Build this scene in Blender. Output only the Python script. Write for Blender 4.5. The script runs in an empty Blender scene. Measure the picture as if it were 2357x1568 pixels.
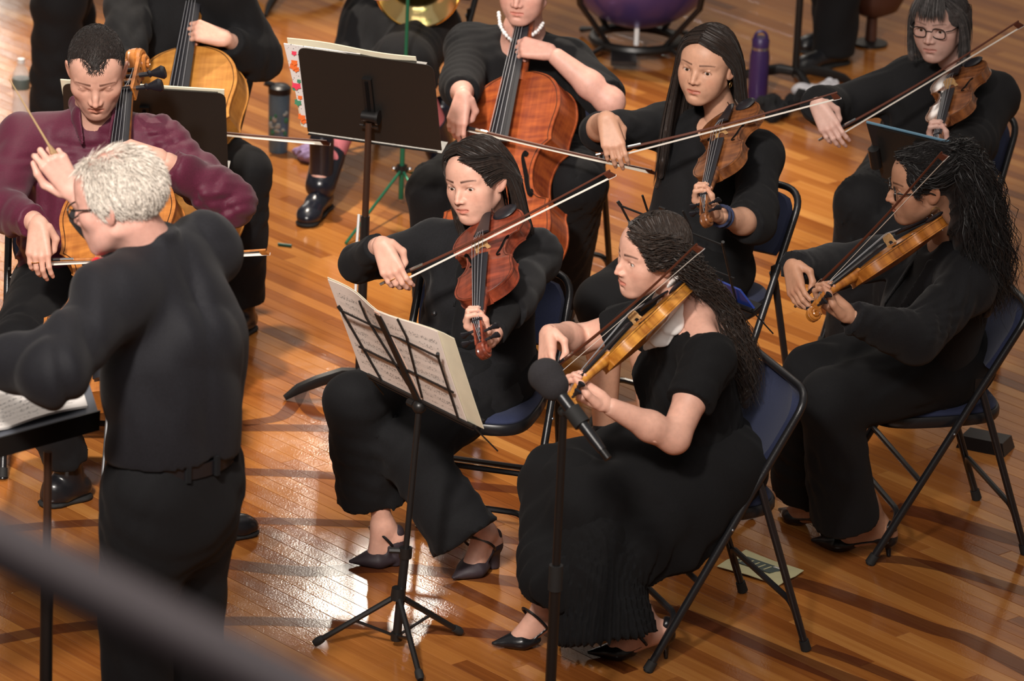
import bpy, math, random
import numpy as np
from mathutils import Vector, Matrix
rng = np.random.default_rng(7)
random.seed(7)
A = lambda *v: np.array(v, dtype=float)
def nrm(v):
    v = np.asarray(v, dtype=float)
    return v / max(np.linalg.norm(v), 1e-12)
col = bpy.context.scene.collection
scene = bpy.context.scene

# ------------------------------------------------------------------ camera
IMG_W, IMG_H = 2357.0, 1568.0
FOCAL, CAM_Z, PITCH, ROLL = 10814.1, 5.252, 0.3478, 0.0441
_f = A(0, math.cos(PITCH), -math.sin(PITCH)); _r0 = A(1, 0, 0); _u0 = np.cross(_r0, _f)
_r = math.cos(ROLL) * _r0 + math.sin(ROLL) * _u0
_u = -math.sin(ROLL) * _r0 + math.cos(ROLL) * _u0
CAM = A(0, 0, CAM_Z)
cd = bpy.data.cameras.new('camera'); cam = bpy.data.objects.new('camera', cd); col.objects.link(cam)
cam.matrix_world = Matrix(((_r[0], _u[0], -_f[0], 0), (_r[1], _u[1], -_f[1], 0), (_r[2], _u[2], -_f[2], CAM_Z), (0, 0, 0, 1)))
cd.sensor_width = 36.0; cd.sensor_fit = 'HORIZONTAL'; cd.lens = FOCAL * 36.0 / IMG_W
cd.clip_start = 0.1; cd.clip_end = 200
cd.dof.use_dof = True; cd.dof.focus_distance = 13.5; cd.dof.aperture_fstop = 4.8
scene.camera = cam
scene.view_settings.view_transform = 'Standard'; scene.view_settings.look = 'None'
scene.view_settings.gamma = 1.0; scene.view_settings.exposure = 0.42
scene.view_settings.use_curve_mapping = False

# ------------------------------------------------------------------ light
wd = bpy.data.worlds.new('hall_ambient'); scene.world = wd; wd.use_nodes = True
wd.node_tree.nodes['Background'].inputs[0].default_value = (1.0, 0.94, 0.90, 1)
wd.node_tree.nodes['Background'].inputs[1].default_value = 0.21
def look_rot(p, t):
    return (Vector(t) - Vector(p)).to_track_quat('-Z', 'Y').to_euler()
def area(name, p, t, sx, sy, power, color):
    l = bpy.data.lights.new(name, 'AREA'); l.shape = 'RECTANGLE'; l.size = sx; l.size_y = sy
    l.energy = power; l.color = color
    o = bpy.data.objects.new(name, l); col.objects.link(o); o.location = p; o.rotation_euler = look_rot(p, t); return o
def spot(name, p, t, power, color, angle, blend, size):
    l = bpy.data.lights.new(name, 'SPOT'); l.energy = power; l.color = color
    l.spot_size = math.radians(angle); l.spot_blend = blend; l.shadow_soft_size = size
    o = bpy.data.objects.new(name, l); col.objects.link(o); o.location = p; o.rotation_euler = look_rot(p, t); return o
spot('stage_spot_front', (-2.2, 4.0, 7.2), (-0.75, 13.6, 0.7), 4200, (1.0, 0.92, 0.84), 24, 0.8, 0.40)
spot('rig_spot_back', (-2.0, 18.0, 9.2), (-1.2, 15.6, 0.0), 3300, (1.0, 0.87, 0.72), 31.5, 0.12, 0.22)
area('house_light_front', (-0.3, 3.0, 7.4), (0.0, 13.5, 0.8), 4.0, 2.5, 330, (1.0, 0.91, 0.85))
area('overhead_fill', (-0.3, 13.4, 8.5), (-0.3, 13.6, 0.0), 4.5, 4.5, 125, (1.0, 0.89, 0.78))  # added soft fill from overhead to lift the dark shadows
area('back_wall_fill', (0.0, 28.5, 9.6), (0.0, 32.0, 3.5), 14.0, 0.6, 200, (1.0, 0.92, 0.84))  # added unseen light, brightens the back wall so the floor reflects a haze
area('lamp_far_wall', (-0.72, 25.0, 5.30), (-0.4, 12.4, 0.0), 0.36, 0.62, 40, (1.0, 0.92, 0.80))
area('window_far_wall', (-4.6, 30.0, 4.2), (-1.9, 17.0, 0.0), 2.2, 2.2, 70, (1.0, 0.93, 0.84))

# ------------------------------------------------------------------ pixel helpers
def ray(px, py):
    return _f + _r * ((px - IMG_W / 2) / FOCAL) - _u * ((py - IMG_H / 2) / FOCAL)
def at(px, py, Y):
    d = ray(px, py); return CAM + d * (Y / d[1])
def atz(px, py, z=0.0):
    d = ray(px, py); return CAM + d * ((z - CAM_Z) / d[2])
def reach(p0, px, py, L, near=True):
    d = nrm(ray(px, py)); oc = CAM - np.asarray(p0); b = d @ oc; c = oc @ oc - L * L; disc = b * b - c
    if disc < 0: return CAM + d * (-b)
    s = math.sqrt(disc); return CAM + d * (-b - s if near else -b + s)

# ------------------------------------------------------------------ materials
MATS = {}
def mat(name, color, rough=0.5, metal=0.0, spec=0.5, noise=0.0, nscale=40.0, bump=0.0, bscale=200.0, coat=0.0, sheen=0.0, attr=None, alpha=1.0, stretch=None, trans=0.0, sss=0.0):
    m = bpy.data.materials.new(name); m.use_nodes = True; nt = m.node_tree; b = nt.nodes['Principled BSDF']
    L = nt.links.new
    b.inputs['Base Color'].default_value = (*color, 1); b.inputs['Roughness'].default_value = rough
    b.inputs['Metallic'].default_value = metal; b.inputs['Specular IOR Level'].default_value = spec
    b.inputs['Coat Weight'].default_value = coat; b.inputs['Coat Roughness'].default_value = 0.12
    b.inputs['Sheen Weight'].default_value = sheen; b.inputs['Alpha'].default_value = alpha
    b.inputs['Transmission Weight'].default_value = trans
    if sss:
        b.inputs['Subsurface Weight'].default_value = sss; b.inputs['Subsurface Radius'].default_value = (0.012, 0.005, 0.003)
        b.inputs['Subsurface Scale'].default_value = 1.0
    tc = nt.nodes.new('ShaderNodeTexCoord'); src = tc.outputs['Object']
    if stretch:
        mp = nt.nodes.new('ShaderNodeMapping'); mp.inputs['Scale'].default_value = stretch; L(src, mp.inputs['Vector']); src = mp.outputs['Vector']
    cur = None
    if noise:
        n = nt.nodes.new('ShaderNodeTexNoise'); n.inputs['Scale'].default_value = nscale; n.inputs['Detail'].default_value = 4; L(src, n.inputs['Vector'])
        mr = nt.nodes.new('ShaderNodeMapRange'); mr.inputs[1].default_value = 0.3; mr.inputs[2].default_value = 0.7
        mr.inputs[3].default_value = 1 - noise; mr.inputs[4].default_value = 1 + noise; L(n.outputs['Fac'], mr.inputs[0])
        mx = nt.nodes.new('ShaderNodeMix'); mx.data_type = 'RGBA'; mx.blend_type = 'MULTIPLY'; mx.inputs[0].default_value = 1
        mx.inputs[6].default_value = (*color, 1); L(mr.outputs[0], mx.inputs[7]); cur = mx.outputs[2]
    if attr:
        at_ = nt.nodes.new('ShaderNodeAttribute'); at_.attribute_name = attr
        mx = nt.nodes.new('ShaderNodeMix'); mx.data_type = 'RGBA'; mx.blend_type = 'MULTIPLY'; mx.inputs[0].default_value = 1
        if cur: L(cur, mx.inputs[6])
        else: mx.inputs[6].default_value = (*color, 1)
        L(at_.outputs['Color'], mx.inputs[7]); cur = mx.outputs[2]
    if cur: L(cur, b.inputs['Base Color'])
    if bump:
        n = nt.nodes.new('ShaderNodeTexNoise'); n.inputs['Scale'].default_value = bscale; n.inputs['Detail'].default_value = 3; L(src, n.inputs['Vector'])
        bp = nt.nodes.new('ShaderNodeBump'); bp.inputs['Strength'].default_value = bump; bp.inputs['Distance'].default_value = 0.004
        L(n.outputs['Fac'], bp.inputs['Height']); L(bp.outputs['Normal'], b.inputs['Normal'])
    MATS[name] = m; return m

# ------------------------------------------------------------------ objects
def setp(o, label=None, cat=None, group=None, kind=None):
    for k, v in (('label', label), ('category', cat), ('group', group), ('kind', kind)):
        if v: o[k] = v
    return o
def empty(name, loc, label=None, cat=None, group=None):
    o = bpy.data.objects.new(name, None); col.objects.link(o); o.location = loc; o.empty_display_size = 0.1
    return setp(o, label, cat, group)
def link(name, me, parent=None, label=None, cat=None, group=None, kind=None):
    o = bpy.data.objects.new(name, me); col.objects.link(o)
    if parent is not None:
        o.parent = parent
    return setp(o, label, cat, group, kind)
class MB:
    """collects vertices and faces of one mesh"""
    def __init__(s): s.v = []; s.f = []; s.n = 0; s.mi = []
    def add(s, v, f, mi=0):
        v = np.asarray(v, dtype=float).reshape(-1, 3); s.v.append(v)
        if isinstance(f, np.ndarray): f = f.tolist()
        s.f.extend([[i + s.n for i in q] for q in f]); s.mi.extend([mi] * len(f)); s.n += len(v); return s
    def box(s, c, size, R=None, mi=0, taper=1.0):
        x, y, z = np.asarray(size) / 2; t = taper
        v = np.array([[-x, -y, -z], [x, -y, -z], [x, y, -z], [-x, y, -z], [-x * t, -y * t, z], [x * t, -y * t, z], [x * t, y * t, z], [-x * t, y * t, z]])
        if R is not None: v = v @ np.asarray(R).T
        return s.add(v + np.asarray(c), [[0, 3, 2, 1], [4, 5, 6, 7], [0, 1, 5, 4], [1, 2, 6, 5], [2, 3, 7, 6], [3, 0, 4, 7]], mi)
    def tube(s, pts, rad, n=8, cap=True, mi=0, flat=None):
        """sweep; rad scalar or per-point; flat=(axis, factor) squashes the section along an axis"""
        P = np.asarray(pts, dtype=float); m = len(P); rad = np.broadcast_to(np.asarray(rad, dtype=float), (m,))
        T = np.gradient(P, axis=0); T /= np.maximum(np.linalg.norm(T, axis=1, keepdims=True), 1e-12)
        ref = A(0, 0, 1) if abs(T[0] @ A(0, 0, 1)) < 0.9 else A(1, 0, 0)
        if flat is not None: ref = np.asarray(flat[0], dtype=float)
        N = np.zeros_like(P); cur = nrm(ref - T[0] * (ref @ T[0]))
        for i in range(m):
            cur = nrm(cur - T[i] * (cur @ T[i])); N[i] = cur
        B = np.cross(T, N); a = np.linspace(0, 2 * math.pi, n, endpoint=False)
        k = 1.0 if flat is None else flat[1]
        v = P[:, None, :] + rad[:, None, None] * (k * np.cos(a)[None, :, None] * N[:, None, :] + np.sin(a)[None, :, None] * B[:, None, :])
        f = []
        for i in range(m - 1):
            for j in range(n):
                j2 = (j + 1) % n; f.append([i * n + j, i * n + j2, (i + 1) * n + j2, (i + 1) * n + j])
        if cap:
            f.append(list(range(n))[::-1]); f.append([(m - 1) * n + j for j in range(n)])
        return s.add(v.reshape(-1, 3), f, mi)
    def cyl(s, a, b, r, n=12, r2=None, mi=0): return s.tube([a, b], [r, r if r2 is None else r2], n, True, mi)
    def lathe(s, prof, n=20, M=None, mi=0):
        prof = np.asarray(prof, dtype=float); a = np.linspace(0, 2 * math.pi, n, endpoint=False)
        v = np.stack([prof[:, None, 0] * np.cos(a), prof[:, None, 0] * np.sin(a), np.repeat(prof[:, 1:2], n, 1)], -1).reshape(-1, 3)
        if M is not None: v = v @ np.asarray(M)[:3, :3].T + np.asarray(M)[:3, 3]
        m = len(prof); f = []
        for i in range(m - 1):
            for j in range(n):
                j2 = (j + 1) % n; f.append([i * n + j, i * n + j2, (i + 1) * n + j2, (i + 1) * n + j])
        f.append(list(range(n))[::-1]); f.append([(m - 1) * n + j for j in range(n)])
        return s.add(v, f, mi)
    def ball(s, c, r, n=12, m=8, R=None, mi=0):
        th = np.linspace(0, math.pi, m + 1)[1:-1]; a = np.linspace(0, 2 * math.pi, n, endpoint=False)
        v = np.stack([np.outer(np.sin(th), np.cos(a)), np.outer(np.sin(th), np.sin(a)), np.outer(np.cos(th), np.ones(n))], -1).reshape(-1, 3)
        v = np.vstack([v, [[0, 0, 1], [0, 0, -1]]]) * np.broadcast_to(np.asarray(r, dtype=float), (3,))
        if R is not None: v = v @ np.asarray(R).T
        f = []; k = m - 1
        for i in range(k - 1):
            for j in range(n):
                j2 = (j + 1) % n; f.append([i * n + j, (i + 1) * n + j, (i + 1) * n + j2, i * n + j2])
        for j in range(n):
            j2 = (j + 1) % n; f.append([k * n, j, j2]); f.append([k * n + 1, (k - 1) * n + j2, (k - 1) * n + j])
        return s.add(v + np.asarray(c), f, mi)
    def grid(s, P, mi=0, thick=None):
        """P: (m,n,3) surface; thick extrudes along the normals into a slab"""
        P = np.asarray(P, dtype=float); m, n = P.shape[:2]
        q = [[i * n + j, i * n + j + 1, (i + 1) * n + j + 1, (i + 1) * n + j] for i in range(m - 1) for j in range(n - 1)]
        if thick is None: return s.add(P.reshape(-1, 3), q, mi)
        du = np.gradient(P, axis=0); dv = np.gradient(P, axis=1); N = np.cross(dv, du); N /= np.maximum(np.linalg.norm(N, axis=2, keepdims=True), 1e-12)
        V = np.vstack([(P + N * thick / 2).reshape(-1, 3), (P - N * thick / 2).reshape(-1, 3)]); o = m * n
        f = [x[::-1] for x in q] + [[i + o for i in x] for x in q]
        edge = [j for j in range(n)] + [i * n + n - 1 for i in range(1, m)] + [(m - 1) * n + j for j in range(n - 2, -1, -1)] + [i * n for i in range(m - 2, 0, -1)]
        for a, b in zip(edge, edge[1:] + edge[:1]): f.append([a, b, b + o, a + o])
        return s.add(V, f, mi)
    def mesh(s, name, mats, smooth=True):
        me = bpy.data.meshes.new(name); me.from_pydata(np.vstack(s.v).tolist(), [], s.f)
        for m in (mats if isinstance(mats, (list, tuple)) else [mats]): me.materials.append(MATS[m] if isinstance(m, str) else m)
        if max(s.mi) > 0: me.polygons.foreach_set('material_index', s.mi)
        if smooth:
            me.polygons.foreach_set('use_smooth', [True] * len(me.polygons))
            try: me.set_sharp_from_angle(angle=math.radians(42))
            except Exception: pass
        me.update(); return me
    def build(s, name, mats, parent=None, smooth=True, **kw): return link(name, s.mesh(name, mats, smooth), parent, **kw)
def spline(P, n):
    """Catmull-Rom through points"""
    P = np.asarray(P, dtype=float); Q = np.vstack([2 * P[0] - P[1], P, 2 * P[-1] - P[-2]]); m = len(P) - 1
    t = np.linspace(0, m, n); i = np.minimum(t.astype(int), m - 1); u = (t - i)[:, None]
    a, b, c, d = Q[i], Q[i + 1], Q[i + 2], Q[i + 3]
    return 0.5 * (2 * b + (c - a) * u + (2 * a - 5 * b + 4 * c - d) * u ** 2 + (3 * b - a - 3 * c + d) * u ** 3)
def fillet(P, r, n=5):
    """polyline with rounded corners"""
    P = [np.asarray(p, dtype=float) for p in P]; out = [P[0]]
    for i in range(1, len(P) - 1):
        a, b, c = P[i - 1], P[i], P[i + 1]; k = min(r, np.linalg.norm(a - b) * .49, np.linalg.norm(c - b) * .49)
        p, q = b + nrm(a - b) * k, b + nrm(c - b) * k
        for t in np.linspace(0, 1, n): out.append((1 - t) ** 2 * p + 2 * t * (1 - t) * b + t * t * q)
    out.append(P[-1]); return np.array(out)
def frame(z=None, y=None, x=None):
    """rotation matrix (columns x,y,z) from a primary and a secondary axis"""
    if y is not None and z is not None:
        y = nrm(y); z = nrm(np.asarray(z) - y * (np.asarray(z) @ y)); x = np.cross(y, z)
    elif z is not None:
        z = nrm(z); t = np.asarray(x if x is not None else A(1, 0, 0)); x = nrm(t - z * (t @ z)); y = np.cross(z, x)
    return np.stack([x, y, z], 1)
def place(o, R, p):
    m = Matrix(((R[0][0], R[0][1], R[0][2], p[0]), (R[1][0], R[1][1], R[1][2], p[1]), (R[2][0], R[2][1], R[2][2], p[2]), (0, 0, 0, 1)))
    o.matrix_world = m; return o
# ------------------------------------------------------------------ implicit surfaces (for bodies, clothes, hair)
class SDF:
    def __init__(s): s.ops = []
    def rc(s, a, b, ra, rb, k=0.02, flat=None, capb=False, capa=False, sub=False):
        s.ops.append(('rc', np.asarray(a, float), np.asarray(b, float), ra, rb, k, flat, capa, capb, sub)); return s
    def chain(s, pts, rads, k=0.02, flat=None, capb=False):
        for i in range(len(pts) - 1): s.rc(pts[i], pts[i + 1], rads[i], rads[i + 1], k, flat, capb and i == len(pts) - 2)
        return s
    def ell(s, c, r, k=0.02, R=None, sub=False):
        s.ops.append(('ell', np.asarray(c, float), np.broadcast_to(np.asarray(r, float), (3,)), k, R, sub)); return s
    def plane(s, p, n, lo=None, hi=None):
        """remove everything on the n side of the plane"""
        s.ops.append(('pl', np.asarray(p, float), nrm(n), lo, hi)); return s
    def bounds(s):
        lo = np.full(3, 1e9); hi = -lo
        for o in s.ops:
            if o[0] == 'rc' and not o[9]:
                r = max(o[3], o[4]); lo = np.minimum(lo, np.minimum(o[1], o[2]) - r); hi = np.maximum(hi, np.maximum(o[1], o[2]) + r)
            elif o[0] == 'ell' and not o[5]:
                r = max(o[2]); lo = np.minimum(lo, o[1] - r); hi = np.maximum(hi, o[1] + r)
        return lo, hi
    def field(s, h, disp=None):
        lo, hi = s.bounds(); lo = lo - 3 * h - 0.012; hi = hi + 3 * h + 0.012
        n = np.ceil((hi - lo) / h).astype(int) + 1
        ax = [lo[i] + h * np.arange(n[i]) for i in range(3)]
        F = np.full(n, 0.3, dtype=np.float32)
        for o in s.ops:
            if o[0] == 'pl':
                d = (ax[0][:, None, None] - o[1][0]) * o[2][0] + (ax[1][None, :, None] - o[1][1]) * o[2][1] + (ax[2][None, None, :] - o[1][2]) * o[2][2]
                np.maximum(F, d.astype(np.float32), out=F); continue
            if o[0] == 'rc':
                a, b, ra, rb, k, flat, capa, capb, sub = o[1:]
                r = max(ra, rb) + k + 2 * h; l2 = np.minimum(a, b) - r; h2 = np.maximum(a, b) + r
            else:
                c, rr, k, R, sub = o[1:]; r = max(rr) + k + 2 * h; l2 = c - r; h2 = c + r
            i0 = np.clip(np.floor((l2 - lo) / h).astype(int), 0, n - 1); i1 = np.clip(np.ceil((h2 - lo) / h).astype(int) + 1, 1, n)
            sl = tuple(slice(i0[i], i1[i]) for i in range(3))
            X = ax[0][sl[0]][:, None, None]; Y = ax[1][sl[1]][None, :, None]; Z = ax[2][sl[2]][None, None, :]
            if o[0] == 'rc':
                ab = b - a; L2 = ab @ ab + 1e-12; px, py, pz = X - a[0], Y - a[1], Z - a[2]
                t0 = (px * ab[0] + py * ab[1] + pz * ab[2]) / L2; t = np.clip(t0, 0, 1)
                dx, dy, dz = px - t * ab[0], py - t * ab[1], pz - t * ab[2]; sc = 1.0
                if flat is not None:
                    fn = nrm(flat[0]); q = (dx * fn[0] + dy * fn[1] + dz * fn[2]) * (1 / flat[1] - 1)
                    dx, dy, dz = dx + q * fn[0], dy + q * fn[1], dz + q * fn[2]; sc = 0.85
                d = (np.sqrt(dx * dx + dy * dy + dz * dz) - (ra + (rb - ra) * t)) * sc
                L = math.sqrt(L2)
                if capb: d = np.maximum(d, (t0 - 1) * L)
                if capa: d = np.maximum(d, -t0 * L)
            else:
                px, py, pz = X - c[0], Y - c[1], Z - c[2]
                if R is not None:
                    R = np.asarray(R); px, py, pz = (px * R[0, 0] + py * R[1, 0] + pz * R[2, 0], px * R[0, 1] + py * R[1, 1] + pz * R[2, 1], px * R[0, 2] + py * R[1, 2] + pz * R[2, 2])
                k0 = np.sqrt((px / rr[0]) ** 2 + (py / rr[1]) ** 2 + (pz / rr[2]) ** 2)
                k1 = np.sqrt((px / rr[0] ** 2) ** 2 + (py / rr[1] ** 2) ** 2 + (pz / rr[2] ** 2) ** 2)
                d = k0 * (k0 - 1) / np.maximum(k1, 1e-9)
                d = np.where(k0 < 1e-3, -min(rr), d)
            d = d.astype(np.float32); f = F[sl]
            if sub:
                d = -d; hh = np.maximum(k - np.abs(f - d), 0) / max(k, 1e-9); F[sl] = np.maximum(f, d) + hh * hh * k * 0.25
            else:
                hh = np.maximum(k - np.abs(f - d), 0) / max(k, 1e-9); F[sl] = np.minimum(f, d) - hh * hh * k * 0.25
        if disp is not None:
            m = np.abs(F) < 0.03; ii = np.nonzero(m); P = np.stack([ax[i][ii[i]] for i in range(3)], 1)
            F[m] += disp(P).astype(np.float32)
        return F, lo
    def surf(s, h, disp=None, smooth=1):
        F, lo = s.field(h, disp); v, f = surfnets(F, lo, h)
        return relax(v, f, smooth), f
_C8 = [(i, j, k) for i in (0, 1) for j in (0, 1) for k in (0, 1)]
_E12 = [(a, b) for a in range(8) for b in range(a + 1, 8) if sum(abs(np.array(_C8[a]) - np.array(_C8[b]))) == 1]
def surfnets(F, lo, h):
    S = F < 0; n = np.array(F.shape); c = n - 1
    cnt = np.zeros(c, dtype=np.int8)
    for (i, j, k) in _C8: cnt += S[i:i + c[0], j:j + c[1], k:k + c[2]]
    act = (cnt > 0) & (cnt < 8); I = np.nonzero(act); N = len(I[0])
    idx = np.full(c, -1, dtype=np.int64); idx[I] = np.arange(N)
    val = np.stack([F[I[0] + i, I[1] + j, I[2] + k] for (i, j, k) in _C8], 1)
    acc = np.zeros((N, 3)); w = np.zeros(N)
    for a, b in _E12:
        va, vb = val[:, a], val[:, b]; m = (va < 0) != (vb < 0)
        t = np.where(m, va / np.where(m, va - vb, 1), 0)
        p = np.array(_C8[a])[None] + t[:, None] * (np.array(_C8[b]) - np.array(_C8[a]))[None]
        acc += np.where(m[:, None], p, 0); w += m
    V = (np.stack(I, 1) + acc / np.maximum(w, 1)[:, None]) * h + lo
    faces = []
    for ax in range(3):
        o = [1, 1, 1]; o[ax] = 0
        sa = [slice(o[i], c[i]) if i != ax else slice(0, c[i]) for i in range(3)]
        sb = [slice(o[i], c[i]) if i != ax else slice(1, c[i] + 1) for i in range(3)]
        A0 = S[tuple(sa)]; B0 = S[tuple(sb)]; ch = A0 != B0; J = np.nonzero(ch); base = [J[i] + o[i] for i in range(3)]
        u, v = (ax + 1) % 3, (ax + 2) % 3
        def cell(du, dv):
            q = [base[0], base[1], base[2]]; q[u] = q[u] - du; q[v] = q[v] - dv; return idx[q[0], q[1], q[2]]
        q = np.stack([cell(1, 1), cell(0, 1), cell(0, 0), cell(1, 0)], 1); fl = ~A0[J]
        q[fl] = q[fl][:, ::-1]; faces.append(q)
    Fq = np.vstack(faces); Fq = Fq[(Fq >= 0).all(1)]
    return V, Fq
def relax(v, f, it, lam=0.5):
    if it <= 0: return v
    e = np.vstack([f[:, [0, 1]], f[:, [1, 2]], f[:, [2, 3]], f[:, [3, 0]]]); n = len(v)
    deg = np.bincount(e[:, 0], minlength=n) + np.bincount(e[:, 1], minlength=n)
    for k in range(it * 2):
        s = np.stack([np.bincount(e[:, 0], v[e[:, 1], i], n) + np.bincount(e[:, 1], v[e[:, 0], i], n) for i in range(3)], 1) / np.maximum(deg, 1)[:, None]
        v = v + (lam if k % 2 == 0 else -lam * 0.96) * (s - v)
    return v
def npmesh(name, parts, mats, attr=None):
    """parts: list of (verts, quads, material index[, colours]); fast numpy mesh"""
    vs, fs, mi, cs = [], [], [], []; o = 0
    for p in parts:
        v, f, m = p[:3]
        if f.shape[1] == 3: f = np.hstack([f, np.full((len(f), 1), -1)])
        vs.append(v); fs.append(np.where(f >= 0, f + o, -1)); mi.append(np.full(len(f), m)); o += len(v)
        cs.append(p[3] if len(p) > 3 and p[3] is not None else np.ones((len(v), 3)))
    V = np.vstack(vs); Fq = np.vstack(fs); M = np.concatenate(mi); tri = Fq[:, 3] < 0
    me = bpy.data.meshes.new(name); me.vertices.add(len(V)); me.vertices.foreach_set('co', V.astype(np.float32).ravel())
    tot = np.where(tri, 3, 4); loops = Fq.ravel(); loops = loops[loops >= 0]
    me.loops.add(len(loops)); me.loops.foreach_set('vertex_index', loops.astype(np.int32))
    me.polygons.add(len(Fq)); me.polygons.foreach_set('loop_start', np.concatenate([[0], np.cumsum(tot)[:-1]]).astype(np.int32))
    me.polygons.foreach_set('loop_total', tot.astype(np.int32))
    for m in mats: me.materials.append(MATS[m] if isinstance(m, str) else m)
    me.polygons.foreach_set('material_index', M.astype(np.int32))
    me.update(calc_edges=True); me.polygons.foreach_set('use_smooth', np.ones(len(Fq), dtype=bool))
    if attr:
        C = np.vstack(cs); a = me.color_attributes.new(attr, 'FLOAT_COLOR', 'POINT')
        a.data.foreach_set('color', np.hstack([C, np.ones((len(C), 1))]).astype(np.float32).ravel())
    me.validate(); return me
def wrinkle(seed, amp=0.004, freq=22.0, stretch=(1, 1, 0.45)):
    r = np.random.default_rng(seed); D0 = r.normal(size=(2, 3)) * np.array(stretch); D0 /= np.linalg.norm(D0, axis=1, keepdims=True)
    K = (np.repeat(D0, 2, 0) + r.normal(size=(4, 3)) * .28) * freq * 9.0 * r.uniform(.7, 1.3, (4, 1)); ph = r.uniform(0, 6.28, 4); W = r.normal(size=(3, 3)) * 6
    def g(P):
        Q = P + 0.05 * np.sin(P @ W.T * 1.5)
        s = np.zeros(len(P))
        for i, (k, p) in enumerate(zip(K, ph)): s += (1 - 2 * np.abs(np.sin(Q @ k * 0.5 + p))) * np.clip(.5 + .9 * np.sin(P @ W[i % 3] * 1.6 + i * 2.1), 0, 1)
        s2 = np.sin(P @ W[0] * 1.7) + np.sin(P @ W[1] * 2.1 + 1.3)
        return amp * s * .42
    return g
def wild(P, seed=0):
    return np.sin(P @ A(17, 31, 23) + seed)
# ------------------------------------------------------------------ materials used widely
mat('black_paint', (0.012, 0.012, 0.014), 0.32, 0.0, 0.5, bump=0.08, bscale=300)
mat('black_metal', (0.014, 0.013, 0.013), 0.38, 0.3, 0.5)
mat('black_rubber', (0.012, 0.012, 0.012), 0.75)
mat('chrome', (0.75, 0.75, 0.76), 0.18, 1.0)
mat('steel_grey', (0.30, 0.31, 0.33), 0.3, 0.9)
mat('gold', (0.85, 0.6, 0.25), 0.22, 1.0)
mat('brass', (0.95, 0.72, 0.32), 0.14, 1.0)
mat('navy_fabric', (0.022, 0.029, 0.070), 0.85, 0, 0.3, noise=0.35, nscale=900, bump=0.25, bscale=1200, sheen=0.08)
mat('black_vinyl', (0.010, 0.010, 0.012), 0.35)
mat('ebony', (0.012, 0.012, 0.016), 0.42, 0, 0.4)
mat('string_steel', (0.42, 0.43, 0.46), 0.5, 0.6)
mat('bridge_maple', (0.50, 0.30, 0.13), 0.5, noise=0.15, nscale=120)
mat('bow_hair', (0.78, 0.72, 0.64), 0.55)
mat('bow_wood', (0.085, 0.022, 0.010), 0.5, 0, .3)
mat('white_plastic', (0.8, 0.8, 0.8), 0.4)
mat('void_black', (0.004, 0.003, 0.003), 0.9, 0, 0.1)
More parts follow.
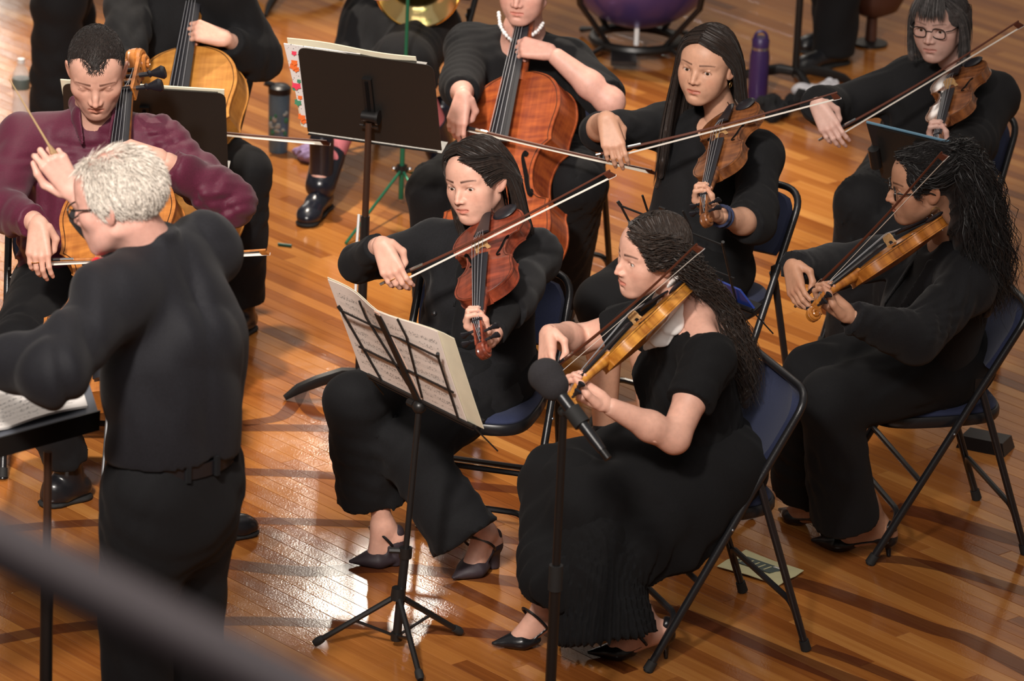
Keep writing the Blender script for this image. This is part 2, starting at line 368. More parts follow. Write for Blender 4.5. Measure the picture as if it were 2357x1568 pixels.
# translucent dark red for the bands on the floor
mat('dark_red_band', (0.085, 0.022, 0.016), 0.14, 0, 0.4, noise=0.2, nscale=30, bump=.03, bscale=160, alpha=0.48)
def floor_mat():
    m = bpy.data.materials.new('varnished_boards'); m.use_nodes = True; nt = m.node_tree; L = nt.links.new; b = nt.nodes['Principled BSDF']
    tc = nt.nodes.new('ShaderNodeTexCoord'); g = nt.nodes.new('ShaderNodeNewGeometry')
    a = nt.nodes.new('ShaderNodeAttribute'); a.attribute_name = 'tone'
    mp = nt.nodes.new('ShaderNodeMapping'); mp.inputs['Rotation'].default_value = (0, 0, BOARD_ANG * -1); L(g.outputs['Position'], mp.inputs['Vector'])
    mp2 = nt.nodes.new('ShaderNodeMapping'); mp2.inputs['Scale'].default_value = (2.2, 60, 1); L(mp.outputs['Vector'], mp2.inputs['Vector'])
    add = nt.nodes.new('ShaderNodeVectorMath'); add.operation = 'ADD'; L(mp2.outputs['Vector'], add.inputs[0])
    sc = nt.nodes.new('ShaderNodeVectorMath'); sc.operation = 'SCALE'; sc.inputs['Scale'].default_value = 37.0; L(a.outputs['Color'], sc.inputs[0]); L(sc.outputs[0], add.inputs[1])
    n = nt.nodes.new('ShaderNodeTexNoise'); n.inputs['Scale'].default_value = 1.0; n.inputs['Detail'].default_value = 6; n.inputs['Distortion'].default_value = 0.6; L(add.outputs[0], n.inputs['Vector'])
    cr = nt.nodes.new('ShaderNodeValToRGB'); e = cr.color_ramp.elements
    e[0].position = 0.0; e[0].color = (0.10, 0.026, 0.007, 1); e[1].position = 1.0; e[1].color = (0.60, 0.285, 0.080, 1)
    x = cr.color_ramp.elements.new(0.35); x.color = (0.27, 0.085, 0.019, 1); x = cr.color_ramp.elements.new(0.65); x.color = (0.43, 0.165, 0.038, 1)
    sx = nt.nodes.new('ShaderNodeSeparateColor'); L(a.outputs['Color'], sx.inputs[0])
    ma = nt.nodes.new('ShaderNodeMath'); ma.operation = 'MULTIPLY_ADD'; L(n.outputs['Fac'], ma.inputs[0]); ma.inputs[1].default_value = 0.42; L(sx.outputs[0], ma.inputs[2])
    sb = nt.nodes.new('ShaderNodeMath'); sb.operation = 'SUBTRACT'; L(ma.outputs[0], sb.inputs[0]); sb.inputs[1].default_value = 0.21
    L(sb.outputs[0], cr.inputs['Fac']); L(cr.outputs['Color'], b.inputs['Base Color'])
    b.inputs['Roughness'].default_value = 0.2; b.inputs['Specular IOR Level'].default_value = 0.5
    # scuffed varnish: roughness and fine relief
    n2 = nt.nodes.new('ShaderNodeTexNoise'); n2.inputs['Scale'].default_value = 9; n2.inputs['Detail'].default_value = 8; L(g.outputs['Position'], n2.inputs['Vector'])
    mr = nt.nodes.new('ShaderNodeMapRange'); mr.inputs[1].default_value = 0.3; mr.inputs[2].default_value = 0.75; mr.inputs[3].default_value = 0.05; mr.inputs[4].default_value = 0.15
    L(n2.outputs['Fac'], mr.inputs[0]); L(mr.outputs[0], b.inputs['Roughness'])
    n3 = nt.nodes.new('ShaderNodeTexNoise'); n3.inputs['Scale'].default_value = 160; n3.inputs['Detail'].default_value = 4; L(g.outputs['Position'], n3.inputs['Vector'])
    n4 = nt.nodes.new('ShaderNodeTexNoise'); n4.inputs['Scale'].default_value = 11; n4.inputs['Detail'].default_value = 2; L(g.outputs['Position'], n4.inputs['Vector'])
    ad = nt.nodes.new('ShaderNodeMath'); ad.operation = 'MULTIPLY_ADD'; L(n4.outputs['Fac'], ad.inputs[0]); ad.inputs[1].default_value = 2.0; L(n3.outputs['Fac'], ad.inputs[2])
    bp = nt.nodes.new('ShaderNodeBump'); bp.inputs['Strength'].default_value = 0.22; bp.inputs['Distance'].default_value = 0.0012
    L(ad.outputs[0], bp.inputs['Height']); L(bp.outputs['Normal'], b.inputs['Normal'])
    MATS['varnished_boards'] = m
BOARD_ANG = -0.8302
floor_mat()
mat('board_joint', (0.03, 0.010, 0.004), 0.6)
# ------------------------------------------------------------------ floor of separate boards
mat('wall_plaster', (0.58, 0.53, 0.47), .85, noise=.1, nscale=2)
for nm_, c_, d_ in (('wall_back', (0, 32.1, 5), (18.4, .2, 10)), ('wall_left', (-9.1, 14, 5), (.2, 36, 10)), ('wall_right', (9.1, 14, 5), (.2, 36, 10)), ('wall_front', (0, -4.1, 5), (18.4, .2, 10))):
    MB().box(c_, d_).build(nm_, 'wall_plaster', kind='structure', label='plain plaster wall of the hall')
floor = MB().box((0.0, 14.0, -0.05), (18, 36, 0.076)).build('floor', 'board_joint', kind='structure', label='varnished strip hardwood floor with dark red bands')
bd = A(math.cos(BOARD_ANG), math.sin(BOARD_ANG)); bn = A(-bd[1], bd[0]); BW = 0.057
def inview(p, mg):
    d = A(p[0], p[1], 0) - CAM; z = d @ _f; x = IMG_W / 2 + FOCAL * (d @ _r) / z; y = IMG_H / 2 - FOCAL * (d @ _u) / z
    return -mg < x < IMG_W + mg and -mg < y < IMG_H + mg
planks = []
c0 = A(0.0, 14.5); r2 = random.Random(3)
for i in range(-110, 111):
    t = -7.0 - r2.random() * 1.2
    while t < 7.5:
        ln = r2.uniform(0.55, 2.1); q = [c0 + bn * i * BW + bd * (t + ln * k) for k in (0, .25, .5, .75, 1)]
        vis = any(inview(p, 30) for p in q); near = any(inview(p, 1500) for p in q)
        if near: planks.append((vis, q[2][1], i, t, ln, min(0.98, max(0.02, r2.gauss(0.52, 0.15)))))
        t += ln
def plank_geo(i, t, ln):
    g = 0.0005; ch = 0.0009; o = c0 + bn * i * BW; zj = 0.0
    pts = []
    for z, k in ((-0.012, 0), (-ch, 0), (zj, ch)):
        for (a, b) in ((t + g + k, g + k), (t + ln - g - k, g + k), (t + ln - g - k, BW - g - k), (t + g + k, BW - g - k)):
            p = o + bd * a + bn * b; pts.append((p[0], p[1], z))
    k1, k2 = r2.uniform(-.00014, .00014), r2.uniform(-.0003, .0003)
    pts[8:12] = [(q_[0], q_[1], q_[2] - .0005 + s1 * k1 + s2 * k2) for q_, (s1, s2) in zip(pts[8:12], ((-1, -1), (-1, 1), (1, 1), (1, -1)))]
    f = [[8, 9, 10, 11]]
    for l in (0, 4):
        for j in range(4): f.append([l + j, l + (j + 1) % 4, l + 4 + (j + 1) % 4, l + 4 + j])
    return pts, f
visible = sorted([p for p in planks if p[0]], key=lambda p: p[1]); solo = visible[:300]; rest = visible[300:] + [p for p in planks if not p[0]]
def tone(me, cs):
    a = me.color_attributes.new('tone', 'FLOAT_COLOR', 'POINT'); a.data.foreach_set('color', np.array(cs, dtype=np.float32).ravel())
for p in solo:
    v, f = plank_geo(*p[2:5]); o = MB().add(v, f).build('plank', 'varnished_boards', floor, smooth=False)
    r_ = r2.random(); tone(o.data, [(p[5], r_, r_ * .7, 1)] * 12)
mb = MB(); cs = []
for p in rest:
    v, f = plank_geo(*p[2:5]); mb.add(v, f); r_ = r2.random(); cs += [(p[5], r_, r_ * .7, 1)] * 12
o = mb.build('plank_field', 'varnished_boards', floor, smooth=False, kind='stuff'); tone(o.data, cs)
# thin dark red bands lying on the boards
def band(pix, width=0.05):
    P = spline([atz(*p) for p in pix], 14 * (len(pix) - 1)); T = np.gradient(P, axis=0); N = np.stack([-T[:, 1], T[:, 0], 0 * T[:, 0]], 1); N /= np.linalg.norm(N, axis=1, keepdims=True)
    P[:, 2] = 0.0005; MB().grid(np.stack([P - N * width / 2, P, P + N * width / 2], 1)).build('floor_band', 'dark_red_band', floor)
band([(-60, 1482), (200, 1441), (540, 1430), (780, 1437), (1000, 1450), (1230, 1468)], 0.062)
band([(430, 1282), (560, 1303), (720, 1316), (909, 1308), (1219, 1345), (1500, 1395), (1640, 1440), (1860, 1530), (2120, 1630)], 0.075)
band([(-40, 1225), (120, 1209), (330, 1200), (560, 1199), (740, 1203), (980, 1216), (1220, 1250)], 0.055)
band([(560, 1086), (724, 1093), (1054, 1116), (1222, 1132), (1420, 1160)], 0.060)
band([(400, 990), (540, 985), (790, 988), (960, 1004)], 0.060)
band([(556, 976), (640, 962), (672, 935), (690, 900)], 0.05)
band([(800, 972), (730, 958), (700, 925), (690, 890)], 0.05)
band([(1700, 1310), (1850, 1345), (1990, 1390), (2140, 1445), (2235, 1475), (2400, 1560)], 0.075)
band([(2060, 1168), (2150, 1188), (2260, 1222), (2400, 1260)], 0.085)
band([(2010, 1285), (2090, 1292), (2200, 1315), (2400, 1375)], 0.06)
band([(1868, 1490), (1960, 1520), (2060, 1560), (2160, 1600)], 0.05)
# ------------------------------------------------------------------ folding chairs
def copy_tree(o, parent=None):
    c = o.copy(); col.objects.link(c); c.parent = parent
    for ch in list(o.children): copy_tree(ch, c)
    return c
def build_chair():
    root = empty('folding_chair', (0, 0, 0))
    w, wr, yr, yb, h = .452, .4316, -.4897, -.442, .7737; r = 0.0115
    tubep = lambda s, z: A(s * w / 2, yb * z / h, z)
    MB().tube(fillet([tubep(-1, .0), tubep(-1, h), tubep(1, h), tubep(1, .0)], 0.075, 8), r, 10).build('tube_frame', 'black_paint', root)
    for s in (-1, 1):
        MB().tube([A(s * wr / 2, yr, 0), A(s * (wr / 2 + .004), -.318, .50), A(s * (w / 2 - .012), -.305, .54)], r * .95, 10).build('rear_leg', 'black_paint', root)
        for p, d in ((tubep(s, 0), nrm(tubep(s, h) - tubep(s, 0))), (A(s * wr / 2, yr, 0), nrm(A(0, .17, .5)))):
            MB().tube([p + A(0, 0, .002), p + d * .004, p + d * .034], [r * 1.05, r * 1.35, r * 1.25], 10).build('foot_cap', 'black_rubber', root)
        MB().box(A(s * (w / 2 - .004), -.30, .535), (.006, .03, .06)).build('hinge_plate', 'black_metal', root)
        MB().ball(tubep(s, .40) + A(s * .011, 0, 0), .005, 8, 6).build('rivet', 'steel_grey', root)
    rl = lambda s, z: A(s * wr / 2, yr + (-.318 - yr) * z / .5, z)
    MB().tube(fillet([rl(-1, .09), rl(-1, .15) + A(.012, 0, 0), rl(1, .15) - A(.012, 0, 0), rl(1, .09)], .035, 6), r * .8, 8).build('crossbar', 'black_paint', root)
    MB().tube(fillet([tubep(-1, .07) + A(.004, 0, 0), tubep(-1, .15) + A(.016, -.004, 0), tubep(1, .15) - A(.016, .004, 0), tubep(1, .07) - A(.004, 0, 0)], .05, 6), r * .8, 8).build('crossbar', 'black_paint', root)
    MB().tube([tubep(-1, .25), tubep(1, .25)], r * .75, 8).build('crossbar', 'black_paint', root)
    # seat pan with padded top: superellipse rings
    def pad(mb, rings, n=40, e=4.0, mi=0):
        a = np.linspace(0, 2 * math.pi, n, endpoint=False); c, s_ = np.cos(a), np.sin(a)
        bx = np.sign(c) * np.abs(c) ** (2 / e); by = np.sign(s_) * np.abs(s_) ** (2 / e)
        V = []
        for (hx, hy, z, cy) in rings: V.append(np.stack([bx * hx * (1 - .05 * (by < 0) * np.abs(by)), cy + by * hy, np.full(n, z) - .012 * (by * hy + .2) * 0], 1))
        m = len(rings); f = [[i * n + j, i * n + (j + 1) % n, (i + 1) * n + (j + 1) % n, (i + 1) * n + j] for i in range(m - 1) for j in range(n)]
        f.append(list(range(n))[::-1]); f.append([(m - 1) * n + j for j in range(n)])
        mb.add(np.vstack(V), f, mi); return mb
    st = pad(MB(), [(.185, .185, .408, -.205), (.203, .205, .410, -.205), (.207, .209, .418, -.205), (.207, .209, .436, -.205), (.203, .205, .443, -.205), (.196, .198, .444, -.205)]).build('seat_pan', 'black_vinyl', root)
    pad(MB(), [(.197, .199, .440, -.205), (.198, .200, .448, -.205), (.190, .192, .458, -.205), (.16, .165, .463, -.205), (.08, .08, .465, -.205)]).build('seat_pad', 'navy_fabric', root)
    # padded curved backrest between the uprights
    up = nrm(tubep(0, h)); fw = nrm(np.cross(A(1, 0, 0), up)) ; fw = fw if fw[1] > 0 else -fw
    nu, nv = 15, 9
    P0 = np.zeros((nv, nu, 3))
    for j, v in enumerate(np.linspace(0, 1, nv)):
        for i, x in enumerate(np.linspace(-1, 1, nu)):
            z = .585 + (.762 - .585) * v; hw = .212 * (1 - .13 * max(0, (v - .62) / .38) ** 2) * (1 - .05 * max(0, (.25 - v) / .25) ** 2)
            bow = -.030 * (1 - x * x); zz = z - .02 * abs(x) ** 4 * (v > .5) * (v - .5) * 2
            P0[j, i] = A(x * hw, 0, 0) + tubep(0, zz) + fw * (bow + .004)
    MB().grid(P0, thick=0.022).build('backrest', 'navy_fabric', root)
    return root
CH = {}
chair0 = build_chair()
def put_chair(key, x, y, phi, label):
    c = chair0 if not CH else copy_tree(chair0)
    c.location = (x, y, 0); c.rotation_euler = (0, 0, phi); setp(c, label, 'chair', 'padded folding chairs of the players')
    fw = A(-math.sin(phi), math.cos(phi), 0); CH[key] = dict(o=A(x, y, 0), f=fw, l=A(-fw[1], fw[0], 0), seat=A(x, y, 0) - fw * .2 + A(0, 0, .46)); return c
put_chair('A', .325, 12.068, 1.962, 'navy padded folding chair, nearest to camera, under the woman in the pleated dress')
put_chair('B', 1.013, 12.92, 1.83, 'navy padded folding chair under the curly-haired violinist at the right edge')
put_chair('C', -.159, 12.57, 2.891, 'navy padded folding chair under the violist behind the wire music stand')
put_chair('D', .447, 13.586, 2.557, 'navy padded folding chair under the violinist with long straight dark hair')
put_chair('E', 1.21, 14.44, 2.62, 'navy padded folding chair in the far right row, under the grey-haired violinist with glasses')
put_chair('F', -.04, 14.602, 2.795, 'navy padded folding chair under the cellist with the pearl necklace')
put_chair('H', -1.281, 13.088, 3.218, 'navy padded folding chair under the cellist in the maroon shirt')
put_chair('G', -1.27, 14.62, 2.75, 'navy padded folding chair under the cellist at the back left')
# ------------------------------------------------------------------ violins, violas, cellos and bows
def varnish(name, dark, light, rough=0.22):
    m = bpy.data.materials.new(name); m.use_nodes = True; nt = m.node_tree; L = nt.links.new; b = nt.nodes['Principled BSDF']
    tc = nt.nodes.new('ShaderNodeTexCoord'); mp = nt.nodes.new('ShaderNodeMapping'); mp.inputs['Scale'].default_value = (90, 5, 90); L(tc.outputs['Object'], mp.inputs['Vector'])
    n = nt.nodes.new('ShaderNodeTexNoise'); n.inputs['Scale'].default_value = 1.0; n.inputs['Detail'].default_value = 5; L(mp.outputs['Vector'], n.inputs['Vector'])
    n2 = nt.nodes.new('ShaderNodeTexNoise'); n2.inputs['Scale'].default_value = 1; n2.inputs['Detail'].default_value = 3; mp2 = nt.nodes.new('ShaderNodeMapping'); mp2.inputs['Scale'].default_value = (9, 46, 9); L(tc.outputs['Object'], mp2.inputs['Vector']); L(mp2.outputs['Vector'], n2.inputs['Vector'])
    ad = nt.nodes.new('ShaderNodeMath'); ad.operation = 'MULTIPLY_ADD'; L(n2.outputs['Fac'], ad.inputs[0]); ad.inputs[1].default_value = 1.3
    sb = nt.nodes.new('ShaderNodeMath'); sb.operation = 'MULTIPLY_ADD'; L(n.outputs['Fac'], sb.inputs[0]); sb.inputs[1].default_value = 0.6; sb.inputs[2].default_value = -0.45
    L(sb.outputs[0], ad.inputs[2])
    cr = nt.nodes.new('ShaderNodeValToRGB'); cr.color_ramp.elements[0].color = (*dark, 1); cr.color_ramp.elements[1].color = (*light, 1)
    cr.color_ramp.elements[0].position = .25; cr.color_ramp.elements[1].position = .85
    L(ad.outputs[0], cr.inputs['Fac']); L(cr.outputs['Color'], b.inputs['Base Color'])
    b.inputs['Roughness'].default_value = rough + .1; b.inputs['Coat Weight'].default_value = 0.6; b.inputs['Coat Roughness'].default_value = 0.17
    MATS[name] = m
varnish('varnish_red', (0.10, 0.018, 0.010), (0.33, 0.062, 0.026))
varnish('varnish_gold', (0.34, 0.115, 0.012), (0.68, 0.31, 0.045))
varnish('varnish_brown', (0.085, 0.026, 0.010), (0.30, 0.105, 0.030))
varnish('varnish_amber', (0.26, 0.078, 0.010), (0.56, 0.21, 0.030))
varnish('cello_orange', (0.34, 0.105, 0.018), (0.62, 0.235, 0.045), .26)
varnish('cello_amber', (0.38, 0.15, 0.025), (0.62, 0.28, 0.055), .3)
varnish('cello_red', (0.20, 0.035, 0.012), (0.44, 0.10, 0.022), .26)
mat('purfling', (0.05, 0.018, 0.008), 0.4)
_low = spline([(0, 0), (.10, .006), (.19, .042), (.255, .105), (.287, .18), (.291, .235), (.278, .295), (.262, .335), (.262, .362)], 40)
_cb = spline([(.262, .362), (.215, .378), (.176, .42), (.157, .49), (.158, .55), (.178, .61), (.205, .638), (.222, .65)], 30)
_upp = spline([(.222, .65), (.217, .68), (.222, .73), (.234, .79), (.234, .84), (.213, .905), (.165, .958), (.10, .988), (.045, 1.0), (0, 1.0)], 36)
OUT = np.vstack([_low[1:], _cb[1:], _upp[1:-1]])      # half outline (x, y), body length = 1
def build_fiddle(name, parent_loc, L, wood, rib, kind='violin', label=None, cat='violin', chin=True, endpin=0.0, stop=None):
    """local frame: y from the bottom block to the scroll, z out of the front plate"""
    root = empty(name, (0, 0, 0), label, cat); S = L / .356; ck = kind == 'cello'
    Y = OUT[:, 1] * L; W = OUT[:, 0] * L * (0.98 if not ck else .995); arch = (.0145 if not ck else .012 * .6) * S; ov = .0028 * S if not ck else .004
    def plate(z0, sgn, ar):
        t = np.linspace(-1, 1, 21); P = np.zeros((len(Y), 21, 3)); P[..., 1] = Y[:, None]; P[..., 0] = W[:, None] * t
        hy = np.clip(np.sin(np.pi * np.clip(Y / L, 0, 1)) ** .55, 0, 1); e = np.abs(t)
        prof = np.where(e > .86, 0.06, 0.06 + .94 * (0.5 + .5 * np.cos(np.pi * e / .86)) ** .85)
        P[..., 2] = z0 + sgn * ar * hy[:, None] * prof[None, :]; return P
    body = empty('body', (0, 0, 0)); body.parent = root
    et = .0042 * S if not ck else .005
    def slab(P, sgn, nm):
        mb = MB(); Q = P.copy(); Q[..., 2] = P[..., 2] - sgn * et
        m, n = P.shape[:2]; o = m * n; q = [[i * n + j, i * n + j + 1, (i + 1) * n + j + 1, (i + 1) * n + j] for i in range(m - 1) for j in range(n - 1)]
        up_ = q if sgn > 0 else [x[::-1] for x in q]; dn = [[i + o for i in x[::-1]] for x in up_]
        ed = [j for j in range(n)] + [i * n + n - 1 for i in range(1, m)] + [(m - 1) * n + j for j in range(n - 2, -1, -1)] + [i * n for i in range(m - 2, 0, -1)]
        sd = [[a, a + o, b + o, b] if sgn > 0 else [a, b, b + o, a + o] for a, b in zip(ed, ed[1:] + ed[:1])]
        mb.add(np.vstack([P.reshape(-1, 3), Q.reshape(-1, 3)]), up_ + dn + sd); return mb.build(nm, wood, body)
    top = plate(0, 1, arch); slab(top, 1, 'front_plate'); slab(plate(-rib, -1, arch * .9), -1, 'back_plate')
    ring = np.vstack([np.stack([W - ov, Y], 1), np.stack([-(W - ov), Y], 1)[::-1]]); n = len(ring)
    V = np.vstack([np.hstack([ring, np.full((n, 1), -et)]), np.hstack([ring, np.full((n, 1), -rib + et)])])
    MB().add(V, [[i, i + n, (i + 1) % n + n, (i + 1) % n] for i in range(n)]).build('ribs', wood, body)
    def ztop(x, y):
        i = int(np.argmin(np.abs(Y - y))); return float(np.interp(x, top[i, :, 0], top[i, :, 2]))
    # purfling line
    for s in (-1, 1):
        m_ = [k for k in range(3, len(Y) - 3)]
        P = np.array([[s * (W[k] - .0055 * S), Y[k], ztop(s * (W[k] - .0055 * S), Y[k]) + .0006 * S] for k in m_])
        MB().tube(P, .0006 * S, 4).build('purfling', 'purfling', body)
    # f-holes: dark flat shapes on the plate standing in for the shaded openings
    for s in (-1, 1):
        F_ = spline([(s * x * L, y * L) for x, y in ((.118, .585), (.104, .600), (.098, .575), (.112, .53), (.128, .485), (.142, .44), (.158, .40), (.172, .385), (.170, .41), (.155, .412))], 36)
        wd_ = np.interp(np.linspace(0, 1, 36), [0, .12, .3, .5, .7, .88, 1], [.8, .6, 1.0, 1.25, 1.0, .6, .8]) * .0036 * S
        C_ = np.array([[x, y, ztop(x, y) + .0008 * S] for x, y in F_])
        mb = MB().tube(C_, wd_, 6, flat=(A(0, 0, 1), .12))
        for x, y, r_ in ((.112, .587, .0044), (.160, .405, .0054)):
            mb.ball((s * x * L, y * L, ztop(s * x * L, y * L) + .0006 * S), (r_ * S, r_ * S, .0006 * S), 10, 4)
        mb.build('f_hole', 'void_black', body)
    # neck, pegbox, scroll
    k = S if not ck else L / .356
    nl = (.130 if not ck else .130) * k; ztp = ztop(0, L * .97)
    nz = .008 * k                            # fingerboard underside height at the body edge
    rise = .012 * k
    neck0, neck1 = A(0, L - .004 * k, nz - .010 * k), A(0, L + nl, nz + rise * .2 - .010 * k)
    hw0, hw1 = (.0165, .0125) if not ck else (.0125, .0095)
    hw0 *= k; hw1 *= k
    mb = MB(); mb.tube([neck0 - A(0, .012 * k, 0), neck0 + A(0, .02 * k, 0), (neck0 + neck1) / 2, neck1], [hw0 * 1.05, hw0 * .98, (hw0 + hw1) * .48, hw1], 12, flat=(A(0, 0, 1), .95))
    mb.box(neck0 + A(0, -.002 * k, -rib * .45), (hw0 * 1.7, .022 * k, rib * .95))
    mb.build('neck', wood, root)
    # fingerboard (curved top)
    fbL = .27 * k if not ck else .27 * k * .98; y0, y1 = L + nl - fbL, L + nl
    P = np.zeros((12, 9, 3))
    for i, t in enumerate(np.linspace(0, 1, 12)):
        hw = (.0215 * (1 - t) + .0122 * t) * k * (1 if not ck else .78); yy = y0 + (y1 - y0) * t; zz = nz + rise * (1 - t) * 1.3
        for j, u in enumerate(np.linspace(-1, 1, 9)): P[i, j] = (u * hw, yy, zz + .0045 * k * (1 - u * u))
    fb = MB().grid(P[:, ::-1], thick=.0055 * k).build('fingerboard', 'ebony', root)
    MB().box((0, y1 + .002 * k, nz + .004 * k), (.024 * k * (1 if not ck else .8), .005 * k, .012 * k)).build('nut', 'ebony', root)
    pb0 = A(0, y1 + .002 * k, nz - .006 * k); pbd = nrm(A(0, 1, -.28)); pbL = .07 * k
    mb = MB(); Rp = frame(y=pbd, z=A(0, 0, 1))
    for s in (-1, 1): mb.box(pb0 + pbd * pbL / 2 + A(s * .0095 * k, 0, 0), (.005 * k, pbL, .02 * k), Rp)
    mb.box(pb0 + pbd * pbL / 2 - Rp[:, 2] * .009 * k, (.022 * k, pbL, .005 * k), Rp)
    mb.build('pegbox', wood, root)
    sc = pb0 + pbd * (pbL + .012 * k) - Rp[:, 2] * .010 * k
    mb = MB(); th = np.linspace(0, 2 * math.pi * 2.1, 50); rr = (.0165 * (1 - th / th[-1]) + .0035) * k
    a0 = 1.25 * math.pi
    pts = np.array([sc + pbd * r_ * math.cos(a0 - t) + Rp[:, 2] * r_ * math.sin(a0 - t) for t, r_ in zip(th, rr)])
    for s in (-1, 1):
        off = np.linspace(.004, .0165, 50)[:, None] * k * s * A(1, 0, 0)[None]
        mb.tube(pts + off, np.linspace(.0062, .0034, 50) * k, 8)
    mb.tube(pts, np.linspace(.0075, .005, 50) * k, 6)
    mb.tube([sc - A(.019 * k, 0, 0), sc + A(.019 * k, 0, 0)], .0045 * k, 8)
    mb.tube([pb0 + pbd * pbL * .8 - Rp[:, 2] * .006 * k, pts[0]], [.010 * k, .008 * k], 8)
    mb.build('scroll', wood, root)
    pegs = []
    for i in range(4):
        s = -1 if i % 2 else 1; c = pb0 + pbd * (.014 + .0145 * i) * k - Rp[:, 2] * .001 * k; x = A(s, 0, 0); pegs.append(c)
        mb = MB().tube([c - x * .012 * k, c + x * .026 * k], [.0028 * k, .0036 * k], 8)
        mb.tube([c + x * .024 * k, c + x * .027 * k, c + x * .030 * k, c + x * .046 * k, c + x * .05 * k], np.array([.004, .0065, .0045, .0115, .009]) * k, 10, flat=(Rp[:, 1], .42 if not ck else .6))
        mb.build('peg', 'ebony', root)
    # bridge
    by = L * .548 if False else L * .49; bz = ztop(0, by); bh = (.033 if not ck else .034 * 1.05) * k
    hwb, tw = (.0205, .0225) if not ck else (.0165, .0165)
    prof = [(-hwb, 0), (-hwb * .55, 0), (-hwb * .45, .22), (-hwb * .12, .30), (hwb * .12, .30), (hwb * .45, .22), (hwb * .55, 0), (hwb, 0), (hwb * .86, .28), (hwb * .98, .48), (hwb * .86, .84), (hwb * .45, .97), (0, 1.0), (-hwb * .45, .97), (-hwb * .86, .84), (-hwb * .98, .48), (-hwb * .86, .28)]
    V = []
    for sy in (-.0024, .0024):
        for x, z in prof: V.append((x * k, by + sy * k * (1.15 - .6 * z), bz - .001 * k + z * bh))
    n = len(prof); MB().add(V, [list(range(n)), list(range(n, 2 * n))[::-1]] + [[i, i + n, (i + 1) % n + n, (i + 1) % n] for i in range(n)]).build('bridge', 'bridge_maple', root, smooth=False)
    # tailpiece
    ty0, ty1 = .012 * k, .125 * k; P = np.zeros((8, 7, 3))
    for i, t in enumerate(np.linspace(0, 1, 8)):
        hw = (.011 + .010 * t) * k * (1 if not ck else .85); zz = (.012 + .016 * t) * k if not ck else (.010 + .020 * t) * k
        for j, u in enumerate(np.linspace(-1, 1, 7)): P[i, j] = (u * hw, ty0 + (ty1 - ty0) * t, zz + ztop(0, .02 * L) * .6 + .003 * k * (1 - u * u))
    MB().grid(P[:, ::-1], thick=.005 * k).build('tailpiece', 'ebony', root)
    sp = .0052 * k if not ck else .0040 * k
    for i in range(4):
        u = (i - 1.5); x0 = u * sp * 1.0; bt = bz + bh * (1.0 - .055 * abs(u) ** 1.5) + .0006 * k
        pth = [(x0 * .85, ty1 - .006 * k, P[-1, 3, 2] + .003 * k), (u * sp * 2.0, by, bt), (u * sp, y1, nz + .0105 * k), tuple(pegs[i] + A(u * .001 * k, 0, .003 * k))]
        MB().tube(pth, (.0006 if not ck else .00042) * k, 5).build('string', 'string_steel', root)
    if chin:
        MB().ball((-.048 * S, .028 * S, ztop(-.03 * S, .03 * S) + .003 * S), (.034 * S, .027 * S, .008 * S), 16, 8).build('chin_rest', 'ebony', root)
        mb = MB()
        for dx in (-.012, .012): mb.tube([(dx * S, -.004 * S, .02 * S), (dx * S, -.005 * S, -rib - .004 * S)], .0022 * S, 6)
        mb.build('chin_rest_clamp', 'chrome', root)
    if endpin:
        MB().tube([(0, 0, -rib / 2), (0, -endpin, -rib / 2)], [.006, .004], 8).build('endpin', 'steel_grey', root)
    root['_L'] = L; root['_tot'] = L + nl + .1 * k
    return root
def pose_fiddle(o, tail, head, up):
    """tail: world point of the bottom block at plate level; head: world point the scroll aims at; up: rough plate normal"""
    R = frame(y=np.asarray(head) - np.asarray(tail), z=up); place(o, R, tail)
    return dict(o=np.asarray(tail, float), R=R, x=R[:, 0], y=R[:, 1], z=R[:, 2])
def build_bow(label, group, cello=False, wood='bow_wood'):
    root = empty('cello_bow' if cello else 'violin_bow', (0, 0, 0), label, 'bow', group); Lb = .70 if cello else .735
    # local: y from screw to tip, z away from the hair
    y = np.linspace(0, Lb, 24); z = -.010 * np.sin(np.pi * np.clip(y / Lb, 0, 1)) * 1.0
    MB().tube(np.stack([0 * y, y, z], 1), np.interp(y, [0, Lb * .3, Lb], [.0044, .0042, .0029]) * (1.15 if cello else 1), 8).build('stick', wood, root)
    MB().cyl((0, -.014, 0), (0, 0, 0), .0042, 10).build('screw_button', 'chrome', root)
    fr = MB(); fr.box((0, .03, -.012), (.010, .042, .019)); fr.build('frog', 'ebony', root)
    MB().cyl((-.0056, .03, -.013), (.0056, .03, -.013), .0035, 10).build('frog_eye', 'chrome', root)
    tp = MB(); V = [(sx * w_, yy, zz) for sx in (-1, 1) for (w_, yy, zz) in ((.0035, Lb - .022, 0), (.003, Lb - .004, -.002), (.0045, Lb + .006, -.022), (.0045, Lb - .016, -.020))]
    tp.add(V, [[0, 1, 2, 3][::-1], [4, 5, 6, 7], [0, 4, 5, 1][::-1], [1, 5, 6, 2][::-1], [2, 6, 7, 3][::-1], [3, 7, 4, 0][::-1]]).build('tip', wood, root, smooth=False)
    MB().box((0, Lb - .004, -.0225), (.009, .022, .0012)).build('tip_plate', 'white_plastic', root)
    MB().box((0, (.05 + Lb - .012) / 2, -.0215), (.0095 if not cello else .011, Lb - .062, .0012)).build('bow_hair', 'bow_hair', root)
    MB().tube([(0, .052, 0), (0, .085, -.0012)], .0052, 8).build('grip', 'black_vinyl', root)
    MB().tube([(0, .085, -.001), (0, .125, -.003)], .0047, 8).build('winding', 'chrome', root)
    return root
def pose_bow(o, p0, p1, up):
    R = frame(y=np.asarray(p1) - np.asarray(p0), z=up); place(o, R, p0); return dict(o=np.asarray(p0, float), R=R, x=R[:, 0], y=R[:, 1], z=R[:, 2])
INS = {}; BOW = {}
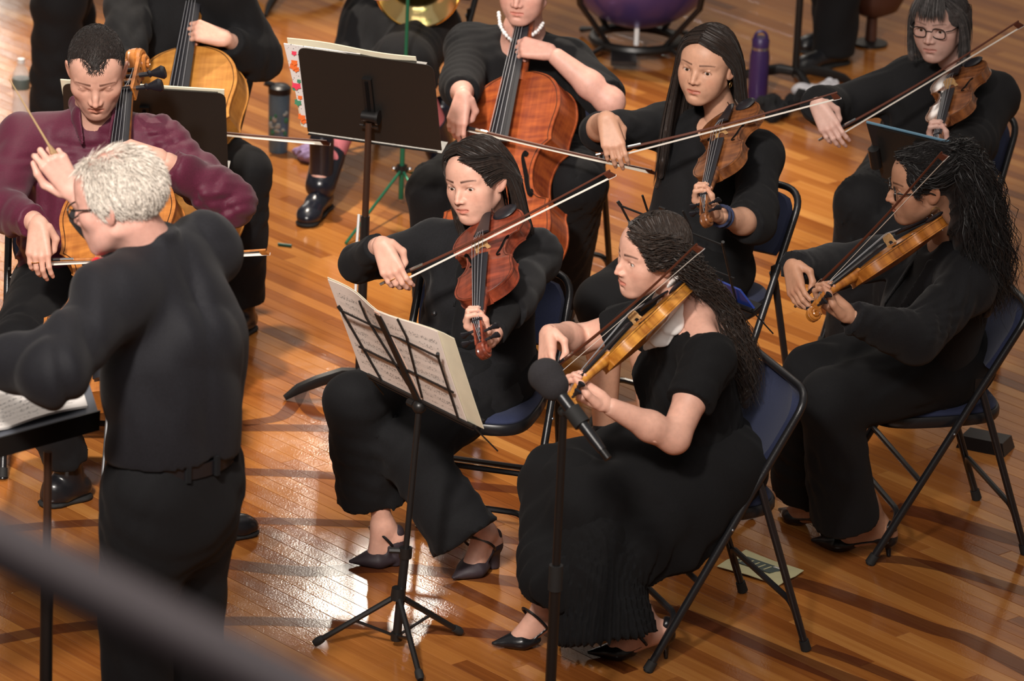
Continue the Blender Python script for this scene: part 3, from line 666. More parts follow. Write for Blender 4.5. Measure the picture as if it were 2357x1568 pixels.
def fiddle(key, label, cat, L, wood, rib, tail, scroll_px, upv, near=True, **kw):
    o = build_fiddle(cat, None, L, wood, rib, cat if cat != 'cello' else 'cello', label, cat, **kw)
    head = reach(tail, scroll_px[0], scroll_px[1], o['_tot'], near); INS[key] = pose_fiddle(o, tail, head, upv); INS[key]['tot'] = o['_tot']; INS[key]['L'] = L
    INS[key]['head'] = head; del o['_L'], o['_tot']
def bow(key, label, cello, p_px, Y, tip_px, near, upv, wood='bow_wood', contact=.555):
    o = build_bow(label, 'bows in the players hands', cello, wood); i = INS[key]; k = i['L'] / .356; Lb = .70 if cello else .735
    C_ = i['o'] + i['y'] * i['L'] * contact + i['z'] * (.046 * k if not cello else .050 * k); best = None
    for dy in np.linspace(-.35, .35, 71):
        for nr in (True, False):
            p0 = at(p_px[0], p_px[1], Y + dy); p1 = reach(p0, tip_px[0], tip_px[1], Lb, nr); u = nrm(p1 - p0); dist = np.linalg.norm(np.cross(C_ - p0, u)); dist += .03 * abs(u @ i['y']) + (.12 if cello else .04) * abs(u @ i['z'])
            if best is None or dist < best[0]: best = (dist, p0, p1)
    u = nrm(best[2] - best[1]); up_ = i['z'] - u * (i['z'] @ u); BOW[key] = pose_bow(o, best[1], best[2], up_); BOW[key]['miss'] = best[0]
    print('bow', key, 'distance to strings %.3f' % best[0])
fiddle('V1', 'golden violin with white cloth under the chin of the woman in the pleated dress', 'violin', .356, 'varnish_gold', .031, at(1556, 672, 12.10), (1283, 930), (-.66, .33, .64))
fiddle('V2', 'dark red viola held by the woman behind the wire music stand', 'viola', .405, 'varnish_red', .038, at(1128, 497, 12.66), (1098, 800), (-.55, -.62, .75), )
fiddle('V3', 'brown violin held by the woman with long straight dark hair', 'violin', .370, 'varnish_brown', .033, at(1690, 246, 13.70), (1611, 500), (-.62, -.45, .75))
fiddle('V4', 'amber violin with pale bridge held by the curly-haired woman at right', 'violin', .356, 'varnish_amber', .031, at(2146, 512, 12.72), (1848, 712), (-.56, .33, .74))
fiddle('V5', 'reddish brown violin held by the grey-haired woman with glasses', 'violin', .356, 'varnish_brown', .031, at(2215, 150, 14.42), (2150, 352), (-.60, -.45, .75))
INS_cello = lambda key, label, wood, tail, scroll_px, upv, tot=1.21, near=False: fiddle(key, label, 'cello', .755, wood, .115, tail, scroll_px, upv, near, chin=False, endpin=.30)
INS_cello('M', 'orange brown cello between the knees of the man in the maroon shirt', 'cello_orange', at(236, 900, 12.50), (303, 90), (-.22, -.9, .40))
INS_cello('P', 'red brown cello held by the woman with the pearl necklace', 'cello_red', at(1112, 650, 13.97), (1247, -135), (-.55, -.75, .42))
INS_cello('R', 'amber cello at the back left behind the black music stand', 'cello_amber', at(372, 590, 14.05), (480, -195), (-.30, -.85, .42))
bow('V1', 'dark violin bow crossing the golden violin in front of the pleated dress', False, (1262, 858), 11.86, (1604, 562), False, (-.30, .1, .9))
bow('V2', 'reddish bow drawn across the dark red viola', False, (885, 650), 12.33, (1404, 392), False, (-.15, -.35, .9))
bow('V3', 'dark bow drawn across the brown violin of the straight-haired woman', False, (1382, 354), 13.28, (1928, 212), False, (-.1, -.4, .9))
bow('V4', 'reddish bow raised across the glasses of the curly-haired violinist', False, (1836, 700), 12.70, (2168, 350), False, (-.4, .2, .8))
bow('V5', 'long dark bow of the grey-haired woman at the upper right', False, (1893, 318), 14.05, (2345, 48), False, (-.2, -.3, .9))
bow('M', 'cello bow held low by the man in the maroon shirt, its tip behind the conductor', True, (74, 600), 12.58, (612, 575), False, (0, -.2, 1), 'cello_orange')
bow('P', 'dark red cello bow of the woman with the pearl necklace, tip behind the black dress', True, (1040, 285), 14.05, (1500, 392), True, (0, -.2, 1))
bow('R', 'cello bow in front of the black music stand at left, tip over the boot', True, (270, 280), 14.0, (752, 325), True, (0, -.2, 1))
# ------------------------------------------------------------------ people
def skin(name, c, rough=0.5):
    mat(name, c, rough, 0, 0.42, noise=0.07, nscale=60, bump=0.05, bscale=500, attr='tint', sss=0.12)
skin('skin_fair', (0.66, 0.37, 0.28)); skin('skin_light', (0.62, 0.35, 0.25)); skin('skin_warm', (0.55, 0.30, 0.20)); skin('skin_tan', (0.46, 0.235, 0.145)); skin('skin_rosy', (0.66, 0.36, 0.29)); skin('skin_mauve', (0.58, 0.36, 0.30))
def fabric(name, c, rough=.85, sheen=.06, noise=.25, bump=.2): mat(name, c, rough, 0, 0.25, noise=noise, nscale=260, bump=bump, bscale=900, sheen=sheen)
fabric('cloth_black', (0.0055, 0.0055, 0.0065), sheen=.02); fabric('cloth_trouser', (0.0045, 0.0045, 0.0055), sheen=.02); fabric('cloth_dress', (0.0035, 0.0035, 0.0042), .9, .01)
fabric('cloth_shirt_black', (0.0075, 0.0075, 0.0105), .7, .05); fabric('cloth_maroon', (0.092, 0.013, 0.033), .5, .10, .15); fabric('cloth_charcoal', (0.0065, 0.0065, 0.008))
mat('shoe_leather', (0.010, 0.010, 0.012), 0.28, 0, .5, bump=.05, bscale=150)
mat('shoe_mesh', (0.030, 0.020, 0.026), 0.6, noise=.3, nscale=900)
mat('glasses_black', (0.010, 0.009, 0.009), 0.25)
mat('lens_glass', (0.9, 0.9, 0.9), 0.05, 0, .5, alpha=0.12)
mat('red_satin', (0.55, 0.008, 0.015), 0.35, sheen=.3)
mat('white_cloth', (0.80, 0.77, 0.74), 0.8, noise=.06, nscale=60)
mat('pearl', (0.82, 0.80, 0.80), 0.22, coat=.6)
def hairmat(name, c, rough=.5):
    mat(name, c, rough, 0, .3, noise=.35, nscale=120, sheen=.1)
hairmat('hair_dark', (0.020, 0.012, 0.009)); hairmat('hair_brown', (0.028, 0.017, 0.012)); hairmat('hair_black', (0.011, 0.009, 0.009), .45); hairmat('hair_grey_dark', (0.060, 0.054, 0.053)); hairmat('hair_white', (0.64, 0.58, 0.51), .6); hairmat('hair_short', (0.016, 0.010, 0.008), .55)
def eyemat():
    m = bpy.data.materials.new('eyeball'); m.use_nodes = True; nt = m.node_tree; b = nt.nodes['Principled BSDF']; L = nt.links.new
    a = nt.nodes.new('ShaderNodeAttribute'); a.attribute_name = 'tint'; L(a.outputs['Color'], b.inputs['Base Color']); b.inputs['Roughness'].default_value = .12; MATS['eyeball'] = m
eyemat()
def headframe(c, fwd, up):
    f = nrm(fwd); u = nrm(np.asarray(up, float) - f * (np.asarray(up, float) @ f)); r = np.cross(f, u)
    return np.stack([r, f, u], 1), np.asarray(c, float)
def make_head(R, c, neck, neck_r=(.052, .058), open_=1.0, wide=1.0, jaw=1.0, nose=1.0, male=False, chest=None, lips=(0.80, 0.52, 0.50), brow=(0.16, 0.12, 0.10), brow_w=1.0, stubble=0.0, look=(0, 0), scale=1.0, h=.0029, cheeks=1.0, extra=None, brow_tilt=0.0):
    """R columns: right, forward, up of the head; c: point between the eyes' level and the ears; returns body pieces and eyes"""
    loc = lambda p: (np.asarray(p, float) - c) @ R / scale
    s = SDF(); W = wide
    s.ell((0, -.016, .036), (.0735 * W, .094, .078), .02)
    s.ell((0, .034, .034), (.060 * W, .052, .056), .03)
    s.ell((0, .030, -.022), (.0615 * W, .055, .066), .03)
    s.ell((0, .034, -.066), (.045 * W * jaw, .046, .046), .03)
    for q in (-1, 1):
        s.rc((q * .047 * W * jaw, -.006, -.055), (q * .016 * jaw, .062, -.097), .0165, .015, .028)
        s.ell((q * .043 * W, .050, -.022), (.021, .023, .020 * cheeks), .024)
        if not male: s.ell((q * .034 * W, .046, -.050), (.024, .024, .028), .024)
    s.ell((0, .068, -.098 - .004 * male), (.019 * jaw, .016, .015), .018)
    for q in (-1, 1):
        s.ell((q * .0325 * W, .094, .001), (.019, .016, .0125), .012, sub=True)
        s.rc((q * .013, .0815, .0165), (q * .047 * W, .064, .0165 + .003), .0062 + .0018 * male, .0055, .012)
    s.ell((0, .062, -.044), (.030 * W, .026, .034), .022)
    s.rc((0, .072, .004), (0, .086, -.032 * nose), .0076 + .001 * male, .0108 + .002 * male, .012)
    s.rc((0, .079, .012), (0, .0985 + .004 * (nose - 1), -.018 * nose), .0062, .0075, .010)
    s.rc((0, .0975 + .003 * (nose - 1), -.016 * nose), (0, .1055 + .005 * (nose - 1), -.032 * nose), .0066, .0078 + .001 * male, .006)
    for q in (-1, 1):
        s.ell((q * .0122, .0935, -.035 * nose), (.0070, .0105, .0068), .008)
        s.ell((q * .0068, .1005, -.0435 * nose), (.0036, .005, .0034), .002, sub=True)
    s.ell((0, .073, -.066), (.027 * W, .016, .024), .018)
    for q in (-1, 1):
        s.rc((q * .0215, .0790, -.0620), (q * .004, .0890, -.0588), .0032, .0052, .004)
        s.rc((q * .0175, .0800, -.0672), (0, .0885, -.0700), .0040, .0062, .004)
    for q in (-1, 1): s.rc((q * .018, .0880, -.0640), (0, .0965, -.0642), .0022, .0030, .003, sub=True)
    s.ell((0, .0905, -.0815), (.012, .006, .004), .008, sub=True)
    for q in (-1, 1):                                             # lids around an opening
        e = A(q * .0315 * W, .0685, .0005)
        s.ell(e, (.0150, .0140, .0135), .004)
        dz = -.0012 - .0028 * (1 - open_)
        s.ell(e + A(0, .0135, dz), (.0132, .0095, .0054 * open_ + .0006), .0015, sub=True)
        s.rc(e + A(-.009, .0125, .0080), e + A(.009, .0118, .0080), .0017, .0017, .004)
        ex = A(q * .0735 * W, -.012, -.010)
        Re = frame(z=A(q * .25, -.25, 1), x=A(1, q * .45, 0))
        s.ell(ex, (.0065, .0175, .031), .006, R=Re); s.ell(ex + A(q * .006, .004, .002), (.005, .0095, .018), .004, R=Re, sub=True)
    nb = loc(neck)
    s.rc((0, -.026, -.045), nb, neck_r[0], neck_r[1], .022)
    if chest is not None:
        for a, b, r1, r2, k in chest: s.rc(loc(a), loc(b), r1, r2, k)
    if extra: extra(s)
    v, f = s.surf(h, smooth=1)
    C = np.ones((len(v), 3)); x, y, z = v.T
    def blend(m, colr):
        C[:] = C * (1 - m[:, None]) + m[:, None] * C * np.asarray(colr)
    soft = lambda d, w: np.clip(.5 - d / w, 0, 1)
    # lips, brows and a little warmth in cheeks, nose and ears
    ax = np.abs(x)
    lipshape = np.where(z > -.0638, (z + .0638) / (.0085 - .0045 * (ax / .024) ** 1.5 - .0018 * np.exp(-(ax / .004) ** 2)), (-.0638 - z) / (.0105 * np.sqrt(np.clip(1 - (ax / .024) ** 2, .02, 1))))
    blend(soft(lipshape - .9, .5) * (ax < .0235) * (y > .068), lips)
    blend(soft(np.abs(z + .0638) - .0007, .0018) * (ax < .021) * (y > .072) * .7, (0.45, 0.25, 0.25))
    tb = np.clip((ax / W - .012) / .040, 0, 1); bz = .0228 + .0040 * np.sin(tb * 2.75) * (.45 + .55 * tb) - .0012 * tb + brow_tilt * (ax - .03); bw = (.0042 - .0022 * np.clip((ax / W - .018) / .034, 0, 1)) * brow_w
    blend(soft(np.abs(z - bz) - bw * .6, .0035) * (ax > .0105 * W) * (ax < .0525 * W) * (y > .03), brow)
    for q in (-1, 1):                                             # lash line
        e = A(q * .0315 * W, .0685, .0005); dz = -.0012 - .0028 * (1 - open_); hh = .0054 * open_ + .0006
        d = np.sqrt(((x - e[0]) / .0142) ** 2 + ((z - e[2] - dz) / (hh + .0016)) ** 2)
        blend(np.clip(1 - np.abs(d - .96) / .22, 0, 1) * (y > .06) * np.where(z > e[2] + dz, .75, .3), (0.22, 0.15, 0.13))
    blend(np.exp(-(((ax - .045) / .018) ** 2 + ((z + .030) / .018) ** 2)) * (y > .02) * .5, (1.0, .86, .84))
    blend(np.exp(-((x / .016) ** 2 + ((z + .034) / .012) ** 2)) * (y > .085) * .5, (1.0, .84, .82))
    blend((ax > .070 * W) * (np.abs(y + .012) < .024) * (z < .024) * (z > -.046) * .4, (1.02, .80, .76))
    if stubble: blend(soft(-(-.050 - z) + .008 * 0, .03) * (y > -.01) * (z < -.045) * stubble, (.62, .60, .60))
    if not male: v = v * 1.0; zz = v[:, 2]; v[:, 2] = np.where((zz < -.012) & (zz > -.15), -.012 + (zz + .012) * .955, np.where(zz <= -.15, zz + .0062, zz))
    out = [(v * scale @ R.T + c, f, 0, C, True)]
    eyes = []
    for q in (-1, 1):
        e = A(q * .0315 * W, .0685, .0005); mb = MB(); 
        th = np.linspace(0, math.pi, 25); a = np.linspace(0, 2 * math.pi, 24, endpoint=False)
        gd = nrm(A(look[0], 1, look[1])); Rg = frame(z=gd, x=A(1, 0, 0))
        V = np.stack([np.outer(np.sin(th), np.cos(a)), np.outer(np.sin(th), np.sin(a)), np.outer(np.cos(th), np.ones(24))], -1) * .0122
        cc = np.where(th < .20, 0, np.where(th < .50, 1, 2)); pal = A(.01, .01, .01), A(.055, .028, .014), A(.62, .56, .52)
        cols = np.repeat(np.array([pal[k] for k in cc])[:, None], 24, 1).reshape(-1, 3)
        Vw = (V.reshape(-1, 3) @ Rg.T + e) * scale @ R.T + c
        F = np.array([[i * 24 + j, (i + 1) * 24 + j, (i + 1) * 24 + (j + 1) % 24, i * 24 + (j + 1) % 24] for i in range(24) for j in range(24)])
        eyes.append(npmesh('eye', [(Vw, F, 0, cols)], ['eyeball'], 'tint'))
    return out, eyes
FINGER = ((.027, .090, .070), (.009, .094, .078), (-.009, .091, .072), (-.0255, .083, .056))     # lateral, along, length
def make_hand(Wp, d, n, right, curls, thumb, elbow, wr=.0235, spread=0.05, h=.0027, scale=1.0, rad=1.0, fore=.07, nails=True):
    """Wp wrist, d towards the knuckles, n out of the palm; curls: 4 x 3 degrees towards the palm; thumb: points in (d, n, s) metres"""
    d = nrm(d); n = nrm(np.asarray(n) - d * (np.asarray(n) @ d)); sd = np.cross(d, n) if right else np.cross(n, d)
    P = lambda a, b, c: Wp + scale * (d * a + n * b + sd * c)
    s = SDF(); e = np.asarray(elbow, float); fd = nrm(e - Wp)
    s.rc(Wp + fd * fore, Wp, wr * 1.12, wr * .92, .01, flat=(n, .80))
    tips = []; mids = []
    kn = []
    for (l, al, ln) in FINGER:
        s.rc(P(.004, 0, l * .55), P(al * .97, -.003, l), .0135 * rad, .0112 * rad, .010); kn.append(P(al, -.004, l))
    s.rc(P(.02, .006, .012), P(.07, .005, .016), .015 * rad, .012 * rad, .012); s.rc(P(.02, .006, -.014), P(.065, .006, -.018), .0135 * rad, .011 * rad, .012)
    for k, (l, al, ln) in enumerate(FINGER):
        p = kn[k]; ang = 0; sp = (1.5 - k) / 1.5 * spread * 1.0
        base = nrm(d + sd * sp); rr = (.0086, .0078, .0071, .0060); 
        if k == 3: rr = tuple(x * .88 for x in rr)
        for j, fr in enumerate((.46, .30, .24)):
            ang += math.radians(curls[k][j]); dr = base * math.cos(ang) + n * math.sin(ang); q = p + dr * ln * fr * scale
            s.rc(p, q, rr[j] * rad, rr[j + 1] * rad, .0035 if j else .006)
            if j == 0: mids.append((p + (q - p) * .5, nrm(q - p)))
            p = q
        tips.append(p)
    tp = [P(*t) for t in thumb]
    s.chain(tp, [.0135 * rad, .0105 * rad, .0092 * rad, .0072 * rad][:len(tp)], .006)
    v, f = s.surf(h, smooth=1)
    C = np.ones((len(v), 3))
    for p in list(kn) + tips + [tp[-1]]:
        m = np.exp(-(np.linalg.norm(v - p, axis=1) / .012) ** 2)[:, None] * .35; C = C * (1 - m) + m * C * A(1.02, .80, .78)
    make_hand.mids = mids; return (v, f, 0, C), tips
def finger_ring(p, mid, r_=.0098, m='gold'):
    c, d = mid; u = nrm(np.cross(d, A(.3, .2, .9))); w = np.cross(d, u); p.mb('ring', MB().tube([c + (u * math.cos(t) + w * math.sin(t)) * r_ for t in np.linspace(0, 6.28, 17)], .0014, 6), m)
def make_arm(pts, rads, h=.004, k=.02):
    s = SDF().chain(pts, rads, k); v, f = s.surf(h, smooth=1); return (v, f, 0, None)
def strands(paths, rad):
    """paths: (N, M, 3); thin ribbons, each turned at its own angle"""
    N, M, _ = paths.shape; T = np.gradient(paths, axis=1); T /= np.maximum(np.linalg.norm(T, axis=2, keepdims=True), 1e-9)
    ref = np.random.default_rng(N).normal(size=(N, 1, 3)); S_ = np.cross(T, ref); S_ /= np.maximum(np.linalg.norm(S_, axis=2, keepdims=True), 1e-9); rad = np.broadcast_to(rad, (N, M))[..., None] * 1.25
    V = np.stack([paths - S_ * rad, paths + S_ * rad], 2); base = (np.arange(N) * M * 2)[:, None] + (np.arange(M - 1) * 2)[None]
    F = np.stack([base, base + 1, base + 3, base + 2], -1).reshape(-1, 4); return V.reshape(-1, 3), F
def make_hair(R, c, guides, N, cap, mname, parent, rad=.0016, jitter=.010, curl=0.0, curl_f=60, base_r=(.016, .012), M=16, seed=1, scale=1.0, h=.005, vol=1.0, length_jit=.12, capk=.012, name='hair', mass=True, push=((0, -.018, .038), (.0812, .1022, .0862))):
    """guides: list of polylines in head space, neighbouring ones are blended; cap: function that adds the scalp mass"""
    r = np.random.default_rng(seed); parts = []
    G = [np.array([spline(np.asarray(g, float), M) for g in fan]) for fan in guides]
    s = SDF()
    if cap: cap(s)
    if mass:
        for fan in G:
            for g in fan:
                for i in range(0 if not cap else int(M * .28), M - 1, 2):
                    t = i / (M - 1); r0 = base_r[0] * (1 - t) + base_r[1] * t
                    s.rc(g[i], g[min(i + 2, M - 1)], r0 * .62, r0 * .62, capk)
    if s.ops:
        gr = lambda P: 0 * P[:, 0] if curl == 0 else .006 * np.sin(P @ A(150, 90, 170) + 2 * np.sin(P @ A(70, 60, 80))) * np.clip((-.01 - P[:, 2]) / .06, 0, 1)
        v, f = s.surf(h, gr, smooth=0); parts.append((v * scale @ R.T + c, f, 0))
    tot = sum(len(fan) - 1 for fan in G); P = []
    for fan in G:
        m = int(N * (len(fan) - 1) / tot); u = r.uniform(0, len(fan) - 1 - 1e-6, m); i = u.astype(int); w = (u - i)[:, None, None]
        p = fan[i] * (1 - w) + fan[i + 1] * w
        bt = (base_r[0] * (1 - np.linspace(0, 1, M)) + base_r[1] * np.linspace(0, 1, M))[None, :, None]; ud = r.normal(size=(m, 1, 3)); ud /= np.linalg.norm(ud, axis=2, keepdims=True)
        p = p + ud * bt * 1.02
        off = r.normal(size=(m, 1, 3)) * jitter * vol; off2 = r.normal(size=(m, 1, 3)) * jitter * .8
        t = np.linspace(0, 1, M)[None, :, None]; p = p + off * (.35 + .65 * t) + off2 * t * t
        cut = 1 - r.uniform(0, length_jit, (m, 1, 1)); ti = np.clip(t[0, :, 0] * cut[:, 0], 0, 1) * (M - 1); i0 = np.minimum(ti.astype(int), M - 2); w = (ti - i0)[..., None]
        p = np.take_along_axis(p, i0[..., None].repeat(3, 2), 1) * (1 - w) + np.take_along_axis(p, (i0 + 1)[..., None].repeat(3, 2), 1) * w
        if curl:
            ph = r.uniform(0, 6.28, (m, 1)); fr = curl_f * r.uniform(.7, 1.3, (m, 1)); tt = np.linspace(0, 1, M)[None]; am = curl * np.clip(tt * 3.0, 0, 1) * r.uniform(.5, 1.3, (m, 1))
            p = p + np.stack([am * np.cos(fr * tt + ph), am * np.sin(fr * tt + ph), am * .5 * np.sin(fr * tt * 1.3 + ph)], -1)
        P.append(p)
    P = np.vstack(P)
    if push is not None:
        for c0_, r0_ in (push, ((0, .020, .030), (.0745, .0640, .0680))):
            q = (P - np.array(c0_)) / np.array(r0_); dd = np.linalg.norm(q, axis=2, keepdims=True); P = np.where(dd < 1, q / np.maximum(dd, 1e-6) * np.array(r0_) + np.array(c0_), P)
    t = np.linspace(0, 1, M); rr = rad * np.minimum(1, (1 - t) * 4 + .25) * r.uniform(.6, 1.3, (len(P), 1))
    v, f = strands(P, rr); parts.append((v * scale @ R.T + c, f, 0))
    return link(name, npmesh(name, parts, [mname]), parent)
def thin(o, ratio):
    """fewer triangles where the surface is smooth"""
    m = o.modifiers.new('thin', 'DECIMATE'); m.ratio = ratio; dg = bpy.context.evaluated_depsgraph_get(); me = bpy.data.meshes.new_from_object(o.evaluated_get(dg)); o.modifiers.clear(); old = o.data; o.data = me; bpy.data.meshes.remove(old)
    me.polygons.foreach_set('use_smooth', np.ones(len(me.polygons), dtype=bool))
class Person:
    def __init__(s, label, base, group='players and conductor'):
        s.root = empty('person', tuple(base), label, 'person', None); s.base = np.asarray(base, float); s.parts = []; s.pend = []
    def own(s, me_or_obj, name=None):
        """attach keeping world coordinates (root has only a translation)"""
        o = me_or_obj if isinstance(me_or_obj, bpy.types.Object) else link(name, me_or_obj)
        o.parent = s.root; o.matrix_parent_inverse = Matrix.Translation(-Vector(s.base)); return o
    def skin(s, *p): s.parts += list(p)
    def body(s, matname):
        rest = [q for q in s.parts if len(q) < 5]; t = link('body', npmesh('body', rest, [matname], 'tint')); thin(t, .5); me = t.data; n = len(me.vertices)
        V = np.zeros(n * 3, dtype=np.float32); me.vertices.foreach_get('co', V); me.calc_loop_triangles(); F = np.zeros(len(me.loop_triangles) * 3, dtype=np.int32); me.loop_triangles.foreach_get('vertices', F)
        C = np.ones(n * 4, dtype=np.float32); me.color_attributes['tint'].data.foreach_get('color', C); bpy.data.objects.remove(t)
        s.own(npmesh('body', [q[:4] for q in s.parts if len(q) == 5] + [(V.reshape(-1, 3), F.reshape(-1, 3), 0, C.reshape(-1, 4)[:, :3])], [matname], 'tint'), 'body')
    def cloth(s, name, sdf, m, h=.007, disp=None, smooth=1, label=None):
        v, f = sdf.surf(h, disp, smooth); o = s.own(npmesh(name, [(v, f, 0)], [m]), name)
        if len(f) > 5000: thin(o, .6)
        if label: o['label'] = label
        return o
    def mb(s, name, mb, m, smooth=True, label=None):
        o = s.own(mb.mesh(name, m, smooth), name)
        if label: o['label'] = label
        return o
def torso(s, pel, chest, neck, shL, shR, fwd, r=(.135, .150, .125), k=.06, bust=0.0, grow=0.0, sh=.058):
    """adds a torso to an SDF; fwd: chest direction"""
    f = nrm(fwd); fl = (f, .74)
    s.rc(pel, (pel * .45 + chest * .55), r[0] + grow, r[1] * .93 + grow, k, flat=fl); s.rc(pel * .45 + chest * .55, chest, r[1] * .93 + grow, r[2] + grow, k, flat=fl)
    s.rc(shL, shR, sh + grow, sh + grow, k); s.rc(chest, (shL + shR) / 2 + A(0, 0, -.01), r[2] * .95 + grow, .085 + grow, k, flat=fl)
    for q in (shL, shR): s.rc(neck + A(0, 0, -.005), q, .046 + grow, .05 + grow, .05)
    if bust:
        l = nrm(shL - shR)
        for q in (-1, 1): s.ell(chest + f * .075 + l * q * .07 + A(0, 0, -.035), (bust, bust, bust * 1.05), .05)
    return s
BOWCURL = ((14, 34, 20), (22, 38, 20), (26, 40, 22), (22, 34, 22)); BOWTHUMB = ((.012, .008, .026), (.042, .030, .040), (.070, .040, .030), (.086, .036, .016))
FBCURL = ((45, 70, 45), (50, 72, 45), (55, 70, 45), (48, 60, 40)); FBTHUMB = ((.014, .010, .022), (.046, .034, .036), (.074, .050, .030), (.094, .052, .026))
def glasses(p, R, c, W=1.0, scale=1.0, name='glasses', rim=.0024):
    mb = MB(); T = lambda q: (np.asarray(q, float) * scale) @ R.T + c
    for q in (-1, 1):
        a = np.linspace(0, 2 * math.pi, 25); e = A(q * .0325 * W, .0925, -.003)
        pts = np.array([e + A(.0235 * np.sign(math.cos(t)) * abs(math.cos(t)) ** .7, -.004 * q * math.cos(t) * q, .0165 * np.sign(math.sin(t)) * abs(math.sin(t)) ** .7) for t in a])
        mb.tube(T(pts), rim * scale, 6); mb.tube(T([(q * .0555 * W, .090, .006), (q * .070 * W, .075, .006), (q * .078 * W, .0, .003), (q * .078 * W, -.02, -.008)]), rim * scale, 6)
    mb.tube(T([(-.010, .094, .002), (0, .097, .004), (.010, .094, .002)]), rim * scale, 6); p.mb(name, mb, 'glasses_black')

def ik(a, b, la, lb, pole):
    """joint of a two-bone limb from a to b, bent towards pole"""
    a = np.asarray(a, float); b = np.asarray(b, float); v = b - a; L = np.linalg.norm(v); d = v / L
    if L >= la + lb - 1e-4: return a + d * (L * la / (la + lb))
    x = (la * la - lb * lb + L * L) / (2 * L); hgt = math.sqrt(max(la * la - x * x, 0)); p = np.asarray(pole, float); p = nrm(p - d * (p @ d)); return a + d * x + p * hgt
def bow_hand(p, key, d, shoulder, pole, along=.045, up=.28, fo=.25, wr=.0235, curls=BOWCURL, scale=1.0, off=(.098, .030), thumb=BOWTHUMB):
    b = BOW[key]; G = b['o'] + b['y'] * along; s_ = b['y']; d = nrm(np.asarray(d, float) - s_ * (np.asarray(d, float) @ s_)); n = np.cross(s_, d)
    W = G - (d * off[0] + n * off[1]) * scale; E = ik(shoulder, W, up, fo, pole)
    hd, _ = make_hand(W, d, n, True, curls, thumb, E, wr, scale=scale); p.skin(hd); return W, E
def neck_hand(p, key, along, shoulder, pole, tilt=(0, 0), up=.28, fo=.25, wr=.0235, cello=False, curls=FBCURL, scale=1.0, side=.034, low=.080, roll=0.0, thumb=FBTHUMB):
    i = INS[key]; k = i['L'] / .356; K = i['o'] + i['y'] * along
    if cello: d = nrm(-i['x'] + i['z'] * .45 + i['y'] * tilt[0]); s_ = i['y']; n = np.cross(d, s_); W = K - d * (.085 + .03) * scale - n * .035 + i['z'] * .03
    else:
        d = nrm(i['z'] + i['y'] * tilt[0] + i['x'] * tilt[1]); s_ = nrm(i['y'] - d * (i['y'] @ d)); n = np.cross(d, s_); W = K - d * low * scale - n * side * scale
    E = ik(shoulder, W, up, fo, pole); hd, _ = make_hand(W, d, n, False, curls, thumb, E, wr, scale=scale); p.skin(hd); return W, E
def skin_arm(p, S, E, W, r=(.046, .040, .036, .0255), h=.006):
    m1 = S + (E - S) * .5; m2 = E + (W - E) * .35; p.skin(make_arm([S, m1, E, m2, W + (E - W) * .10], [r[0], r[0] * .98, r[1], r[1] * .98, r[3]], h))
def sleeve(s, S, E, W, r=(.062, .054, .052, .040), upto=.86, k=.035):
    e2 = E + (W - E) * .3; w2 = E + (W - E) * upto; s.rc(S, E, r[0], r[1], k); s.rc(E, e2, r[1], r[2], k); s.rc(e2, w2, r[2], r[3], k * .6, capb=True)
def core(p, pel, chest, neck, shL, shR, fwd, legs=()):
    s = SDF(); torso(s, pel, chest, neck, shL, shR, fwd, (.115, .125, .105), sh=.042)
    for (h_, k_, a_) in legs: s.rc(h_, k_, .066, .048, .03); s.rc(k_, a_, .046, .026, .02)
    v, f = s.surf(.016); p.skin((v, f, 0, None))
def pump(p, ank, toe, heel_h=.06, block=False, mname='shoe_leather', strap=True, wide=1.0, knee=None):
    """pointed court shoe: ank above the heel, toe on the floor"""
    d = nrm((toe - ank) * A(1, 1, 0)); side = A(-d[1], d[0], 0); heel = ank * A(1, 1, 0) - d * .035 + A(0, 0, heel_h)
    ball = toe * A(1, 1, 0) - d * .085 + A(0, 0, .022); s = SDF()
    s.rc(ball, toe * A(1, 1, 0) - d * .012 + A(0, 0, .014), .040 * wide, .008, .012, flat=(A(0, 0, 1), .72))
    s.rc(ball - d * .03, ball, .030 * wide, .036 * wide, .012, flat=(A(0, 0, 1), .5))
    s.rc(heel + d * .02, ball - d * .02, .026, .030, .01, flat=(A(0, 0, 1), .22)); s.rc(heel + A(0, 0, .004), heel + d * .02 + A(0, 0, .004), .026, .026, .01)
    s.rc(heel + A(0, 0, .005), heel + A(0, 0, .035), .027, .024, .01)
    s.ell(heel + d * .075 + A(0, 0, .055), (.068, .068, .052), .006, sub=True)
    if block: s.rc(heel + d * .002, heel * A(1, 1, 0) + A(0, 0, .0), .022, .021, .006, capb=True)
    else: s.rc(heel, heel * A(1, 1, 0) - d * .006, .014, .0055, .006, capb=True)
    s.plane((0, 0, 0.0008), (0, 0, -1)); p.cloth('shoe', s, mname, .0042)
    sk = SDF(); sk.rc(ank + (A(0, 0, 1) if knee is None else nrm(knee - ank)) * .10, ank, .031, .027, .02); sk.rc(ank, heel + A(0, 0, .022), .027, .024, .02); sk.rc(ank + d * .01, ball + A(0, 0, .006), .028, .026, .025, flat=(side, 1.05)); sk.rc(heel + A(0, 0, .015), ball, .022, .024, .02)
    v, f = sk.surf(.005); p.skin((v, f, 0, None))
    if strap:
        m = ank * .55 + ball * .45 + A(0, 0, .012); a = np.linspace(-.15 * math.pi, 1.15 * math.pi, 16)
        pts = [m + side * .040 * math.cos(t) + nrm(A(0, 0, 1) + d * .9) * .036 * math.sin(t) - d * .018 * math.cos(t) for t in a]
        p.mb('strap', MB().tube(pts, .0042, 6), 'shoe_leather')
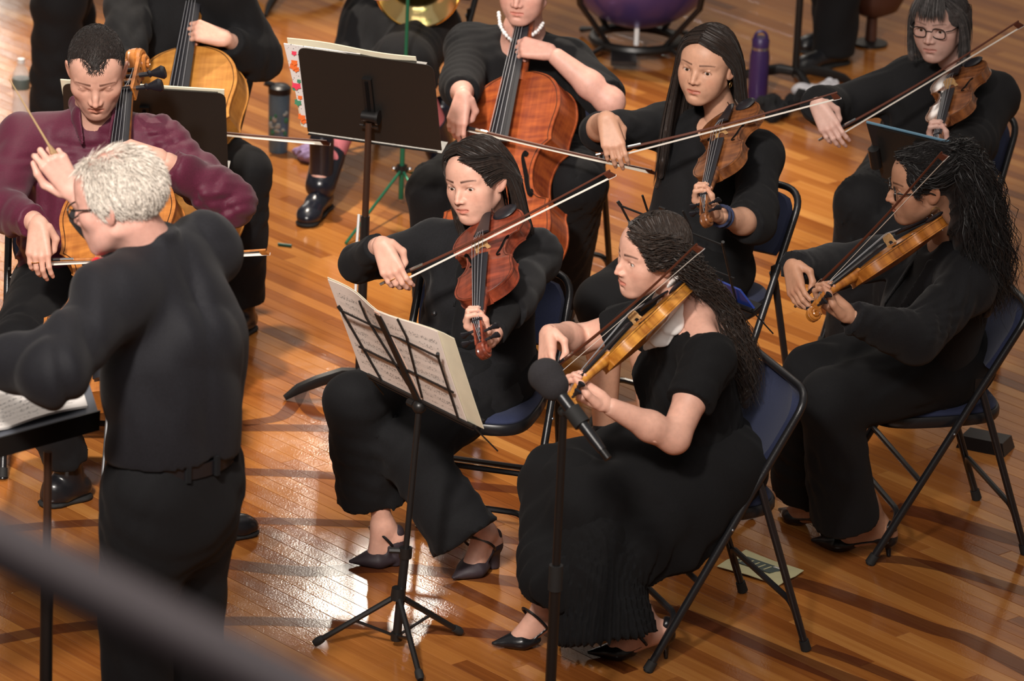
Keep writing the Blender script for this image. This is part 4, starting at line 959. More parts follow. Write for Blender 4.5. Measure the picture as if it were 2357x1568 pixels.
def dress_shoe(p, ank, toe, mname='shoe_leather', hgt=.05, boot=0.0):
    d = nrm((toe - ank) * A(1, 1, 0)); s = SDF(); heel = ank * A(1, 1, 0) - d * .045
    s.rc(heel + A(0, 0, .040), heel + d * .09 + A(0, 0, .052), .036, .036, .02); s.rc(heel + d * .08 + A(0, 0, .048), toe * A(1, 1, 0) - d * .055 + A(0, 0, .034), .038, .040, .02, flat=(A(0, 0, 1), .8))
    s.rc(toe * A(1, 1, 0) - d * .06 + A(0, 0, .030), toe * A(1, 1, 0) - d * .034 + A(0, 0, .026), .040, .032, .02, flat=(A(0, 0, 1), .72)); s.rc(heel + d * .03 + A(0, 0, .05), ank + A(0, 0, .02 + boot), .040, .044, .02)
    s.plane((0, 0, .012), (0, 0, -1)); p.cloth('shoe', s, mname, .0065)
    so = SDF(); so.rc(heel + A(0, 0, .008), heel + d * .1 + A(0, 0, .008), .040, .034, .01, flat=(A(0, 0, 1), .35)); so.rc(heel + d * .1 + A(0, 0, .008), toe * A(1, 1, 0) - d * .04 + A(0, 0, .008), .036, .042, .02, flat=(A(0, 0, 1), .3))
    so.plane((0, 0, .0008), (0, 0, -1)); p.cloth('shoe_sole', so, 'black_rubber', .007)
def temple(q):
    return [[(q * x, y, z), (q * (x * .5 + .040), y * .5 + .010, z * .8 + .010), (q * .080, -.012, z * .6 + .014), (q * .083, -.048, z * .35 - .004), (q * .078, -.085, -.03)] for x, y, z in ((.020, .086, .094), (.046, .076, .076), (.060, .062, .052), (.066, .050, .028), (.068, .042, .010), (.070, .034, -.006))]
def cap_long(s, top=.085, face=(.105, -.028, .066, .075, .088), wd=.080, low=-.09):
    s.ell((0, -.018, .038), (wd - .002, .099, top - .002), .01); s.ell((0, .020, .030), (wd - .0075, .062, .066), .02); s.ell((0, face[0], face[1]), face[2:], .012, sub=True); s.plane((0, 0, low), (0, 0, -1))
def short_hair(p, R, c, mname, N, length, mask, seed=1, scale=1.0, rad=.0008, ell=((0, -.016, .036), (.0745, .0955, .0795)), flow=(0, .6, -.2), outw=.55, base=None, jit=.35):
    r = np.random.default_rng(seed); n = r.normal(size=(N * 4, 3)); n /= np.linalg.norm(n, axis=1, keepdims=True); P = n * np.array(ell[1]) + np.array(ell[0])
    k = mask(P, r); P, n = P[k][:N], n[k][:N]; N = len(P); nn = n / np.array(ell[1]); nn /= np.linalg.norm(nn, axis=1, keepdims=True)
    fl = np.array([flow(q) for q in P]) if callable(flow) else np.broadcast_to(np.array(flow, float), P.shape); fl = fl - nn * (fl * nn).sum(1, keepdims=True) + r.normal(size=P.shape) * jit
    fl = fl - nn * (fl * nn).sum(1, keepdims=True); fl /= np.maximum(np.linalg.norm(fl, axis=1, keepdims=True), 1e-6)
    t = np.linspace(0, 1, 6)[None, :, None]; ln = length * r.uniform(.6, 1.2, (N, 1, 1))
    path = P[:, None] + ln * (nn[:, None] * outw * (t - .35 * t * t) + fl[:, None] * t * (.45 + .55 * t))
    v, f = strands(path, rad * np.array([1.1, 1, 1, .9, .7, .35])); parts = [(v * scale @ R.T + c, f, 0)]
    if base:
        s = SDF(); base(s); bv, bf = s.surf(.004, smooth=1); parts.append((bv * scale @ R.T + c, bf, 0))
    p.own(npmesh('hair', parts, [mname]), 'hair')
# ------------------------------------------------------------------ the violist
CAPL = lambda s: cap_long(s)
def person_v2():
    ch = CH['C']; f, l = ch['f'], ch['l']; pel = ch['seat'] + A(0, 0, .075) - f * .02
    p = Person('woman in dark blazer playing a red viola behind the wire music stand', ch['o'] * A(1, 1, 0))
    R, c = headframe(at(1098, 414, 12.72), (-.56, -.82, -.10), (-.24, .0, 1))
    neck = at(1134, 545, 12.80); mid = at(1115, 572, 12.80)
    shR = mid - l * .150 + A(0, 0, -.01); shL = mid + l * .150; chest = mid * .72 + pel * .28 + f * .01
    WR, ER = bow_hand(p, 'V2', (.30, -.45, -.8), shR, (-.9, .1, -.45), up=.265, fo=.235)
    rg_ = make_hand.mids[2]
    WL, EL = neck_hand(p, 'V2', .405 + .105, shL, (.35, -.3, -.9), tilt=(0, .2), up=.26, fo=.235)
    hd, ey = make_head(R, c, neck, (.047, .052), open_=.74, wide=1.04, look=(-.10, -.28), lips=(.82, .52, .50), brow=(.10, .07, .06), brow_w=1.25)
    p.skin(*hd)
    for e in ey: p.own(e, 'eye')
    for S_, E_, W_ in ((shR, ER, WR), (shL, EL, WL)): skin_arm(p, S_, E_, W_, (.040, .036, .033, .0255))
    hipR, hipL = pel - l * .09 + A(0, 0, -.01), pel + l * .09 + A(0, 0, -.01)
    kR = reach(hipR, 812, 925, .42); kL = reach(hipL, 945, 1040, .42); aR = atz(885, 1212, .12); aL = atz(1118, 1225, .12)
    core(p, pel, chest, neck, shL, shR, f, ((hipR, kR, aR), (hipL, kL, aL)))
    for a_, t_, k_ in ((aR, atz(799, 1303, .0), kR), (aL, atz(1038, 1342, .0), kL)): pump(p, a_, t_, .065, True, 'shoe_mesh', knee=k_, wide=1.12)
    p.body('skin_fair')
    s = SDF(); torso(s, pel, chest, neck - A(0, 0, .035), shL, shR, f, (.150, .150, .125), bust=.055, grow=.008)
    s.rc(shR, ER, .064, .056, .04); s.rc(shL, EL, .064, .066, .04); s.rc(EL + (shL - EL) * .3, EL + (WL - EL) * .30, .066, .060, .03, capb=True)
    s.rc(pel + A(0, 0, .02), pel + f * .06 + A(0, 0, -.03), .165, .160, .05, flat=(A(0, 0, 1), .8))
    s.ell(neck + f * .06 + A(0, 0, .01), (.055, .06, .06), .02, sub=True)
    s.plane((0, 0, .446), (0, 0, -1)); p.cloth('blazer', s, 'cloth_charcoal', .0085, wrinkle(2, .006, 11))
    for E_, W_, S_ in ((ER, WR, shR), (EL, WL, shL)):
        s = SDF(); s.rc(E_ + (S_ - E_) * .2, E_, .050, .050, .02); s.rc(E_, E_ + (W_ - E_) * .82, .050, .038, .03, capb=True); p.cloth('blouse_sleeve', s, 'cloth_black', .006, wrinkle(3, .003, 20))
    s = SDF(); s.rc(chest + f * .085 + A(0, 0, .06), chest + f * .11 + A(0, 0, -.12), .05, .05, .03)
    p.cloth('blouse', s, 'cloth_black', .006, wrinkle(3, .003, 20))
    for q in (-1, 1):
        s = SDF(); s.chain([neck + l * q * .062 + A(0, 0, .012), neck + f * .075 + l * q * .070 + A(0, 0, -.055), chest + f * .132 + l * q * .045 + A(0, 0, -.03)], [.020, .032, .010], .01, flat=(nrm(f + l * q * .5), .22)); p.cloth('lapel', s, 'cloth_charcoal', .005)
    hemR = atz(858, 1142, .20); hemL = atz(1070, 1238, .16)
    s = SDF(); s.rc(pel - f * .03, pel + f * .04, .165, .15, .05, flat=(A(0, 0, 1), .78))
    for h_, k_, m_ in ((hipR, kR, hemR), (hipL, kL, hemL)):
        s.rc(h_, k_, .100, .080, .045); s.rc(k_, m_, .082, .104, .03, flat=(nrm(np.cross(m_ - k_, l)), .8), capb=True)
    p.cloth('trousers', s, 'cloth_trouser', .011, wrinkle(4, .007, 8))
    R2 = R; rgt = [
        [(0, .062, .106), (.045, .066, .088), (.070, .045, .035), (.074, .030, -.040), (.072, .030, -.110), (.070, .020, -.190)],
        [(0, .030, .116), (.055, .030, .094), (.082, .005, .035), (.083, -.005, -.050), (.078, -.005, -.130), (.070, -.020, -.210)],
        [(0, -.02, .120), (.055, -.030, .094), (.084, -.050, .02), (.084, -.060, -.060), (.078, -.055, -.150), (.060, -.060, -.240)],
        [(0, -.06, .106), (.045, -.085, .070), (.062, -.105, 0), (.062, -.110, -.080), (.055, -.095, -.170), (.045, -.09, -.260)],
        [(0, -.09, .070), (.010, -.118, .030), (.015, -.124, -.040), (.012, -.118, -.110), (.01, -.10, -.190), (.0, -.10, -.270)]]
    lft = [
        [(0, .062, .106), (-.040, .064, .090), (-.068, .030, .055), (-.081, -.015, .022), (-.082, -.045, -.030), (-.080, -.055, -.110), (-.082, -.06, -.20)],
        [(0, .030, .116), (-.050, .028, .098), (-.078, -.005, .055), (-.086, -.040, .010), (-.086, -.060, -.060), (-.086, -.066, -.140), (-.09, -.07, -.24)],
        [(0, -.02, .120), (-.052, -.032, .096), (-.082, -.058, .030), (-.084, -.075, -.030), (-.084, -.08, -.120), (-.088, -.085, -.19), (-.09, -.09, -.27)],
        [(0, -.06, .106), (-.045, -.085, .070), (-.062, -.105, .0), (-.062, -.110, -.080), (-.062, -.105, -.150), (-.065, -.10, -.22), (-.06, -.1, -.28)],
        [(0, -.09, .070), (-.010, -.118, .030), (-.015, -.124, -.040), (-.012, -.118, -.110), (-.01, -.11, -.17), (-.01, -.10, -.22), (-.0, -.10, -.27)]]
    p.own(make_hair(R, c, [rgt, lft, temple(-1)], 3000, CAPL, 'hair_dark', None, rad=.0010, jitter=.003, base_r=(.006, .012), seed=5))
    # blazer button and lapel pin chain
    p.mb('button', MB().ball(at(1000, 722, 12.52), .008, 10, 6), 'black_vinyl')
    finger_ring(p, rg_)
person_v2()
# ------------------------------------------------------------------ the front violinist in the pleated dress
def person_v1():
    ch = CH['A']; f, l = ch['f'], ch['l']; pel = ch['seat'] + A(0, 0, .085)
    p = Person('woman in a black pleated dress with long curly hair playing a golden violin', ch['o'] * A(1, 1, 0))
    R, c = headframe(at(1500, 588, 12.10), (-.89, -.45, -.06), (.03, -.06, 1))
    neck = at(1588, 722, 12.13); mid = at(1592, 768, 12.14)
    shR = mid - l * .155 + f * .03; shL = mid + l * .165 + f * .02; chest = mid * .70 + pel * .30
    WR, ER = bow_hand(p, 'V1', (-.30, -.25, -.92), shR, (-.2, .8, -.5), curls=((8, 26, 16), (12, 30, 18), (16, 32, 18), (18, 30, 18)))
    WL, EL = neck_hand(p, 'V1', .356 + .108, shL, (.1, -.5, -.9), tilt=(.1, .25), up=.27, fo=.24)
    hd, ey = make_head(R, c, neck, (.045, .050), open_=.85, wide=1.03, nose=1.03, look=(.10, -.12), lips=(.82, .52, .50), brow=(.07, .05, .045), brow_w=1.3,
        chest=[(neck, shL + A(0, 0, .0), .045, .044, .03), (neck, shR, .045, .044, .03), (neck - f * .02, chest - f * .03 + A(0, 0, .10), .050, .075, .05)], h=.0029)
    p.skin(*hd)
    for e in ey: p.own(e, 'eye')
    for S_, E_, W_ in ((shR, ER, WR), (shL, EL, WL)): skin_arm(p, S_, E_, W_, (.047, .041, .038, .0255))
    hipR, hipL = pel - l * .095, pel + l * .095
    kR = hipR + f * .36 + A(0, 0, -.075); kL = hipL + f * .35 + A(0, 0, -.085); aR = atz(1258, 1400, .115); aL = atz(1503, 1452, .085)
    core(p, pel, chest, neck - A(0, 0, .08), shL, shR, f, ((hipR, kR, aR), (hipL, kL, aL)))
    pump(p, aR, atz(1127, 1492, .0), .075, False, 'shoe_leather', knee=kR); pump(p, aL, atz(1347, 1512, .0), .07, False, 'shoe_leather', knee=kL)
    p.body('skin_fair')
    # bodice with short sleeves and a wide neckline
    s = SDF(); torso(s, pel, chest, neck - A(0, 0, .09), shL - A(0, 0, .02), shR - A(0, 0, .02), f, (.150, .135, .122), bust=.062, grow=.006, sh=.05)
    for S_, E_ in ((shL, EL), (shR, ER)): s.rc(S_ - A(0, 0, .012), S_ + (E_ - S_) * .58, .068, .066, .03, capb=True)
    s.rc(pel + A(0, 0, .08), pel + A(0, 0, -.01), .150, .168, .05, flat=(f, .86))
    s.ell(neck + A(0, 0, .045), (.115, .115, .095), .02, sub=True)
    s.plane((0, 0, .446), (0, 0, -1)); p.cloth('bodice', s, 'cloth_dress', .0075, wrinkle(12, .005, 14))
    # tiered skirt
    def pleats(amp, n):
        def g(P):
            ctr = A(1405, 1250); a = np.arctan2(P[:, 1] - hem[1], P[:, 0] - hem[0]); return amp * np.sin(a * n + 2 * np.sin(P[:, 2] * 9)) * np.clip((.55 - P[:, 2]) / .3, .1, 1) + .003 * np.sin(P @ A(40, 55, 25))
        return g
    hem = atz(1392, 1446, .125); kn = (kR + kL) / 2
    s = SDF(); s.rc(pel - f * .02, pel + f * .08, .178, .165, .06, flat=(A(0, 0, 1), .72))
    for h_, k_ in ((hipR, kR), (hipL, kL)): s.rc(h_ - A(0, 0, .02), k_, .105, .090, .05)
    for h_, k_ in ((hipL, kL),): s.rc(h_ + l * .05 - f * .06, h_ + l * .07 + f * .10 + A(0, 0, -.22), .10, .075, .06); s.rc(h_ + l * .06 + f * .12 + A(0, 0, -.1), k_ + l * .06 + A(0, 0, -.25), .09, .10, .06)
    tier = kn * .45 + hem * .55
    s.rc(kn + A(0, 0, -.02), tier, .125, .155, .06, flat=(f, .80)); 
    s.rc(kR + A(0, 0, -.02), atz(1262, 1322, .27), .095, .085, .05); s.plane(tier + A(0, 0, -.06) - f * 0, (-f[0] * .25, -f[1] * .25, -1))
    p.cloth('skirt_tier', s, 'cloth_dress', .0085, pleats(.007, 34))
    s = SDF(); s.rc(tier + A(0, 0, .06), hem + A(0, 0, -.02), .150, .172, .05, flat=(f, .78), capb=True); s.rc(kn, tier, .12, .14, .05, flat=(f, .8))
    p.cloth('skirt_hem', s, 'cloth_dress', .0075, pleats(.008, 40))
    g1 = []
    for i, (x0, y0, z0) in enumerate(((-.012, .074, .100), (-.020, .040, .116), (-.020, -.01, .122), (-.015, -.05, .112), (-.01, -.08, .09))):
        t = i / 4; g1.append([(x0, y0, z0), (-.062, y0 * .55 - .01, .070 - .01 * i), (-.078, -.040 - .012 * i, .020), (-.070 + .006 * i, -.100 - .006 * i, -.055), (-.095 + .016 * i, -.160 - .010 * i, -.14), (-.105 + .018 * i, -.205 - .010 * i, -.24), (-.105 + .016 * i, -.240 - .010 * i, -.36), (-.10 + .012 * i, -.255 - .006 * i, -.46)])
    g2 = []
    for i, (x0, y0, z0) in enumerate(((-.012, .074, .100), (-.012, .040, .116), (-.008, -.01, .122), (0, -.05, .112), (0, -.08, .09))):
        g2.append([(x0, y0, z0), (.055, y0 * .55 - .01, .075 - .01 * i), (.078, -.042 - .010 * i, .020), (.050 - .006 * i, -.098 - .003 * i, -.055), (-.02, -.165 - .008 * i, -.14), (-.035, -.215 - .010 * i, -.24), (-.045, -.255 - .01 * i, -.36), (-.05, -.27, -.44)])
    p.own(make_hair(R, c, [g1, g2, [[*g[:4], (-.07, -.11, -.06), (-.08, -.13, -.10)] for g in temple(-1)]], 3700, CAPL, 'hair_brown', None, rad=.0009, jitter=.011, curl=.009, curl_f=36, base_r=(.004, .026), seed=8, M=34, h=.006))
person_v1()
# ------------------------------------------------------------------ violinist with long straight hair
def person_v3():
    ch = CH['D']; f, l = ch['f'], ch['l']; pel = ch['seat'] + A(0, 0, .085)
    p = Person('woman with long straight dark hair in a black cardigan playing a brown violin', ch['o'] * A(1, 1, 0))
    R, c = headframe(at(1628, 148, 13.76), (-.42, -.90, -.03), (.05, .0, 1))
    neck = at(1668, 292, 13.82); mid = at(1650, 330, 13.82)
    shR = mid - l * .155 + A(-.02, 0, .02); shL = mid + l * .165 + f * .02; chest = mid * .70 + pel * .30
    WR, ER = bow_hand(p, 'V3', (.16, -.42, -.9), shR, (-.9, .0, -.25), curls=((8, 26, 16), (10, 28, 16), (12, 30, 18), (16, 30, 18)))
    WL, EL = neck_hand(p, 'V3', .37 + .10, shL, (.45, -.1, -.9), tilt=(0, .2))
    hd, ey = make_head(R, c, neck, (.045, .050), open_=.72, wide=1.08, nose=.93, look=(-.15, -.16), lips=(.80, .48, .47), brow=(.14, .10, .09), cheeks=1.15, chest=[(neck, chest + A(0, 0, .06) + f * .04, .05, .07, .04)])
    p.skin(*hd)
    for e in ey: p.own(e, 'eye')
    for S_, E_, W_ in ((shR, ER, WR), (shL, EL, WL)): skin_arm(p, S_, E_, W_)
    hipR, hipL = pel - l * .09, pel + l * .09; aR = atz(1392, 1010, .10); aL = atz(1500, 1020, .10); kR = ik(hipR, aR, .43, .42, f + A(0, 0, .6)); kL = ik(hipL, aL, .43, .42, f + A(0, 0, .6))
    core(p, pel, chest, neck - A(0, 0, .06), shL, shR, f, ())
    for h_, k_, a_ in ((hipR, kR, aR), (hipL, kL, aL)):
        s = SDF(); s.rc(h_, k_, .07, .054, .03); s.rc(k_, k_ * .7 + a_ * .3, .052, .055, .03); s.rc(k_ * .7 + a_ * .3, a_, .055, .033, .03); v, fc = s.surf(.006); p.skin((v, fc, 0, None)); dress_shoe(p, a_, a_ + f * .17)
    p.body('skin_warm')
    s = SDF(); torso(s, pel, chest, neck - A(0, 0, .05), shL, shR, f, (.150, .145, .125), bust=.055, grow=.01)
    s.rc(shR, ER, .062, .058, .04); s.rc(ER + (shR - ER) * .25, ER + (shR - ER) * .02, .058, .056, .02, capb=True); s.rc(shL, EL, .064, .066, .04); s.rc(EL + (shL - EL) * .2, EL + (WL - EL) * .28, .064, .058, .03, capb=True)
    s.rc(chest, pel + f * .02 + A(0, 0, -.02), .15, .18, .05, flat=(f, .8)); s.ell(neck + f * .055 + A(0, 0, .015), (.06, .06, .075), .02, sub=True)
    s.plane((0, 0, .446), (0, 0, -1)); p.cloth('cardigan', s, 'cloth_black', .0085, wrinkle(22, .006, 12))
    s = SDF(); s.rc(pel, pel + f * .06, .17, .16, .05, flat=(A(0, 0, 1), .75))
    for h_, k_ in ((hipR, kR), (hipL, kL)): s.rc(h_, k_, .10, .085, .05)
    s.rc(kR, kL, .08, .08, .04); p.cloth('skirt', s, 'cloth_dress', .009, wrinkle(23, .005, 9))
    rg = [[(0, .078, .098), (.045, .070, .080), (.073, .042, .030), (.083, .036, -.040), (.090, .045, -.13), (.088, .07, -.24), (.085, .085, -.36)],
          [(0, .045, .115), (.055, .038, .092), (.084, .012, .035), (.093, .008, -.050), (.100, .02, -.14), (.10, .05, -.26), (.10, .07, -.40)],
          [(0, -.01, .122), (.058, -.02, .092), (.090, -.035, .02), (.098, -.04, -.060), (.10, -.03, -.15), (.105, -.0, -.28), (.105, .03, -.42)],
          [(0, -.055, .112), (.045, -.085, .070), (.072, -.095, 0), (.08, -.10, -.080), (.075, -.095, -.17), (.07, -.08, -.28), (.06, -.07, -.40)],
          [(0, -.09, .080), (.010, -.118, .030), (.015, -.126, -.040), (.015, -.122, -.110), (.015, -.115, -.19), (.01, -.11, -.3), (.01, -.1, -.42)]]
    lf = [[(0, .078, .098), (-.040, .072, .082), (-.070, .035, .045), (-.084, -.005, .010), (-.088, -.035, -.05), (-.098, -.05, -.13), (-.115, -.065, -.22), (-.12, -.07, -.27)],
          [(0, .045, .115), (-.052, .038, .094), (-.084, .000, .045), (-.092, -.030, -.010), (-.096, -.050, -.08), (-.108, -.06, -.15), (-.13, -.07, -.25), (-.13, -.075, -.31)]] + \
         [[(-q[0], q[1], q[2]) for q in g] + [(-g[-1][0], g[-1][1], g[-1][2] - .01)] for g in rg[2:]]
    lf[2] = [(0, -.01, .122), (-.058, -.02, .094), (-.090, -.045, .02), (-.098, -.06, -.050), (-.105, -.068, -.12), (-.12, -.075, -.19), (-.135, -.08, -.27), (-.135, -.085, -.34)]
    p.own(make_hair(R, c, [rg, lf], 3000, lambda s: cap_long(s, .086), 'hair_dark', None, rad=.0010, jitter=.003, base_r=(.006, .013), seed=11))
    p.mb('earring', MB().tube([R @ A(-.080, -.006 + .009 * math.cos(t), -.050 + .009 * math.sin(t)) + c for t in np.linspace(0, 6.28, 17)], .0011, 6), 'gold')
    fd = nrm(EL - WL); side = nrm(np.cross(fd, A(0, 1, 0)))
    for k in range(2): p.mb('hair_tie', MB().tube([WL + fd * (.02 + .022 * k) + .032 * (side * math.cos(t) + np.cross(fd, side) * math.sin(t)) for t in np.linspace(0, 6.28, 17)], .0045, 6), 'navy_fabric')
person_v3()
# ------------------------------------------------------------------ curly-haired violinist at right
def person_v4():
    ch = CH['B']; f, l = ch['f'], ch['l']; pel = ch['seat'] + A(0, 0, .085)
    p = Person('woman with big dark curls and hoop earrings in black blazer playing an amber violin', ch['o'] * A(1, 1, 0))
    R, c = headframe(at(2126, 424, 12.76), (-.97, -.17, -.13), (.0, -.06, 1))
    neck = at(2192, 560, 12.84); mid = at(2200, 612, 12.86)
    shR = mid - l * .16 + f * .03; shL = mid + l * .17 + f * .02; chest = mid * .70 + pel * .30
    WR, ER = bow_hand(p, 'V4', (-.15, -.35, -.9), shR, (-.3, .8, -.5), curls=((10, 28, 16), (14, 30, 18), (18, 32, 18), (18, 30, 18)))
    WL, EL = neck_hand(p, 'V4', .356 + .105, shL, (.3, -.35, -.9), tilt=(.1, .3))
    hd, ey = make_head(R, c, neck, (.047, .053), open_=.70, wide=1.0, nose=1.02, look=(.0, -.3), lips=(.80, .50, .48), brow=(.10, .07, .06), brow_w=1.2)
    p.skin(*hd)
    for e in ey: p.own(e, 'eye')
    for S_, E_, W_ in ((shR, ER, WR), (shL, EL, WL)): skin_arm(p, S_, E_, W_)
    hipR, hipL = pel - l * .10, pel + l * .10; kR = reach(hipR, 1872, 868, .42); kL = reach(hipL, 1908, 926, .42); aR = atz(1880, 1150, .11); aL = atz(2020, 1205, .10)
    core(p, pel, chest, neck, shL, shR, f, ((hipR, kR, aR), (hipL, kL, aL)))
    pump(p, aL, atz(1862, 1252, .0), .055, False, 'shoe_leather', strap=False, wide=1.1, knee=kL); pump(p, aR, atz(1790, 1180, 0), .055, False, 'shoe_leather', strap=False, knee=kR)
    p.body('skin_tan')
    s = SDF(); torso(s, pel, chest, neck - A(0, 0, .02), shL, shR, f, (.165, .160, .14), bust=.07, grow=.012)
    sleeve(s, shL, EL, WL, (.074, .068, .062, .046), .95); sleeve(s, shR, ER, WR, (.070, .062, .056, .044), .93)
    s.rc(pel + A(0, 0, .09), pel + f * .03 + A(0, 0, -.04), .16, .19, .05, flat=(f, .86)); s.ell(neck + f * .06 + A(0, 0, .03), (.05, .05, .06), .02, sub=True)
    s.plane((0, 0, .446), (0, 0, -1)); p.cloth('blazer', s, 'cloth_charcoal', .0085, wrinkle(32, .008, 13))
    for q in (-1, 1):
        s = SDF(); s.chain([neck - f * .03 + l * q * .066 + A(0, 0, .015), neck + f * .075 + l * q * .070 + A(0, 0, -.055), chest + f * .165 + l * q * .055 + A(0, 0, -.04)], [.022, .034, .012], .01, flat=(nrm(f + l * q * .5), .22)); p.cloth('lapel', s, 'cloth_charcoal', .005)
    s = SDF(); s.rc(pel - f * .04, pel + f * .05, .185, .17, .05, flat=(A(0, 0, 1), .75)); hemR = atz(1850, 1118, .13); hemL = atz(1945, 1190, .14)
    for h_, k_, m_ in ((hipR, kR, hemR), (hipL, kL, hemL)): s.rc(h_, k_, .118, .088, .05); s.rc(k_, m_, .088, .108, .03, flat=(f, .92), capb=True)
    p.cloth('trousers', s, 'cloth_trouser', .011, wrinkle(33, .006, 8))
    glasses(p, R, c)
    p.mb('earring', MB().tube([R @ A(-.080, -.012 + .014 * math.cos(t), -.058 + .016 * math.sin(t)) + c for t in np.linspace(0, 6.28, 21)], .0013, 6), 'gold')
    fan = []
    for i, a in enumerate(np.linspace(-1.0, 1.0, 7)):
        fan.append([(.050 * a, .068 - .03 * abs(a), .098 - .03 * abs(a)), (.078 * a, .01, .098 - .06 * abs(a)), (.055 * a, -.070, .085 - .03 * abs(a)), (.025 * a, -.105, .075), (.07 * a, -.125 - .02 * (1 - a * a), .05), (.090 * a - .02, -.135 - .04 * (1 - a * a), -.05), (.095 * a - .03, -.14 - .045 * (1 - a * a), -.17), (.090 * a - .03, -.145 - .045 * (1 - a * a), -.28), (.06 * a - .03, -.145 - .03 * (1 - a * a), -.38)])
    def cap4(s):
        cap_long(s); s.chain([(0, -.10, .06), (-.02, -.125, -.02), (-.03, -.13, -.14), (-.03, -.14, -.26), (-.03, -.14, -.33)], [.040, .058, .064, .056, .03], .03)
    p.own(make_hair(R, c, [fan], 3600, cap4, 'hair_black', None, rad=.0009, jitter=.020, curl=.012, curl_f=38, base_r=(.003, .030), seed=14, M=34, h=.007))
    side = [[(-.06, .055, .06), (-.074, .05, .035), (-.077, .045, .01), (-.079, .04, -.012)], [(-.066, .04, .06), (-.078, .035, .035), (-.081, .03, .01), (-.082, .03, -.01)]]
    p.own(make_hair(R, c, [side], 60, None, 'hair_black', None, rad=.0009, jitter=.004, curl=.006, curl_f=20, base_r=(.001, .001), mass=False, name='hair_wisps', push=None))
person_v4()
# ------------------------------------------------------------------ grey-haired violinist at the upper right
def person_v5():
    ch = CH['E']; f, l = ch['f'], ch['l']; pel = ch['seat'] + A(0, 0, .085)
    p = Person('woman with shoulder-length grey-black hair, fringe and glasses in loose black top at the upper right', ch['o'] * A(1, 1, 0))
    R, c = headframe(at(2163, 52, 14.45), (-.42, -.90, -.10), (-.06, .0, 1))
    neck = at(2205, 165, 14.52); mid = at(2195, 205, 14.54); shR = mid - l * .15; shL = mid + l * .145; chest = mid * .7 + pel * .3
    WR, ER = bow_hand(p, 'V5', (.0, -.35, -.93), shR, (-.9, .1, -.5), curls=((8, 26, 16), (10, 28, 16), (12, 30, 18), (16, 30, 18)))
    WL, EL = neck_hand(p, 'V5', .356 + .07, shL, (.05, -.35, -1), tilt=(0, .2), up=.26, fo=.235)
    hd, ey = make_head(R, c, neck, (.048, .054), open_=.62, wide=1.02, nose=.95, look=(0, -.2), lips=(.86, .62, .60), brow=(.4, .35, .33))
    p.skin(*hd)
    for e in ey: p.own(e, 'eye')
    for S_, E_, W_ in ((shR, ER, WR), (shL, EL, WL)): skin_arm(p, S_, E_, W_)
    hipR, hipL = pel - l * .10, pel + l * .10; kR = reach(hipR, 1985, 470, .43); kL = reach(hipL, 2080, 545, .43); aR = kR * A(1, 1, 0) + A(0, .03, .10); aL = kL * A(1, 1, 0) + A(0, .03, .10)
    core(p, pel, chest, neck, shL, shR, f, ((hipR, kR, aR), (hipL, kL, aL)))
    for a_ in (aR, aL): dress_shoe(p, a_, a_ + f * .16)
    p.body('skin_mauve')
    s = SDF(); torso(s, pel, chest, neck - A(0, 0, .02), shL, shR, f, (.165, .150, .128), bust=.055, grow=.010); sleeve(s, shR, ER, WR, (.070, .066, .066, .058), .93); sleeve(s, shL, EL, WL, (.072, .070, .066, .05), .9); s.rc(chest, pel - A(0, 0, .03), .17, .21, .06, flat=(f, .85))
    s.plane((0, 0, .446), (0, 0, -1)); p.cloth('tunic', s, 'cloth_black', .0085, wrinkle(42, .006, 11))
    s = SDF(); s.rc(pel, pel + f * .05, .18, .17, .05, flat=(A(0, 0, 1), .75))
    for h_, k_, a_ in ((hipR, kR, aR), (hipL, kL, aL)): s.rc(h_, k_, .11, .088, .05); s.rc(k_, a_ + A(0, 0, .03), .085, .085, .03, capb=True)
    p.cloth('trousers', s, 'cloth_trouser', .011, wrinkle(43, .006, 16))
    glasses(p, R, c, rim=.0019)
    rg = []
    for i, (x0, y0) in enumerate(((.0, .06), (0, .03), (0, -.02), (0, -.06), (0, -.085))):
        z0 = (.104, .117, .121, .108, .075)[i]; rg.append([(x0, y0, z0), (.05, y0 * .9, .09 - .012 * i), (.085 - .008 * i, .03 - .035 * i, .02), (.092 - .012 * i, .022 - .035 * i, -.06), (.088 - .014 * i, .025 - .035 * i, -.125)])
    lf = [[(-q[0], q[1], q[2]) for q in g] for g in rg]
    fr = [[(x * .4, .03, .118), (x * .8, .075, .105), (x, .099, .072), (x * 1.05, .100, .038)] for x in np.linspace(-.055, .055, 7)]
    p.own(make_hair(R, c, [rg, lf], 2200, lambda s: cap_long(s, .087, wd=.082), 'hair_grey_dark', None, rad=.0011, jitter=.004, base_r=(.006, .014), seed=21))
    p.own(make_hair(R, c, [fr], 260, None, 'hair_grey_dark', None, rad=.0012, jitter=.004, base_r=(.001, .002), mass=False, seed=22, name='fringe', push=None, length_jit=.3))
    for k in range(14):
        t = k / 14 * 6.28; fd = nrm(ER - WR); u = nrm(np.cross(fd, A(0, 0, 1))); w = np.cross(fd, u)
        p.mb('bead', MB().ball(WR + fd * .03 + (u * math.cos(t) + w * math.sin(t)) * .031, .0065, 8, 6), ('bead_red', 'bead_blue', 'bead_green', 'bead_teal')[k % 4])
for n_, c_ in (('bead_red', (.35, .03, .04)), ('bead_blue', (.04, .08, .35)), ('bead_green', (.03, .15, .08)), ('bead_teal', (.05, .18, .25))): mat(n_, c_, .25)
person_v5()
